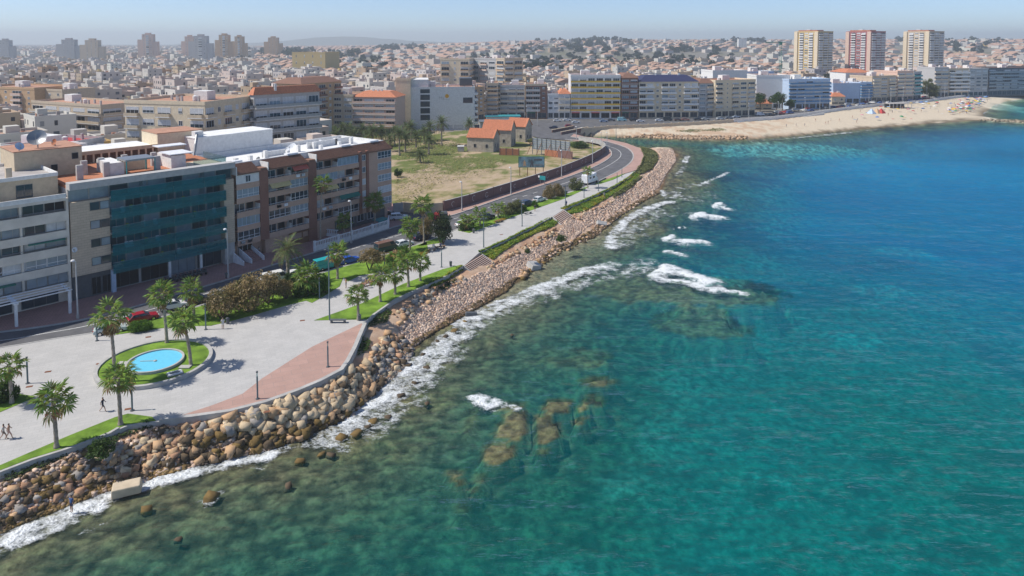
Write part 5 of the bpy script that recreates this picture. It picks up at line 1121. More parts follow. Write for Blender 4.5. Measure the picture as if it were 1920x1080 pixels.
for i, (x, y, yc) in enumerate(GROVE):
    p = P(x, y); h = max(.8, HZ(yc, p.y)); t = thing('date_palm', '', 'palm tree', tuple(p), i*1.3, 'date palms of the grove in the field')
    k = round(h)
    if k not in TRK: TRK[k] = trunk_mesh(h, .34, .26, (0,0), k)[0]
    obj('trunk', TRK[k], t, (0,0,0)); obj('crown', PCR[i % 3], t, (0,0,h), None, (1.5 if yc < 290 else 1.1)*random.Random(i).uniform(.9,1.15))
    t['label'] = ('low trunkless date palm in the open field','tall date palm standing apart beside the ruined shed','tall date palm with a long bare trunk right of the white hotel wall')[0 if x == 788 else 1 if x == 880 else 2] if x in (788,880,828) else f'grove date palm, {["leftmost","second","third","fourth","fifth","sixth","seventh","eighth","ninth","tenth","eleventh","twelfth","thirteenth","fourteenth","fifteenth","sixteenth","seventeenth","eighteenth","nineteenth","twentieth","twenty-first","twenty-second","twenty-third"][sum(1 for q in GROVE if q[0] < x and q[0] not in (788,880,828))]} from the left, {"in front by the open field" if y > 272 else "behind by the street"}'
# far trees
rnd = random.Random(5); PN = []
for ex, ey, rx, ry in GREEN:
    for _ in range(int(10+rx*.34)):
        a, q = rnd.uniform(0, 6.28), rnd.random()**.5; px, py = ex+rx*q*math.cos(a), ey+ry*q*math.sin(a); Y = 33*FPX/max(9, py-HOR+2)
        if Y > 3200: Y = rnd.uniform(2300, 3000)
        if Y < 560: continue
        PN.append((rnd.uniform(6, 11)*(1 if Y < 1600 else 1.5), px, py, Y))
PN.sort(key=lambda e: -e[0]/e[3]); sv, sf, sq, so2 = [], [], [], 0
for kf, (s, px, py, Y) in enumerate(PN):
    p = PZ(px, Y, 0); z = float(hill(np.array([p.x]), np.array([Y]))[0])
    if kf < 280:
        lm = min(LMK, key=lambda q: (q[0]-px)**2+(1.6*(q[1]-py))**2); sw_ = 'tall' if s > 12 else 'broad' if s > 9 else 'middling' if s > 7.5 else 'small'
        t = thing('pine_tree', f'{sw_} dark pine {"far left of" if px < lm[0]-70 else "left of" if px < lm[0]-20 else "far right of" if px > lm[0]+70 else "right of" if px > lm[0]+20 else "straight behind"}{" and above" if py < lm[1]-12 else " and below" if py > lm[1]+12 else ""} {lm[2]}', 'tree', (p.x, Y, z-1), rnd.uniform(0, 6), 'pines of the far green belt')
        obj('crown', CL['far', kf % 3], t, (0,0,1.5), None, (s, s, s*rnd.uniform(.8,1.15)))
    else:
        m_ = CL['far', kf % 3]; v = np.zeros(len(m_.vertices)*3); m_.vertices.foreach_get('co', v); v = v.reshape(-1,3)*s+[p.x, Y, z+.5]; sv.append(v); sf.append(np.arange(len(v)).reshape(-1,4)+so2); so2 += len(v)
        cq = np.zeros(len(m_.polygons)*4); m_.attributes['Col'].data.foreach_get('color', cq); sq.append(cq.reshape(-1,4)[:,:3])
tag(obj('far_woods', npmesh('far_woods', np.concatenate(sv), np.concatenate(sf), M['leaf'], np.concatenate(sq))), 'dark green mass of small far trees between the houses', 'trees', kind='stuff')
for x, y, w, h, l in ((1425,222,9,11,'round pine left of the pair between the beige and blue blocks'),(1456,220,11,11,'broad pine right of the pair between the beige and blue blocks'),(1480,216,7,7,'dark low tree in front of the blue block')):
    Y = 415; p = PZ(x, Y, 0); t = thing('pine_tree', l, 'tree', tuple(p)); b = MB(); b.tube([(0,0,-.3),(.2,0,h*.55)], [.3,.2], 7); b.build('trunk', M['bark'], t); obj('crown', CL['green', x % 3], t, (0,0,h*.42), None, (w/2, w/2, h*.48))
p = PZ(1467, 412, 0); t = thing('date_palm', 'palm between the two pines and the blue block', 'palm tree', tuple(p)); obj('trunk', TRK[max(TRK)], t); obj('crown', PCR[1], t, (0,0,max(TRK)))
p = PZ(1742, 505, 0); t = thing('eucalyptus_tree', 'tall grey green eucalyptus between the beach blocks', 'tree', tuple(p)); b = MB(); b.tube([(0,0,-.3),(.3,0,9)], [.45,.25], 7); b.build('trunk', M['bark'], t)
for k, (x, z, s) in enumerate(((-3,3,4.5),(3,4,4.5),(0,8,4.8),(2,1,4))): obj('crown', CL['olive', k % 3], t, (x, 0, z), k, (s, s, s*1.15))

# ground cover on the banks
_pc = {}
def scatter(pxpoly, n, seed, z=None, inset=0):
    kq_ = tuple(pxpoly)
    if kq_ not in _pc: _pc[kq_] = [tuple(PT(*q)[:2]) for q in pxpoly]
    w = _pc[kq_]; nr = np.random.default_rng(seed); xs_ = [a[0] for a in w]; ys_ = [a[1] for a in w]; out = []
    while len(out) < n:
        x = nr.uniform(min(xs_), max(xs_), 4000); y = nr.uniform(min(ys_), max(ys_), 4000); m = inpoly(x, y, w); out += list(zip(x[m], y[m]))
    return out[:n]
def cover(name, label, polys, dens, size, hh_, cols, seed):
    VV, FF, QQ = [], [], []; o = 0; nr = np.random.default_rng(seed)
    for pp in polys:
        w = [tuple(PT(*q)[:2]) for q in pp]; ar = abs(sum(w[i-1][0]*w[i][1]-w[i][0]*w[i-1][1] for i in range(len(w))))/2
        pts = np.array(scatter(pp, int(ar*dens), seed))
        z = np.array([max(ground_z(x, y), -3) for x, y in pts]); z = np.where(z < -.36, np.where(inpoly(pts[:,0], pts[:,1], Upoly), .0, z), z)
        lump = fbm(pts[:,0]/1.6, pts[:,1]/1.6, seed); n = len(pts)
        c = np.c_[pts, z+hh_*lump*nr.uniform(.2, 1.1, n)]
        a = nr.normal(size=(n,3))*.38+[-.25,0,1.1]; a /= np.linalg.norm(a, axis=1)[:,None]; t = np.cross(a, nr.normal(size=(n,3))); t /= np.linalg.norm(t, axis=1)[:,None]; b_ = np.cross(a, t); s = size*nr.uniform(.5,1.4,n)[:,None]
        VV.append(np.stack([c-t*s, c-b_*s*.6, c+t*s, c+b_*s*.6], 1).reshape(-1,3)); FF.append(np.arange(4*n).reshape(n,4)+o); o += 4*n
        cl_ = np.array(cols); reg = np.clip((fbm(pts[:,0]/4, pts[:,1]/4, seed+3)*len(cl_)*1.4-.2*len(cl_)).astype(int), 0, len(cl_)-1)
        QQ.append(cl_[np.where(nr.random(n) < .7, reg, nr.integers(0, len(cl_), n))]*nr.uniform(.7,1.35,n)[:,None])
    tag(obj(name, npmesh(name, np.concatenate(VV), np.concatenate(FF), M['leaf'], np.concatenate(QQ))), label, 'ground cover', kind='stuff')
G6 = [(896,473),(940,453),(1000,424),(1036,407),(1048,415),(1040,424),(985,448),(950,468),(925,488),(908,480)]
G7 = [(1051,391),(1100,373),(1150,350),(1180,331),(1190,322),(1200,327),(1180,350),(1130,377),(1095,398),(1065,402)]
G8 = [(1190,322),(1202,308),(1208,292),(1200,277),(1214,279),(1232,288),(1234,300),(1222,318),(1200,328)]
cover('ground_cover', 'bright yellow green succulent mat along the top of the shore bank', [G6, G7, [(790,536),(840,514),(866,499),(868,508),(850,520),(815,540)]], 85, .2, .55, ICE, 3)
cover('ground_cover', 'dark olive scrub on the bank at the road bend', [G8, [(1150,368),(1195,335),(1205,330),(1185,352),(1150,375)]], 60, .24, .9, OLIVE, 4)
cover('ground_cover', 'green creeping plants on the rocks below the shore lawn', [[(688,610),(703,592),(726,580),(735,585),(725,605),(700,612)],[(667,652),(678,632),(696,640),(690,660),(672,668)],[(812,548),(840,528),(860,522),(835,545)],[(150,840),(222,808),(282,790),(290,800),(225,822),(170,850)],[(0,893),(60,872),(140,848),(130,856),(60,884),(10,905)]], 80, .14, .6, GREENS+[(.09,.11,.03)], 6)
cover('ground_cover', 'tufts of grass over the open field', [[(740,330),(800,300),(880,290),(960,300),(900,330),(820,345),(760,380),(742,395)],[(742,300),(760,262),(860,262),(870,290),(800,302)],[(960,330),(1040,322),(1100,300),(1060,320),(1000,345)]], 1.6, .28, .5, [(.26,.24,.09),(.34,.28,.13),(.20,.21,.06),(.40,.33,.17)], 8)
cover('ground_cover', 'yellow flower beds along the promenade lawns', [[(660,538),(690,526),(704,513),(708,516),(690,531),(664,542)],[(770,482),(800,470),(808,467),(806,474),(775,488)],[(925,416),(945,409),(950,412),(930,419)]], 90, .1, .5, [(.50,.30,.02),(.42,.24,.03),(.12,.14,.03),(.5,.36,.05)], 9)
cover('ground_cover', 'grey green scrub patches on the sandy headland', [[(1265,246),(1300,242),(1330,245),(1300,249)],[(1320,244),(1350,240),(1362,244),(1340,247)]], 5, .3, .5, OLIVE, 10)

# ================================================================ ROCKS
def rock_mesh(seed, sub=2, ang=True):
    nr = random.Random(seed); n = 13 if sub == 2 else 9; s = (nr.uniform(.9,1.2), nr.uniform(.65,.95), nr.uniform(.5,.75)); bm = bmesh.new()
    blocky = nr.random() < .7
    if blocky:
        pts = [(x*nr.uniform(.55,1), y*nr.uniform(.55,1), z*nr.uniform(.55,1)) for x in (-1,1) for y in (-1,1) for z in (-1,1)]+[(nr.uniform(-1,1)*.95, nr.choice((-1,1))*nr.uniform(.8,1.05), nr.uniform(-.7,.7)) for _ in range(n//4)]
        for q in pts: bm.verts.new((q[0]*s[0]*.95, q[1]*s[1]*.95, q[2]*s[2]))
    else:
        for k in range(n):
            z = 1-2*(k+.5)/n; a = k*2.39996+nr.uniform(-.6,.6); q = math.sqrt(1-z*z); r = nr.uniform(.72,1.12)
            bm.verts.new((q*math.cos(a)*r*s[0], q*math.sin(a)*r*s[1], z*r*s[2]))
    h = bmesh.ops.convex_hull(bm, input=bm.verts[:]); bmesh.ops.delete(bm, geom=[g for g in h['geom_interior'] if isinstance(g, bmesh.types.BMVert)], context='VERTS')
    bmesh.ops.triangulate(bm, faces=bm.faces[:]); bm.verts.index_update()
    vs = np.array([v.co[:] for v in bm.verts]); fs = np.array([[v.index for v in f.verts] for f in bm.faces]); bm.free(); return vs, fs
RCOL = {'pale cream':(.64,.50,.33),'warm tan':(.54,.35,.20),'dark brown':(.11,.08,.05),'reddish':(.48,.28,.17),'grey':(.36,.33,.30),'wet ochre':(.20,.13,.045)}
RMESH = {}
for k, v in RCOL.items():
    for s in range(6):
        a, f = rock_mesh(s*5+ord(k[0]) % 3); jit = np.random.default_rng(s).uniform(.85, 1.15, (len(f),1)); RMESH[k, s] = npmesh('rock_'+k.replace(' ', '_'), a, f, M['rock'], np.array(v)*jit)
BAND = [  # (pixel polygon, count, size range, colours)
 ([(395,785),(440,783),(520,757),(600,725),(655,697),(690,690),(700,735),(660,765),(600,795),(520,815),(450,822),(400,808)], 170, (.7,1.35), ['pale cream']*6+['warm tan']*2+['grey']),
 ([(330,850),(400,815),(470,818),(560,805),(640,775),(680,750),(690,745),(650,782),(560,826),(480,848),(380,872)], 130, (.5,1.1), ['dark brown']*3+['wet ochre']*2+['warm tan']*2),
 ([(215,842),(300,812),(400,790),(420,830),(340,868),(270,888),(200,905),(150,905),(170,870)], 190, (.38,.95), ['warm tan','reddish','grey','pale cream','warm tan','dark brown']),
 ([(-60,950),(60,905),(170,870),(210,890),(160,925),(60,965),(-60,1010)], 240, (.32,.8), ['warm tan','reddish','dark brown','wet ochre','grey']),
 ([(690,690),(705,650),(730,625),(760,640),(770,660),(745,695),(715,725),(695,738)], 150, (.45,1.0), ['pale cream','warm tan','grey','reddish','dark brown']),
 ([(655,700),(690,680),(700,700),(690,745),(640,790),(600,805)], 60, (.6,1.1), ['pale cream','warm tan','dark brown']),
 ([(735,590),(790,552),(850,525),(880,520),(850,545),(790,580),(750,610)], 60, (.35,.9), ['reddish','warm tan','grey','pale cream']),
 ([(905,500),(940,482),(990,455),(1040,430),(1050,440),(1000,465),(950,490),(920,508)], 70, (.4,.8), ['reddish','warm tan','pale cream']),
 ([(1065,408),(1110,392),(1160,368),(1165,375),(1115,398),(1080,415)], 45, (.4,.7), ['reddish','warm tan','pale cream']),
 ([(975,500),(1010,488),(1047,462),(1080,448),(1110,436),(1120,440),(1085,460),(1050,475),(1010,505),(970,530)], 80, (.4,.9), ['dark brown','wet ochre','warm tan']),
]
allr = []
for bi, (pp, n, (s0, s1), cols) in enumerate(BAND):
    rn = random.Random(bi)
    for x, y in scatter(pp, int(n*1.7), 40+bi): allr.append((x, y, (s0*.7+(s1-s0*.7)*rn.random()**1.8)*.92, rn.choice(cols), bi))
for px, py, s in ((870,602,.8),(852,620,.8),(846,603,.7),(838,630,.6),(800,690,.7),(778,718,.7),(793,665,.6),(752,742,.7),(728,782,.7),(700,790,.9),(668,812,.9),(640,822,.8),(622,852,.7),(604,850,.8),(562,865,.8),(540,912,.7),(395,935,1.0),(275,955,.8),(335,1010,.5),(800,756,.6),(835,632,.6),(700,655,.7),(765,685,.7),(820,640,.6),(960,628,.5),(690,800,.6)):
    p = P(px, py, SEA); allr.append((p.x, p.y, s, 'wet ochre' if s > .75 else 'dark brown', 99))
allr.sort(key=lambda q: -q[2]/q[1]*(1 if q[4] != 99 else 1.5))
WHERE = {0:'in the big pale pile below the pink paving corner',1:'at the wet foot of the big pale pile',2:'on the bank below the left lawn',3:'on the lower left shore near the white surf',4:'on the bank under the kerb end',5:'between the pale pile and the surf',6:'below the row of four palms',7:'on the bank between the two stairs',8:'below the succulent mat past the upper stairs',9:'on the dark ledge beside the shallow tidal pool',99:'standing in the shallow water off the bank'}
stV, stF, stQ, so_ = [], [], [], 0
small = [rock_mesh(200+i, 1) for i in range(5)]; tiny = [rock_mesh(300+i, 1) for i in range(4)]
def stuff_rock(x, y, s, col, z, rn):
    global so_
    a, f = small[rn.randrange(5)] if s > .25 else tiny[rn.randrange(4)]
    q = Matrix.Rotation(rn.uniform(0,6.28), 3, 'Z') @ Matrix.Rotation(rn.uniform(-.5,.5), 3, 'X'); a2 = a @ np.array(q).T*s+np.array([x, y, z])
    stV.append(a2); stF.append(f+so_); so_ += len(a2); stQ.append(np.tile(np.array(col)*rn.uniform(.75,1.25), (len(f),1)))
SHL = [(482,748,'the left pink paving column'),(614,688,'the right pink paving column'),(555,740,'the middle kerb'),(430,780,'the pink paving tip'),(238,905,'the worn slab in the surf'),(190,852,'the creeping bush'),(300,800,'the lawn kerb end'),(134,948,'the person on the rocks'),(40,900,'the left edge kerb'),(20,985,'the left edge surf'),(360,870,'the lawn end surf'),(450,850,'the mid left surf'),(560,810,'the pale pile surf'),(652,682,'the kerb corner'),(685,630,'the green mat by the kerb'),(640,790,'the frothy rocks'),(720,680,'the grey rubble patch'),(760,660,'the corner surf'),(780,565,'the palm row bank'),(845,530,'the lower steps bank'),(960,475,'the bank above the grey block'),(1030,440,'the upper steps bank'),(1000,492,'the tipped grey block'),(1075,448,'the ledge person'),(1120,395,'the upper green bank'),(870,605,'the bend of the surf'),(600,850,'the sunken rocks'),(395,938,'the lone surf rock')]
SZ = lambda s: 'large' if s > 1.15 else 'middling' if s > .75 else 'small'
for k, (x, y, s, c, bi) in enumerate(allr):
    rn = random.Random(k); z = (SEA-.12 if bi == 99 else ground_z(x, y)+s*rn.uniform(.12,.42))
    if k < 300:
        o = obj('boulder', RMESH[c, rn.randrange(6)], None, (x, y, z)); o.scale = (s*.80,)*3; o.rotation_euler = (rn.uniform(-.5,.5), rn.uniform(-.4,.4), rn.uniform(0,6.28))
        bpx, bpy_ = proj((x, y, z)); lm = min(SHL, key=lambda q: (q[0]-bpx)**2+(1.5*(q[1]-bpy_))**2); hx = 'left of' if bpx < lm[0]-14 else 'right of' if bpx > lm[0]+14 else 'straight'; hy = 'below' if bpy_ > lm[1]+8 else 'above' if bpy_ < lm[1]-8 else 'level with'
        tag(o, f'{SZ(s)} {c} boulder {"awash " if bi == 99 else ""}{hx} {"and " if hx != "straight" else ""}{hy} {lm[2]}', 'boulder', 'boulders along the shore')
    else: stuff_rock(x, y, s*.8, RCOL[c], z, rn)
# pebble slope
def pebbles(pp, n, s0, s1, cols, seed):
    rn = random.Random(seed)
    for x, y in scatter(pp, n, seed): s = rn.uniform(s0, s1)**1.0; stuff_rock(x, y, s, cols[rn.randrange(len(cols))], ground_z(x, y)+s*.12, rn)
PINKR = [(.68,.50,.38),(.62,.44,.33),(.72,.57,.45),(.54,.37,.27),(.66,.50,.40)]; BRN = [(.20,.13,.07),(.13,.09,.05),(.30,.19,.11),(.17,.12,.05)]
pebbles([(745,615),(800,565),(850,540),(900,512),(930,505),(960,520),(930,552),(880,585),(820,615),(775,650)], 6000, .11, .34, PINKR, 1)
pebbles([(930,500),(990,470),(1045,440),(1065,410),(1110,420),(1075,450),(1040,468),(1000,500),(950,535)], 5200, .10, .30, PINKR, 2)
pebbles([(1080,410),(1130,385),(1190,350),(1225,320),(1240,295),(1225,280),(1262,280),(1268,300),(1250,325),(1235,352),(1205,372),(1160,400),(1115,425)], 7000, .10, .38, PINKR, 3)
pebbles([(770,652),(810,625),(860,598),(900,575),(950,545),(970,520),(950,530),(880,575),(830,603),(775,640)], 1500, .15, .4, BRN, 4)
pebbles([(1010,500),(1047,470),(1080,458),(1115,444),(1135,427),(1160,407),(1210,375),(1237,362),(1225,360),(1180,385),(1130,418),(1090,445),(1040,462),(990,500)], 1500, .15, .5, BRN+PINKR[:1], 5)
pebbles([(-60,940),(140,850),(300,800),(440,785),(640,705),(700,690),(740,700),(660,780),(500,845),(340,880),(130,945),(-60,1020)], 3200, .12, .4, PINKR+BRN, 6)
pebbles([(-60,1000),(60,955),(200,905),(345,868),(350,878),(200,920),(60,974),(-60,1026)], 1400, .12, .35, [(.30,.19,.07),(.36,.25,.12),(.2,.13,.05)], 7)
pebbles([(1096,252),(1200,252),(1330,256),(1400,256),(1400,262),(1280,262),(1200,258),(1096,255)], 500, .3, 1.0, [(.5,.34,.22),(.56,.42,.30),(.3,.2,.12)], 8)
pebbles([(1838,225),(1880,226),(1930,228.5),(1990,232.5),(1990,234.5),(1930,231),(1880,228.5),(1838,226.5)], 260, .5, 1.3, [(.3,.25,.18),(.4,.33,.24),(.2,.17,.12)], 9)
pebbles([(690,690),(750,640),(780,655),(750,700),(700,735)], 500, .2, .5, [(.34,.31,.28),(.46,.36,.27),(.4,.27,.18)], 10)
tag(obj('rubble', npmesh('rubble', np.concatenate(stV), np.concatenate(stF), M['rock'], np.concatenate(stQ))), 'pinkish stones and rubble covering the shore bank', 'stones', kind='stuff')
# concrete blocks on the shore
def slab_block(label, px, py, w, d, h, rz, tilt, col='concrete', z=None):
    p = P(px, py, SEA+1.2); t = thing('concrete_block', label, 'concrete block', (p.x, p.y, ground_z(p.x, p.y) if z is None else z), rz)
    b = MB(); b.add([(-w/2,-d/2,0),(w/2,-d/2,0),(w/2,d/2,0),(-w/2,d/2,0),(-w/2*.93,-d/2*.9,h),(w/2*.96,-d/2*.88,h*.95),(w/2*.93,d/2*.94,h),(-w/2*.95,d/2*.95,h*1.04)], [(3,2,1,0),(4,5,6,7),(0,1,5,4),(1,2,6,5),(2,3,7,6),(3,0,4,7)]); o = b.build('block', M[col], t); o.rotation_euler = tilt
    mo = o.modifiers.new('worn', 'BEVEL'); mo.width = .12; mo.segments = 2
slab_block('big worn pale slab lying in the surf at lower left', 238,903,2.7,1.35,.95,R(20),(.12,-.05,0), 'sand_plaster', SEA+.1)
slab_block('grey concrete block tipped on the pale stones near the tidal pool', 1000,492,2.4,2.2,1.1,R(35),(.25,.15,0))
slab_block('pale concrete slab leaning on the stones below the upper stairs', 1127,414,2.6,1.2,.9,R(10),(.7,.2,0))
slab_block('dark concrete post lying at the edge of the surf', 883,578,2.0,.7,.7,R(15),(.0,.1,0), 'dark_grey')
# ================================================================ WALLS, SHED, BILLBOARDS
WALLPX = [(832,396),(880,383),(925,368.5),(957,358.5),(1005,343),(1052,327),(1085,313.5),(1111,301.5),(1127,292),(1135,285.5),(1134,277),(1124,270.5),(1108,266.5),(1085,263)]
ww = [P(*q) for q in WALLPX]
gw_ = thing('graffiti_wall', 'long old brick wall with pale graffiti along the pavement of the open field', 'wall', tuple(ww[0]))
for i, (a, c) in enumerate(zip(ww[:-1], ww[1:])):
    d = c-a; an = math.atan2(d.y, d.x); n = d.length; a0 = a-ww[0]
    hh_ = 2.5 if i < 9 else 1.7
    b = MB(); b.box(0, n-.02, -.14, .14, -.4, hh_, 0, rz=an, c=(a0.x, a0.y)); b.build('wall_panel', M['brick_wall_old'] if i < 9 else M['concrete'], gw_)
    b = MB(); b.box(-.18, .18, -.22, .22, -.4, hh_+.15, 0, rz=an, c=(a0.x, a0.y)); b.build('pier', M['brick_wall_old'] if i < 9 else M['concrete'], gw_)
    b = MB(); b.box(.19, n-.2, -.18, .18, hh_+.002, hh_+.1, 0, rz=an, c=(a0.x, a0.y)); b.build('coping', M['concrete'], gw_)
    if i < 7:
        g = MB(); rn = random.Random(i)
        for k in range(int(n/5)):
            u = 1.5+k*5+rn.uniform(0,2); z = .9+rn.uniform(0,.5); r = rn.uniform(.45,.75); nseg = 12; f_ = rn.uniform(3.5,6.0)
            for s in range(nseg):
                q0, q1 = f_*s/nseg+.6, f_*(s+.8)/nseg+.6
                vs = [(u+rr*math.cos(q), z+rr*1.1*math.sin(q)) for rr, q in ((r-.12,q0),(r,q0),(r,q1),(r-.12,q1))]
                ca, sa = math.cos(an), math.sin(an); g.add([(a0.x+x*ca+.17*sa, a0.y+x*sa-.17*ca, y) for x, y in vs], [(0,1,2,3)])
        if g.f: g.build('graffiti', M['paint_mark'], gw_)
cw = thing('corner_wall', 'low rendered wall beside the side street behind the white parked car', 'wall', tuple(P(745,392)))
for i, (q0, q1) in enumerate((((737,398),(756,396)),((757,396),(795,399)),((797,399),(830,396)))):
    a, c = P(*q0), P(*q1); d = c-a; b = MB(); b.box(0, d.length, -.15, .15, -.3, 2.2, 0, rz=math.atan2(d.y, d.x), c=tuple((a-P(745,392))[:2])); b.build('wall_panel', M['sand_plaster' if i else 'concrete'], cw)
# the roofless shed with two orange tile gables
def shed(label, pxl, pxr, Yl, hgt, dep, m, gable):
    A = P(*pxl); B = P(*pxr); d = B-A; L_ = d.length; t = thing('stone_shed', label, 'shed', tuple(A), math.atan2(d.y, d.x))
    bx('wall', M[m], t, 0, L_, 0, dep, -.5, hgt)
    b = MB(); b.add([(0,0,hgt),(0,dep,hgt),(0,dep/2,hgt+gable)], [(0,2,1)]); b.add([(L_,0,hgt),(L_,dep,hgt),(L_,dep/2,hgt+gable)], [(0,1,2)]); b.build('gable_wall', M[m], t)
    for s in (0, 1):
        b = MB(); y0, y1 = (-.4, dep/2) if s == 0 else (dep/2, dep+.4); z0 = hgt-.4*gable/(dep/2)
        za, zb = (z0, hgt+gable) if s == 0 else (hgt+gable, z0)
        b.add([(-.3,y0,za+.05),(L_+.3,y0,za+.05),(L_+.3,y1,zb+.05),(-.3,y1,zb+.05),(-.3,y0,za+.2),(L_+.3,y0,za+.2),(L_+.3,y1,zb+.2),(-.3,y1,zb+.2)], [(3,2,1,0),(4,5,6,7),(0,1,5,4),(1,2,6,5),(2,3,7,6),(3,0,4,7)]); r = b.build('roof', M['roof_tiles_orange'], t)
        tb = MB()
        for k in range(int(L_/.45)):
            x = -.2+k*.45; tb.add([(x,y0,za+.2),(x+.2,y0,za+.2),(x+.2,y1,zb+.2),(x,y1,zb+.2),(x+.1,y0,za+.3),(x+.1,y1,zb+.3)], [(0,4,5,3),(4,1,2,5),(0,1,4),(2,3,5)])
        q = tb.build('tile_row', M['roof_tiles_orange'], r); q['kind'] = 'stuff'
    for k in range(2): put('window', win_mesh(1.1, 1.5, 'grey_plaster', 'dark_void', 0), t, (0,0), 0, L_*(.3+.45*k), -.005, 1.2)
    put('window', win_mesh(1.0, 1.6, 'grey_plaster', 'dark_void', 0), t, (L_,0), math.pi/2, dep*.3, -.005, 1.0); put('door', win_mesh(1.2, 2.2, 'grey_plaster', 'dark_void', 0), t, (L_,0), math.pi/2, dep*.7, -.005, 0)
    return t
stn = M['old_stone'] = mat('old_stone', (.42,.37,.30), .95, .3, .8, .4, 5)
shed('ruined stone shed with orange tiled gable roof, the front one of three', (876,282), (925,284), 0, 5.2, 9, 'old_stone', 2.8)
shed('middle ruined shed with orange tiles and dark open gable', (905,272), (958,274), 0, 6.5, 8, 'old_stone', 3.4)
shed('rear ruined shed whose orange roof end shows behind the middle one', (950,263), (985,265), 0, 6.2, 8, 'old_stone', 3.0)
t = thing('site_hut', 'flat grey roofed shed row behind the orange tiled sheds', 'shed', tuple(P(900,252)), R(4)); bx('wall', M['grey_plaster'], t, 0, 18, 0, 8, 0, 5.5); bx('roof', M['steel_grey'], t, -.5, 18.5, -.5, 8.5, 5.5, 5.8)
t = thing('site_hut', 'pale green roofed shed behind the grey one near the bridge road', 'shed', tuple(P(912,243)), R(4)); bx('wall', M['white_plaster'], t, 0, 16, 0, 7, 0, 6); bx('roof', M['teal_metal'], t, -.5, 16.5, -.5, 7.5, 6, 6.3)
t = thing('low_brick_wall', 'broken reddish garden wall right of the front shed', 'wall', tuple(P(936,289)), R(-8)); bx('wall_panel', M['terracotta'], t, 0, 7.5, 0, .3, -.3, 2.0)
for k in range(4): bx('pier', M['brick_wall_old'], t, k*2.4, k*2.4+.35, -.05, .35, -.3, 2.3)
t = thing('concrete_tank', 'small pale concrete cube in the grass left of the front shed', 'tank', tuple(P(864,282))); bx('tank_wall', M['concrete'], t, -1.2, 1.2, -1, 1, -.3, 1.6); bx('lid', M['roof_white'], t, -1.3, 1.3, -1.1, 1.1, 1.6, 1.75)
# big billboard seen from behind
a, c = P(998,287), P(1068,296); d = c-a; L_ = d.length; t = thing('rear_billboard', 'big billboard seen from behind with a grid of grey steel panels', 'billboard', tuple(a), math.atan2(d.y, d.x))
z0, z1 = 1.6, HZ(258, a.y)
for i in range(8):
    for j in range(5):
        w, hh_ = L_/8, (z1-z0)/5; bx('panel', M['sheet_grey'] if 'sheet_grey' in M else M.setdefault('sheet_grey', mat('sheet_grey', (.40,.44,.47), .6, .18, .6)), t, i*w+.06, (i+1)*w-.06, .25, .32, z0+j*hh_+.05, z0+(j+1)*hh_-.05)
for i in range(9): bx('upright', M['steel_grey'], t, i*L_/8-.1, i*L_/8+.1, 0, .24, -.3, z1)
for j in range(6): bx('rail', M['steel_grey'], t, 0, L_, -.1, -.01, z0+j*(z1-z0)/5-.06, z0+j*(z1-z0)/5+.06)
for i in range(0, 9, 2): b = MB(); b.tube([(i*L_/8,0,z1*.7),(i*L_/8,-3.2,0)], .1, 5); b.build('brace', M['rust'], t)
bx('base_wall', M['terracotta'], t, L_*.35, L_*.7, -.2, 0.0, -.3, 2.0); bx('base_wall', M['brick_wall_old'], t, L_*.705, L_*1.08, -.2, 0.0, -.3, 2.4)
# small billboard with a picture
a, c = P(972,329), P(1021,329); L_ = (c-a).length; t = thing('billboard', 'small billboard on four legs with a dark blue picture and green frame', 'billboard', tuple(a), math.atan2(c.y-a.y, c.x-a.x))
zb, zt = HZ(314, a.y), HZ(293.5, a.y)
pic = mat('billboard_print', (.05,.13,.16), .5, .6, .45, rgb2=(.20,.33,.38))
bx('picture', pic, t, .15, L_-.15, -.08, -.02, zb+.12, zt-.12); bx('backing', M['green_awning'], t, 0, L_, 0, .2, zb, zt)
for k in range(4): bx('leg', M['rust'], t, L_*(.04+.3*k), L_*(.04+.3*k)+.2, .21, .4, -.2, zb+.5)
for x, s, colr in ((1.9,1.0,'tan_plaster'),(4.2,1.25,'dark_grey')):
    b = MB(); mid = (zb+zt)/2-.4
    b.add([(x+s*q[0], -.09, mid+s*q[1]) for q in ((-.5,-.9),(-.25,.2),(-.6,.3),(-.15,.6),(-.12,1),(.15,1),(.18,.6),(.6,.2),(.3,.15),(.5,-.9),(.1,-.9),(0,-.2),(-.15,-.9))], [tuple(range(13))]); b.build('printed_figure', M[colr], t)
bx('printed_strip', M['steel_grey'], t, L_*.58, L_*.92, -.10, -.09, zb+.7, zb+1.0); bx('printed_strip', M['dark_grey'], t, L_*.6, L_*.9, -.10, -.09, zt-1.3, zt-.7)
t = thing('road_sign', 'teal road sign on two posts by the graffiti wall', 'sign', tuple(P(1013,345)), R(-35))
for x in (0, 1.4): bx('post', M['steel_grey'], t, x, x+.1, 0, .1, 0, 2.0)
bx('sign_plate', M['teal_metal'], t, -.2, 1.8, -.06, -.01, 1.3, 2.5)
b = MB(); b.lathe([(.02,0),(.32,0),(.32,.04)], 14); o = b.build('round_sign', M['white_paint'], t); o.location = (-.45,-.02,2.2); o.rotation_euler = (R(90),0,0)

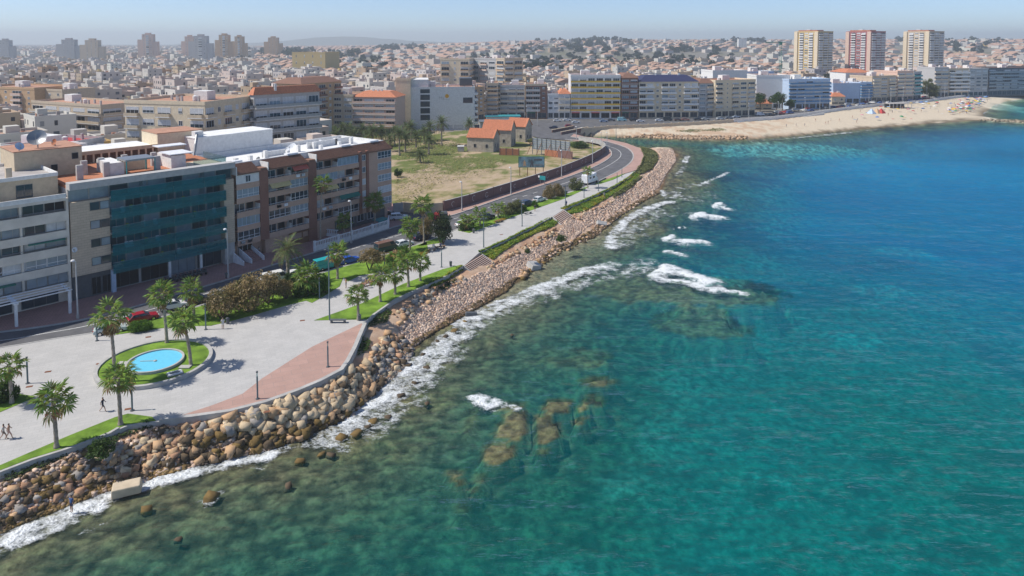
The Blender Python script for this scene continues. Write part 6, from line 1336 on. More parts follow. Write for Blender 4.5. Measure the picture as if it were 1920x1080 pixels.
# ================================================================ STREET FURNITURE
def street_lamp(label, px, py, pyt, group='grey street lamps along the road', arm=1.3, az=-40):
    p = P(px, py); h = HZ(pyt, p.y); t = thing('street_lamp', label, 'street lamp', tuple(p), R(az), group)
    b = MB(); b.tube([(0,0,0),(0,0,h)], [.14,.075], 8); b.build('post', M['lamp_post'] if 'lamp_post' in M else M.setdefault('lamp_post', mat('lamp_post', (.45,.46,.47), .5)), t)
    b = MB(); b.lathe([(.2,0),(.2,.6),(.14,.65)], 8); b.build('base', M['concrete'], t)
    b = MB(); b.tube([(0,0,h-.05),(0,-arm*.3,h+.1)], .05, 5); b.build('arm', M['lamp_post'], t)
    b = MB(); b.lathe([(.05,h+.05),(.3,h+.12),(.25,h+.3),(.06,h+.36)], 10, (0,-arm*.3)); b.build('lamp_head', M['lamp_white'], t)
for l, x, y, yt in (('lamp post in front of the pergola of the banded block',146,597,490),('lamp post before the shops of the glass balcony block',428,521,431),('lamp post beside the white balustrade',659,456,378),('first lamp post along the graffiti wall beside the containers',866,395,342),('second lamp post along the graffiti wall',958,364.5,315),('third lamp post along the wall near the road sign',1053,332.5,283),('fourth lamp post where the wall starts to bend',1111,306.5,265),('lamp post at the inner side of the road bend',1127,275,249),('last lamp post on the road bend before the creek',1138,279,249),('lamp post at the far end of the bend near the bridge',1081,262,238),('lamp post by the junction in front of the grey stone block',988,236,200),('tall lamp post at the junction before the brown brick block',1008,236,198),('lamp post on the field edge beside the ruined sheds',888,262,228)): street_lamp(l, x, y, yt)
def column_light(label, px, py, pyt, group='slim column lights on the promenade'):
    p = P(px, py); h = HZ(pyt, p.y); t = thing('column_light', label, 'column light', tuple(p), 0, group)
    b = MB(); b.tube([(0,0,0),(0,0,h*.8)], .10, 10); b.build('post', M['col_teal'] if 'col_teal' in M else M.setdefault('col_teal', mat('col_teal', (.12,.17,.19), .45)), t)
    b = MB(); b.tube([(0,0,h*.8),(0,0,h*.95)], .085, 10); b.build('diffuser', M['clear_glass'], t)
    b = MB(); b.tube([(0,0,h*.95),(0,0,h)], .12, 10); b.build('cap', M['dark_grey'], t)
    b = MB(); b.lathe([(.24,0),(.24,.06),(.1,.08)], 12); b.build('base_plate', M['dark_grey'], t)
for l, x, y, yt in (('column light standing alone at the left of the plaza',52,719,669),('column light at the kerb behind the shaggy palm',182,639,612),('column light in front of the fountain ring',248,770,722),('left column light on the pink paving',483,748,696),('right column light on the pink paving',615,688,640),('column light on the lawn edge before the tamarisk clump',386,618,569),('column light beside the dark fan palm',599,559,521),('column light on the bright lawn before the banana plant',721,502,470),('column light at the promenade middle before the stairs',828,501,467),('column light in line with the orange flower bench',979,424,400),('column light nearest the lamp with a blue sign',1060,384,352),('column light below the camper van',1095,370,345),('column light past the camper van',1122,358,338),('column light where grey paving meets pink',1157,342,325),('farthest column light at the road bend',1166,332,315)): column_light(l, x, y, yt)
def tall_pole(label, px, py, pyt, r=.12):
    p = P(px, py); h = HZ(pyt, p.y); t = thing('tall_pole', label, 'lamp pole', tuple(p), R(20), 'tall dark promenade poles')
    b = MB(); b.tube([(0,0,0),(0,0,h)], [r,r*.7], 9); b.build('post', M['col_teal'], t)
    b = MB(); b.box(-.55,.55,-.06,.06,h-.5,h-.4); b.build('cross_arm', M['dark_grey'], t)
    for x in (-.5,.5): b = MB(); b.box(x-.16,x+.16,-.28,.1,h-.42,h-.22); b.build('floodlight', M['dark_grey'], t)
tall_pole('tallest dark pole with floodlights at the shore lawn tip', 618,600,464); tall_pole('dark floodlight pole by the upper grass bank', 907,464,407); tall_pole('dark pole rising over the small round bush', 978,404,375,.1); tall_pole('dark pole with a white globe near the upper stairs', 1060,386,346,.1); tall_pole('tall thin pole at the creek mouth near the headland', 1155,263,232,.1)
def bench(label, px, py, rz, wood='wood', w=2.0):
    t = thing('bench', label, 'bench', tuple(P(px, py)), rz, 'benches on the promenade'); bx('seat', M[wood], t, -w/2, w/2, -.28, .28, .40, .50); bx('leg', M['dark_grey'], t, -w/2+.1, -w/2+.35, -.25, .25, 0, .40); bx('leg', M['dark_grey'], t, w/2-.35, w/2-.1, -.25, .25, 0, .40)
bench('dark bench facing the sea at the tip of the shore lawn', 634,605, 0, 'dark_grey', 2.4); bench('wooden bench beside the orange flower bed near the road', 936,417, R(35)); bench('bench in front of the flower bed by the tall tree', 690,535, R(40)); bench('bench beside the low green bush near the dark pole', 990,401, R(35), 'concrete'); bench('bench under the lone tamarisk', 708,519, R(40), 'dark_grey')
def bin_(label, px, py):
    t = thing('litter_bin', label, 'litter bin', tuple(P(px, py)), 0, 'dark litter bins'); b = MB(); b.lathe([(.22,.05),(.27,.75),(.27,.8)], 10); b.build('body', M['dark_grey'], t); b = MB(); b.lathe([(.29,.8),(.29,.88),(.1,.98)], 10); b.build('lid', M['dark_grey'], t)
for l, x, y in (('bin beside the bench at the shore lawn tip',674,601),('bin on the promenade left of the lower stairs',845,499),('bin beside the young palms and the white parked car',888,437),('bin at the foot of the lamp post before the glass balcony block',425,521),('bin near the seated people under the tall tree',815,470),('bin by the tamarisk clump',427,607)): bin_(l, x, y)
for l, x, y, m, w in (('green glass bank container beside the graffiti wall',807,413,'grass',1.4),('orange red container in the middle of the three',819,412,'red_paint',1.2),('dark container right of the orange one',831,410,'dark_grey',2.0)):
    t = thing('waste_container', l, 'waste container', tuple(P(x, y)), R(15), 'waste containers'); b = MB(); b.box(-w/2,w/2,-.6,.6,.15,1.35); b.build('body', M[m], t); b = MB(); b.add([(-w/2-.05,-.65,1.35),(w/2+.05,-.65,1.35),(w/2+.05,.65,1.35),(-w/2-.05,.65,1.35),(-w/2+.15,-.35,1.75),(w/2-.15,-.35,1.75),(w/2-.15,.35,1.75),(-w/2+.15,.35,1.75)], [(4,5,6,7),(0,1,5,4),(1,2,6,5),(2,3,7,6),(3,0,4,7)]); b.build('lid', M[m], t)
t = thing('terrace_canopy', 'green covered terrace box at the end of the white balustrade', 'canopy', tuple(P(714,424)), math.atan2(u3.y, u3.x)); bx('cover', M['teal_metal'], t, -1.6, 1.6, -1, 1, 1.5, 1.7); bx('side_panel', M['teal_metal'], t, -1.55, 1.55, -.95, -.85, .2, 1.5)
t = thing('info_plaque', 'white information panel lying on the fountain lawn', 'plaque', tuple(P(328,700,.4)), R(35)); bx('panel', M['white_paint'], t, -.8, .8, -.5, .5, .06, .14); bx('print', M['steel_grey'], t, -.55, .55, -.3, .3, .142, .146); bx('frame', M['concrete'], t, -.9, .9, -.6, .6, -.05, .06)
for l, x, y in (('pale stone slab on the fountain lawn right of the basin',347,688),('flat pale hatch on the fountain lawn left of the basin',232,681)):
    t = thing('ground_hatch', l, 'hatch', tuple(P(x, y, .36))); bx('cover', M['concrete'], t, -.7, .7, -.4, .4, -.02, .08)
for k, (x, y) in enumerate(((500,772),(668,643),(90,697),(55,725),(240,767),(186,682),(278,632),(567,601),(486,760),(760,545),(940,440))):
    t = thing('drain_cover', f'small rusty drain cover in the paving near {["the pink paving column","the right kerb","the left plaza edge","the lone column light","the front column","the ring kerb","the hedge","the lawn tip","the left pink column","the palm row","the upper bank"][k]}', 'drain cover', (P(x,y).x, P(x,y).y, .008), R(20)); bx('grate', M['rust'], t, -.35, .35, -.22, .22, 0, .012)
# timber stairs down to the stones
def stairs(label, tl, tr, br, bl, n=9):
    A, B, C_, D = P(*tl), P(*tr), P(*br, -1.6), P(*bl, -1.6); t = thing('shore_steps', label, 'steps', tuple(A), 0, 'timber steps down to the stones')
    for k in range(n):
        f0, f1 = k/n, (k+.86)/n; z = -.02-1.5*k/n
        q = [A.lerp(D, f0), B.lerp(C_, f0), B.lerp(C_, f1), A.lerp(D, f1)]; b = MB()
        vs = [(v.x-A.x, v.y-A.y, z-.55) for v in q]+[(v.x-A.x, v.y-A.y, z) for v in q]
        b.add(vs, [(4,5,6,7),(0,1,5,4),(1,2,6,5),(2,3,7,6),(3,0,4,7)]); b.build('step', M['step_pale'] if 'step_pale' in M else M.setdefault('step_pale', mat('step_pale', (.42,.31,.26), .9)), t)
        b = MB(); e = [A.lerp(D, f1-.01), B.lerp(C_, f1-.01), B.lerp(C_, (k+1.02)/n), A.lerp(D, (k+1.02)/n)]
        b.add([(v.x-A.x, v.y-A.y, z-.7) for v in e]+[(v.x-A.x, v.y-A.y, z-.09) for v in e], [(4,5,6,7),(0,1,5,4),(1,2,6,5),(2,3,7,6),(3,0,4,7)]); b.build('riser', M['dark_wood'] if 'dark_wood' in M else M.setdefault('dark_wood', mat('dark_wood', (.07,.045,.04), .9)), t)
    for p0, p1 in ((A, D), (B, C_)):
        b = MB(); q = p1-p0; s = Vector((q.y, -q.x, 0)).normalized()*.15
        v = [p0-s, p0+s, p1+s, p1-s]; b.add([(w_.x-A.x, w_.y-A.y, w_.z-.8) for w_ in v]+[(w_.x-A.x, w_.y-A.y, w_.z+.12) for w_ in v], [(4,5,6,7),(0,1,5,4),(1,2,6,5),(2,3,7,6),(3,0,4,7)]); b.build('side_kerb', M['concrete'], t)
stairs('lower flight of striped steps by the litter bin', (869,499), (904,477), (929,497), (893,518)); stairs('upper flight of striped steps between the two green banks', (1036,407), (1057,394), (1081,412), (1058,428))

# ================================================================ VEHICLES
def car_parts(kind):
    b = MB()
    if kind == 'car':  prof = [(-2.1,.35),(-2.15,.75),(-1.95,.92),(-1.2,1.0),(1.0,.95),(2.0,.8),(2.12,.55),(2.08,.3)]; cab = [(-1.85,.93),(-1.35,1.42),(.1,1.45),(.95,.95)]; w, cw_ = .86, .66
    elif kind == 'suv': prof = [(-2.2,.4),(-2.25,.85),(-2.15,1.05),(-1.2,1.08),(1.1,1.05),(2.1,.92),(2.25,.6),(2.2,.35)]; cab = [(-2.1,1.05),(-1.8,1.62),(.2,1.66),(1.1,1.05)]; w, cw_ = .92, .74
    else: prof = [(-2.4,.4),(-2.45,1.1),(-2.4,1.25),(-1.2,1.25),(1.4,1.25),(2.2,1.12),(2.4,.7),(2.38,.35)]; cab = [(-2.4,1.25),(-2.3,2.1),(1.2,2.12),(1.95,1.2)]; w, cw_ = .95, .84
    def loft(pr, w0, w1, b, mi, z0, z1):
        n = len(pr); wd = lambda z: w0+(w1-w0)*max(0, min(1, (z-z0)/(z1-z0)))
        vs = [(x, -wd(z), z) for x, z in pr]+[(x, wd(z), z) for x, z in pr]
        fs = [tuple(range(n-1,-1,-1)), tuple(range(n, 2*n))]+[(i, (i+1) % n, n+(i+1) % n, n+i) for i in range(n)]
        b.add(vs, fs, mi)
    loft(prof, w, w*.93, b, 0, .3, 1.1)
    cb = MB(); loft(cab, w*.92, cw_, cb, 0, cab[0][1], cab[1][1])
    (x0,z0),(x1,z1),(x2,z2),(x3,z3) = cab; g = MB(); e = .012; wb_, wt = w*.92, cw_
    def L3_(p, q, f): return tuple(a+(c-a)*f for a, c in zip(p, q))
    for s in (-1, 1):
        for f0, f1 in ((.06,.48),(.52,.94)) if kind != 'van' else ((.72,.96),):
            lo = lambda f: (x0+(x3-x0)*f, s*wb_, z0+(z3-z0)*f); hi = lambda f: (x1+(x2-x1)*f, s*wt, z1+(z2-z1)*f)
            q = [L3_(lo(f0), hi(f0), .16), L3_(lo(f1), hi(f1), .16), L3_(lo(f1), hi(f1), .86), L3_(lo(f0), hi(f0), .86)]
            q = [(a, y+s*e, z+e) for a, y, z in q]; g.add(q, [(0,1,2,3) if s < 0 else (3,2,1,0)])
    def endg(xa, za, xb, zb, d):
        q = [L3_((xa,-wb_,za),(xb,-wt,zb),.1), L3_((xa,wb_,za),(xb,wt,zb),.1), L3_((xa,wb_,za),(xb,wt,zb),.9), L3_((xa,-wb_,za),(xb,-wt,zb),.9)]
        q = [(x+d*e*1.5, y*.88, z+e) for x, y, z in q]; g.add(q, [(0,1,2,3) if d > 0 else (3,2,1,0)])
    endg(x3, z3, x2, z2, 1); endg(x0, z0, x1, z1, -1)
    return b, cb, g, w
WHEEL = MB(); WHEEL.tube([(0,-.11,0),(0,.11,0)], .33, 14); WHEEL_ME = WHEEL.mesh('wheel_mesh', M['black_rubber']); RIM = MB(); RIM.tube([(0,-.125,0),(0,.125,0)], .19, 10); RIM_ME = RIM.mesh('rim_mesh', M['chrome'])
HL = MB(); HL.box(-.05,.05,-.16,.16,-.07,.07); HL_ME = HL.mesh('headlight_mesh', M['light_lens']); TL_ME = HL.mesh('tail_light_mesh', M['tail_lens'])
_cm = {}
def car(label, kind, col, loc, rz, group='parked cars along the promenade road', full=True, cat='car', roofcol=None):
    if kind not in _cm: _cm[kind] = car_parts(kind)
    b, cb, g, w = _cm[kind]; key = (kind, col)
    if key not in _cm:
        b.c = [col]*len(b.f); cb.c = [roofcol or col]*len(cb.f); _cm[key] = (b.mesh('car_body', M['paint']), cb.mesh('car_cabin', M['paint'])); 
        mod = None
        if (kind,'g') not in _cm: _cm[kind,'g'] = g.mesh('car_glass', M['window_glass'])
    bm_, cm_ = _cm[key]
    t = thing('parked_car' if kind != 'van' else 'parked_van', label, cat, loc, rz, group)
    bo = obj('body', bm_, t); co = obj('cabin', cm_, t)
    if full:
        for o in (bo, co): q = o.modifiers.new('round', 'BEVEL'); q.width = .09; q.segments = 2; q.limit_method = 'ANGLE'
    obj('glass', _cm[kind,'g'], t)
    for x in (-1.3, 1.32):
        for s in (-1, 1):
            wv = obj('wheel', WHEEL_ME, t, (x, s*(w-.1), .33))
            if full: obj('rim', RIM_ME, wv, (0, s*.01, 0))
    if full:
        for s in (-1, 1): obj('headlight', HL_ME, t, (2.07 if kind == 'car' else 2.2 if kind == 'suv' else 2.36, s*.55, .68 if kind == 'car' else .8)); obj('tail_light', TL_ME, t, (-2.12 if kind == 'car' else -2.22 if kind == 'suv' else -2.42, s*.55, .8))
    return t
RD = math.atan2(u2.y, u2.x)
def g0_(px, py, z=-.115): v = P(px, py, z); return tuple(v)
CARS = [('red parked car half hidden by the clipped hedge','car',(.32,.015,.03),268,602,R(38)),('pale green car behind the shaggy palm trunk','car',(.45,.52,.50),207,624,R(30)),('white car behind the left fountain palms','car',(.7,.7,.7),326,579,R(36)),('dark car behind the bushy palm','car',(.03,.035,.05),372,568,R(36)),('white van parked behind the tamarisk clump','van',(.72,.72,.70),517,531,R(40)),('white car beside the date palm trunk','car',(.7,.7,.7),556,520,R(40)),('bright teal panel van parked by the road lawn','van',(.02,.36,.40),612,504,R(44)),('blue car between teal van and lone tamarisk','car',(.02,.09,.42),655,493,R(44)),('dark green van with rusty roof','van',(.02,.055,.05),724,471,R(46)),('white parked car left of the bushy palm','car',(.7,.71,.72),757,462,R(46)),('dark blue car under the tall palm','suv',(.02,.025,.07),790,448,R(47)),('black car parked under the brick block corner','car',(.02,.02,.025),724,404,R(25)),('silver white car parked in the side street','suv',(.6,.62,.65),748,412,R(15)),('white car behind the young palms','car',(.7,.7,.7),869,424,R(50)),('dark grey car behind the right young palm','suv',(.02,.02,.03),912,412,R(50)),('white car beside the round clipped bush','car',(.7,.7,.7),1011,378,R(52)),('dark blue car left of the round clipped bush','suv',(.03,.05,.10),988,386,R(52)),('dark blue car behind the brown bushes','car',(.04,.06,.12),1052,365,R(53)),('dark car driving on the junction','car',(.02,.025,.06),1038,241,R(170)),('dark red car beside the bridge','suv',(.28,.02,.03),1068,239,R(10)),('white car at the junction behind the red one','car',(.6,.62,.65),1080,231,R(5)),('white car left on the far junction row','car',(.7,.7,.7),1045,228,R(5)),('white car second on the far junction row','car',(.7,.7,.7),1063,227,R(5)),('blue grey car near the lone white kiosk post','car',(.2,.28,.42),1132,229,R(5)),('dark grey car below the yellow block','car',(.1,.11,.13),1146,227,R(5)),('pale blue van below the dark brown block','van',(.3,.55,.6),1166,227,R(5)),('black van left of the blue roofed block','suv',(.03,.03,.04),1188,227,R(5)),('silver car below the blue roofed block','car',(.6,.6,.62),1201,229,R(4)),('white car middle below the blue roofed block','car',(.65,.66,.68),1236,227.5,R(4)),('black box van below the blue roofed block','van',(.02,.025,.035),1252,226.5,R(4)),('dark brown car right of the black box van','car',(.12,.07,.06),1271,226.5,R(4)),('rust coloured car below the red shopfront','car',(.35,.14,.1),1285,226,R(4)),('black car right of the red shopfront','car',(.03,.03,.04),1308,225.5,R(4)),('grey car below the grey brown shaded block','car',(.35,.38,.4),1323,225,R(4)),('silver car below the sunlit beige block','car',(.5,.53,.55),1351,224,R(6)),('grey dark car below the sunlit beige block','car',(.2,.22,.25),1367,222.5,R(6)),('blue grey car right of the sunlit beige block','car',(.35,.4,.48),1381,221,R(6)),('white delivery van before the orange roofed house','van',(.7,.7,.72),1425,217,R(8))]
for l, k, c, x, y, rz in CARS: car(l, k, c, g0_(x, y), rz, 'parked cars along the promenade road' if y > 300 else 'cars on the bay front street', y > 300 or y < 0, 'van' if k == 'van' else 'car', (.20,.11,.08) if 'rusty' in l else None)
rn = random.Random(3)
LBL = [(1463,'below the pines'),(1500,'left of the blue glass block door'),(1545,'below the blue glass block'),(1590,'below the blue wedge block'),(1640,'below the cream grey beach block'),(1690,'below the pink beige beach block'),(1735,'below the tall eucalyptus'),(1790,'below the bold white balcony block'),(1850,'below the grey stone beach block'),(1905,'below the dark hotel')]
CC = [((.7,.7,.7),'white'),((.5,.52,.55),'silver'),((.05,.06,.08),'black'),((.35,.03,.03),'red'),((.08,.14,.35),'blue'),((.2,.21,.23),'grey')]
fr2 = [(1440,217.5),(1480,213),(1560,204.5),(1640,195.5),(1720,189),(1800,179),(1920,171)]
for row in (0, 1, 2):
    for k in range(26):
        px = 1446+k*18.5+rn.uniform(-3,3)+row*6; py = np.interp(px, [q[0] for q in fr2], [q[1] for q in fr2])-row*2.2
        if rn.random() < .18: continue
        c, cn = rn.choice(CC); w_ = min(LBL, key=lambda q: abs(q[0]-px))
        car(f'{cn} car in the {["front","middle","back"][row]} parking row, {w_[1]}', rn.choice(['car','car','suv']), c, g0_(px, py, -.1), R(18+rn.uniform(-8,8)+(90 if row == 1 else 0)), 'cars parked behind the beach', False)
# camper van
t = thing('camper_van', 'white camper van parked at the road bend', 'camper van', g0_(1106,344), R(53), None)
b = MB(); b.box(-3.1,1.9,-1.1,1.1,.55,3.0); o = b.build('body', M['white_paint'], t); q = o.modifiers.new('round', 'BEVEL'); q.width = .2; q.segments = 3
b = MB(); b.add([(1.9,-1,.5),(3.1,-.95,.5),(3.1,.95,.5),(1.9,1,.5),(1.9,-1,2.1),(2.3,-.9,2.0),(2.3,.9,2.0),(1.9,1,2.1),(3.1,-.95,1.2),(3.1,.95,1.2)], [(0,1,8,5,4),(1,2,9,8),(2,3,7,6,9),(4,5,6,7),(5,8,9,6),(3,2,1,0)]); b.build('cab', M['white_paint'], t)
b = MB(); b.add([(2.34,-.85,1.97),(3.07,-.88,1.25),(3.07,.88,1.25),(2.34,.85,1.97)], [(0,1,2,3)]); b.build('windscreen', M['window_glass'], t); b = MB(); b.box(.6,2.3,-1.05,1.05,2.3,3.1); q = b.build('overcab', M['white_paint'], t).modifiers.new('round', 'BEVEL'); q.width = .25; q.segments = 3
for x, s in ((-2,1),(-.2,1.2)): bx('window', M['window_glass'], t, x, x+s, -1.12, -1.1, 1.7, 2.3)
bx('roof_vent', M['steel_grey'], t, -1.8, -1.0, -.4, .4, 3.0, 3.2)
for x in (-1.9, 2.3):
    for s in (-1, 1): obj('wheel', WHEEL_ME, t, (x, s*1.0, .36), None, 1.1)
# scooters before the shops
mo = thing('scooter', 'dark scooter in the row before the glass balcony block, left end', 'scooter', (0,0,0), 0, 'scooters before the shops')
for x in (-.6,.6): b = MB(); b.tube([(x,-.06,.27),(x,.06,.27)], .27, 12); b.build('wheel', M['black_rubber'], mo)
b = MB(); b.add([(-.75,-.16,.5),(0,-.18,.45),(.0,.18,.45),(-.75,.16,.5),(-.7,-.13,.82),(0,-.13,.78),(0,.13,.78),(-.7,.13,.82)], [(3,2,1,0),(4,5,6,7),(0,1,5,4),(1,2,6,5),(2,3,7,6),(3,0,4,7)]); b.box(0,.45,-.16,.16,.24,.32); b.box(.42,.5,-.2,.2,.3,1.0); b.build('body', M['dark_grey'], mo)
b = MB(); b.tube([(.6,0,.3),(.42,0,1.08)], .035, 6); b.tube([(.42,-.33,1.08),(.42,.33,1.08)], .025, 6); b.build('handlebar', M['chrome'], mo); b = MB(); b.box(-.7,-.05,-.13,.13,.82,.9); b.build('saddle', M['black_rubber'], mo)
on2v = lambda x, y: on2(x, y, .01)
for k in range(9):
    o = mo if k == 0 else tree_copy(mo); q = on2v(13.2+k*.85, -2.2); o.location = q; o.rotation_euler = (0,0,RD+R(95+k % 3*6))
    if k: o['label'] = f'dark scooter in the row before the glass balcony block, {["","second from left","third from left","fourth from left","middle one","fourth from right","third from right","second from right","right end"][k]}'

# ================================================================ PEOPLE
def person_mesh(name, pose, skin, top, bottom, hair, sh=1.0):
    J = {'pel':(0,0,.93),'chest':(0,.02,1.28),'neck':(0,.01,1.47),'head':(0,.03,1.58),'crown':(0,.02,1.70),'lsh':(-.17,0,1.41),'rsh':(.17,0,1.41)}
    if pose == 'walk': J.update(lel=(-.24,.12,1.14),lha=(-.22,.30,.98),rel=(.24,-.13,1.14),rha=(.25,-.10,.88),lhi=(-.09,0,.90),rhi=(.09,0,.90),lkn=(-.10,-.08,.50),lan=(-.10,-.36,.14),lto=(-.10,-.30,.03),rkn=(.10,.22,.52),ran=(.10,.30,.09),rto=(.10,.46,.04))
    elif pose == 'sit': J.update(lel=(-.24,.1,1.14),lha=(-.12,.36,1.0),rel=(.24,.1,1.14),rha=(.12,.36,1.0),lhi=(-.09,0,.88),rhi=(.09,0,.88),lkn=(-.11,.44,.92),lan=(-.11,.46,.50),lto=(-.11,.60,.46),rkn=(.11,.44,.92),ran=(.11,.46,.50),rto=(.11,.60,.46))
    else: J.update(lel=(-.24,-.02,1.12),lha=(-.22,.06,.87),rel=(.24,-.02,1.12),rha=(.22,.06,.87),lhi=(-.09,0,.90),rhi=(.09,0,.90),lkn=(-.10,.02,.50),lan=(-.10,-.02,.09),lto=(-.10,.14,.04),rkn=(.10,.02,.50),ran=(.10,-.02,.09),rto=(.10,.14,.04))
    Rr = dict(pel=.145,chest=.15,neck=.062,head=.098,crown=.085,lsh=.075,rsh=.075,lel=.043,rel=.043,lha=.035,rha=.035,lhi=.095,rhi=.095,lkn=.06,rkn=.06,lan=.042,ran=.042,lto=.04,rto=.04)
    E = [('pel','chest'),('chest','neck'),('neck','head'),('head','crown'),('chest','lsh'),('chest','rsh'),('lsh','lel'),('lel','lha'),('rsh','rel'),('rel','rha'),('pel','lhi'),('pel','rhi'),('lhi','lkn'),('lkn','lan'),('lan','lto'),('rhi','rkn'),('rkn','ran'),('ran','rto')]
    ks = list(J); me = bpy.data.meshes.new(name); me.from_pydata([J[k] for k in ks], [(ks.index(a), ks.index(c)) for a, c in E], [])
    o = bpy.data.objects.new('tmp', me); COL.objects.link(o); m = o.modifiers.new('s', 'SKIN'); sv = me.skin_vertices[0].data
    for i, k in enumerate(ks): sv[i].radius = (Rr[k]*(1.15 if k in ('pel','chest') else 1), Rr[k]*(.72 if k in ('pel','chest') else 1)); sv[i].use_root = (k == 'pel')
    o.modifiers.new('d', 'SUBSURF').levels = 1
    r = bpy.data.meshes.new_from_object(o.evaluated_get(bpy.context.evaluated_depsgraph_get())); r.name = name; bpy.data.objects.remove(o)
    r.materials.clear(); r.materials.append(M['cloth']); cl_ = []
    for f in r.polygons:
        x, y, z = f.center; c = skin
        if z > 1.62 or (z > 1.53 and y < .0): c = hair
        elif .98 < z < 1.44 and (abs(x) < .2 or z > 1.2): c = top
        elif (.62 if pose != 'sit' else .78) < z <= .98 and abs(x) < .19: c = bottom
        elif z < .09 and pose != 'sit': c = (.05,.05,.05)
        cl_.append(c+(1,))
    a = r.attributes.new('Col', 'FLOAT_COLOR', 'FACE'); a.data.foreach_set('color', np.array(cl_, np.float32).ravel()); r.polygons.foreach_set('use_smooth', [True]*len(r.polygons)); return r
SK = (.42,.24,.16); HR = (.05,.03,.02)
PM = {'a':person_mesh('body_a','walk',SK,(.02,.025,.05),(.06,.06,.07),HR),'b':person_mesh('body_b','walk',SK,(.42,.25,.17),(.5,.3,.25),HR),'c':person_mesh('body_c','walk',SK,(.5,.48,.45),(.16,.12,.10),HR),'d':person_mesh('body_d','stand',SK,(.6,.6,.6),(.55,.55,.53),(.3,.25,.18)),'e':person_mesh('body_e','sit',SK,(.15,.17,.25),(.08,.09,.12),HR),'f':person_mesh('body_f','stand',SK,(.55,.25,.04),(.1,.1,.14),HR),'g':person_mesh('body_g','stand',SK,(.05,.12,.3),(.04,.05,.1),HR)}
for l, k, x, y, rz in (('person in dark shirt and shorts walking before the fountain',  'a',193,772,R(-75)),('person in pale top walking at the left edge, left of two','c',7,824,R(-60)),('person in peach top walking at the left edge, right of two','b',17,823,R(-60)),('person in white clothes on the promenade by the tamarisk clump','d',418,617,R(30)),('person in white near the crossing under the tall tree','d',813,471,R(200)),('person in orange top standing by the flower bed','f',649,540,R(90)),('person in dark clothes walking past the palm row','a',803,497,R(120)),('person in dark blue standing on the lower left rocks','g',134,948,R(160)),('person standing in the entrance of the brick block','c',486,478,R(150)),('person by the bank above the palms','b',686,540,R(100)),('person under the small round bush bench','a',1003,396,R(0)),('person in pale clothes on the ledge above the tidal pool','b',1075,440,R(90)),('person walking by the dark pole near the upper stairs','g',1062,388,R(40)),('person near the far column light','c',1133,372,R(40))):
    z = 0 if not (x < 140 and y > 900) and x != 1075 else None; p = P(x, y, -2.4 if z is None else 0)
    tag(obj('person', PM[k], None, (p.x, p.y, .0 if z == 0 else ground_z(p.x, p.y)+.3), rz), l, 'person', 'people on the promenade')
p = P(690,535); tag(obj('person', PM['e'], None, (p.x+.1, p.y+.05, -.38), R(-140)), 'person in dark clothes sitting on the bench by the flower bed', 'person', 'people on the promenade')
p = P(826,466); b_ = None; bench('bench with a seated person under the tall dark tree', 826,466, R(30)); tag(obj('person', PM['e'], None, (p.x, p.y, -.38), R(210)), 'person sitting on the bench under the tall dark tree', 'person', 'people on the promenade')
ub = thing('sunshade', 'small straw coloured sunshade beside the tall dark tree', 'parasol', tuple(P(829,457))); b = MB(); b.tube([(0,0,0),(0,0,2.2)], .04, 6); b.build('pole', M['wood'], ub); b = MB(); b.lathe([(1.1,1.9),(.1,2.5)], 10); b.build('canopy', M['sand_plaster'], ub)

# ================================================================ THE BEACH
sw = [P(*q) for q in SEAWALL]
swt = thing('seawall', 'long pale seawall with parapet between bay front street and sand', 'wall', tuple(sw[0]))
for i, (a, c) in enumerate(zip(sw[:-1], sw[1:])):
    d = c-a; an = math.atan2(d.y, d.x); a0 = a-sw[0]; n = d.length; b = MB(); b.box(0, n, -.3, .3, -3.0, .0, 0, rz=an, c=(a0.x, a0.y)); b.build('wall_panel', M['beige_plaster' if i < 4 else 'white_plaster'], swt)
    b = MB(); b.box(0, n, -.2, .2, .002, .9 if i < 4 else 1.1, 0, rz=an, c=(a0.x, a0.y)); b.build('parapet', M['beige_plaster' if i < 4 else 'white_plaster'], swt)
    if i < 4:
        for q in np.arange(0, n, 4.5): b = MB(); b.box(q, q+.5, -.28, .28, .0, 1.1, 0, rz=an, c=(a0.x, a0.y)); b.build('pier', M['sand_plaster'], swt)
for l, x, y, x2, y2 in (('ramp wall dropping from street to sand below the sunlit beige block',1378,233,1436,222),('white ramp wall at the start of the sandy beach',1500,222,1545,213),('low ramp wall beside the bridge',1062,250,1092,241)):
    a, c = P(x, y, -1.5), P(x2, y2, -.2); d = c-a; t = thing('ramp_wall', l, 'wall', tuple(a), math.atan2(d.y, d.x)); n = d.length; b = MB(); b.add([(0,-.2,-1.5),(n,-.2,-1.5),(n,.2,-1.5),(0,.2,-1.5),(0,-.2,.6),(n,-.2,2.0),(n,.2,2.0),(0,.2,.6)], [(4,5,6,7),(0,1,5,4),(1,2,6,5),(2,3,7,6),(3,0,4,7)]); b.build('wall_panel', M['white_plaster'], t); bx('handrail', M['steel_grey'], t, 0, n, -.05, .05, 2.4, 2.5)
for i, (x, y) in enumerate(((1404,221),(1459,218.5),(1509,210.5),(1537,208),(1556,206.5),(1629,196),(1670,193.5),(1693,191),(1716,188.5),(1737,186.5),(1756,184.5),(1771,183),(1788,180.5),(1811,178))):
    street_lamp(f'lamp on the seawall promenade {["below the sunlit beige block","before the orange roofed house","left of the blue glass block","before the blue glass block","right of the blue glass block","below the narrow blue white block","left of the beach bar","above the beach bar","right of the beach bar","below the pink beige block","left of the tall eucalyptus","right of the tall eucalyptus","below the bold balcony block","before the grey stone beach block"][i]}', x, y, y-27, 'seawall lamps behind the beach')
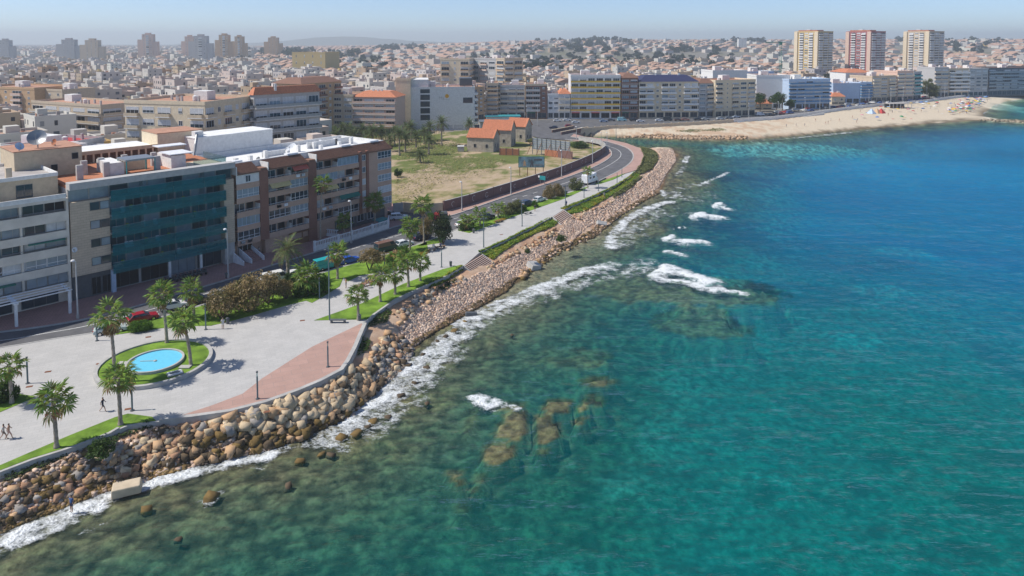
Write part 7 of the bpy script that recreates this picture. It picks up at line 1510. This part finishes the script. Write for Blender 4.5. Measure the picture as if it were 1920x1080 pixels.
for l, x0, x1, Y, yt, m, dep in (('small house with orange hip roof between the pines',1412,1448,424,194,'sand_plaster',10),('small cream house with orange hip roof below the blue wedge',1560,1585,462,181,'cream_plaster',10)):
    AP('small_house', l, x0, Y, x1, Y, yt, dep, 1, 'ww', m, roof='roof_tiles_orange', gf=1.2, cat='house')
def beach_z(px, py): p = P(px, py, -1.4); return p.x, p.y, ground_z(p.x, p.y)
BAY = [(1560,222),(1620,212),(1700,203),(1760,197),(1830,190),(1880,186),(1838,200),(1828,214),(1780,224),(1700,230),(1620,236)]
DENSE = [(1770,214),(1800,200),(1830,192),(1850,190),(1838,203),(1828,212),(1815,220),(1780,221)]
UB = {}
for cn, c in (('blue',(.05,.16,.45)),('red',(.45,.04,.05)),('white',(.7,.7,.68)),('yellow',(.65,.42,.05)),('green',(.06,.25,.12)),('striped blue',(.25,.4,.6)),('pink',(.6,.25,.3)),('dark',(.06,.07,.12))):
    b = MB(); b.lathe([(1.15,1.75),(.6,2.1),(.03,2.25)], 10, col=c); UB[cn] = b.mesh('parasol_canopy', M['cloth'])
b = MB(); b.tube([(0,0,-.1),(0,0,2.3)], .03, 5); POLE = b.mesh('parasol_pole', M['white_paint'])
b = MB(); b.box(-.4,.4,-.95,.95,0,.06); TOWEL = {}
def rel(px, py): 
    lm = min([(1575,214,'the playground tents'),(1690,200,'the beach bar'),(1745,215,'the open sand'),(1800,205,'the crowded patch'),(1840,222,'the breakwater root'),(1845,195,'the bay rim'),(1640,225,'the rocky shelf')], key=lambda q: abs(q[0]-px)+2*abs(q[1]-py))
    return ('left of ' if px < lm[0]-8 else 'right of ' if px > lm[0]+8 else 'at ')+lm[2]
rn = random.Random(21)
for k in range(95):
    pts = scatter(DENSE if k < 62 else BAY, 1, 500+k)[0]; px, py = proj((pts[0], pts[1], 0)); x, y, z = beach_z(px, py); cn = rn.choice(list(UB))
    t = thing('beach_parasol', f'{cn} beach parasol on the sand {rel(px, py)}', 'parasol', (x, y, z), rn.uniform(0,6), 'parasols on the beach'); o = obj('canopy', UB[cn], t); o.rotation_euler = (rn.uniform(-.25,.25), rn.uniform(-.25,.25), 0); obj('pole', POLE, t)
TW = [((.6,.1,.1),'red'),((.1,.25,.5),'blue'),((.65,.65,.6),'white'),((.6,.45,.1),'yellow')]
for c, cn in TW: b = MB(); b.box(-.45,.45,-.95,.95,.02,.07,0,c); TOWEL[cn] = b.mesh('towel_mesh', M['cloth'])
for k in range(60):
    pts = scatter(DENSE if k < 36 else BAY, 1, 700+k)[0]; px, py = proj((pts[0], pts[1], 0)); x, y, z = beach_z(px, py); cn = rn.choice(TW)[1]
    tag(obj('beach_towel', TOWEL[cn], None, (x, y, z), rn.uniform(0,3)), f'{cn} towel on the sand {rel(px, py)}', 'towel', 'towels on the beach')
for k in range(70):
    pts = scatter(DENSE if k < 34 else BAY if k < 60 else [(1440,240),(1600,226),(1700,224),(1620,238),(1480,248)], 1, 900+k)[0]; px, py = proj((pts[0], pts[1], 0)); x, y, z = beach_z(px, py); q = rn.choice('bbbdcg')
    tag(obj('person', PM[q], None, (x, y, z-.02), rn.uniform(0,6)), f'person in {dict(b="peach",d="white",c="pale",g="dark blue")[q]} clothes on the beach {rel(px, py)}', 'person', 'people on the beach')
x, y, z = beach_z(1682,204); t = thing('beach_bar', 'long dark beach bar pavilion with pale posts on the sand', 'beach bar', (x, y, z), R(8)); bx('roof', M['roof_felt'], t, -8, 8, -3.5, 3.5, 2.9, 3.15); bx('counter', M['wood'], t, -5, 5, -.5, 2.5, 0, 1.2); bx('back_wall', M['dark_grey'], t, -7, 7, 2.6, 2.8, 0, 2.9)
for k in range(7): bx('post', M['white_paint'], t, -7.8+k*2.55, -7.6+k*2.55, -3.4, -3.2, 0, 2.9)
for l, px, py, c in (('blue and white playground tent on the sand',1634,214,'pale_blue_paint'),('red playground slide frame beside the blue tent',1652,213,'red_paint'),('orange climbing frame between tent and slide',1644,213,'tan_plaster')):
    x, y, z = beach_z(px, py); t = thing('play_tent', l, 'play structure', (x, y, z), R(30)); b = MB(); b.add([(-2,-2,0),(2,-2,0),(2,2,0),(-2,2,0),(0,0,3)], [(0,1,4),(1,2,4),(2,3,4),(3,0,4)]); b.build('tent_cloth', M[c], t); b = MB(); b.tube([(0,0,0),(0,0,3.4)], .08, 6); b.build('pole', M['white_paint'], t)
# ruined bridge parapets at the junction
for l, x0, y0, x1, y1 in (('dark sloping bridge parapet left of the red car',1035,248,1075,240),('pale bridge kerb right of the red car',1052,252,1102,242)):
    a, c = P(x0, y0), P(x1, y1); d = c-a; t = thing('bridge_parapet', l, 'parapet', tuple(a), math.atan2(d.y, d.x)); bx('wall_panel', M['brick_wall_old'], t, 0, d.length, -.2, .2, -1, 1.0); bx('coping', M['sand_plaster'], t, -.1, d.length+.1, -.3, .3, 1.0, 1.2)
# construction crane above the blue block
p = PZ(1462, 620, 0); t = thing('tower_crane', 'green tower crane mast behind the white blocks', 'crane', tuple(p)); hc = HZ(80, 620); b = MB()
for sx, sy in ((-.8,-.8),(.8,-.8),(.8,.8),(-.8,.8)): b.tube([(sx,sy,0),(sx,sy,hc)], .12, 4)
for k in range(int(hc/1.8)): b.tube([(-.8,-.8,k*1.8),(.8,-.8,k*1.8+1.8)], .08, 3); b.tube([(.8,-.8,k*1.8),(.8,.8,k*1.8+1.8)], .08, 3)
b.build('mast', M['green_awning'], t)
b = MB(); b.box(-14,4,-.4,.4,hc,hc+.8); b.build('jib', M['green_awning'], t); b = MB(); b.box(-1,1,-1,1,hc-2,hc); b.build('cab', M['green_awning'], t)

# distant ridge
b = MB(); n = 60
for k in range(n):
    def q(i): x = -3200+i*52; return x, 10+70*math.exp(-((x+1650)/560)**2)+14*float(fbm(np.array([i/5.0]), np.array([3.3]), 9)[0])+30*math.exp(-((x+600)/900)**2)*.4
    (x0, h0), (x1, h1) = q(k), q(k+1); b.add([(x0,6300,-5),(x1,6300,-5),(x1,6700,h1),(x0,6700,h0),(x1,7300,-5),(x0,7300,-5)], [(0,1,2,3),(3,2,4,5)], 0, (.16,.17,.12))
tag(b.build('hills', M['far_wall'], None, True), kind='structure')
# ================================================================ HAZE
hz_ = bpy.data.materials.new('haze_air'); hz_.use_nodes = True; t_ = hz_.node_tree; t_.nodes.clear()
pv = t_.nodes.new('ShaderNodeVolumePrincipled'); pv.inputs['Color'].default_value = (.86,.93,1.0,1); pv.inputs['Density'].default_value = HAZE; pv.inputs['Anisotropy'].default_value = .15
t_.links.new(pv.outputs[0], t_.nodes.new('ShaderNodeOutputMaterial').inputs['Volume'])
b = MB(); b.box(-7200, 7200, 20, 7900, -16, 135) if False else b.box(-7300, 7300, -200, 7900, -16, 135)
tag(b.build('haze', hz_), 'pale summer haze filling the air over town and bay', 'haze', kind='stuff')
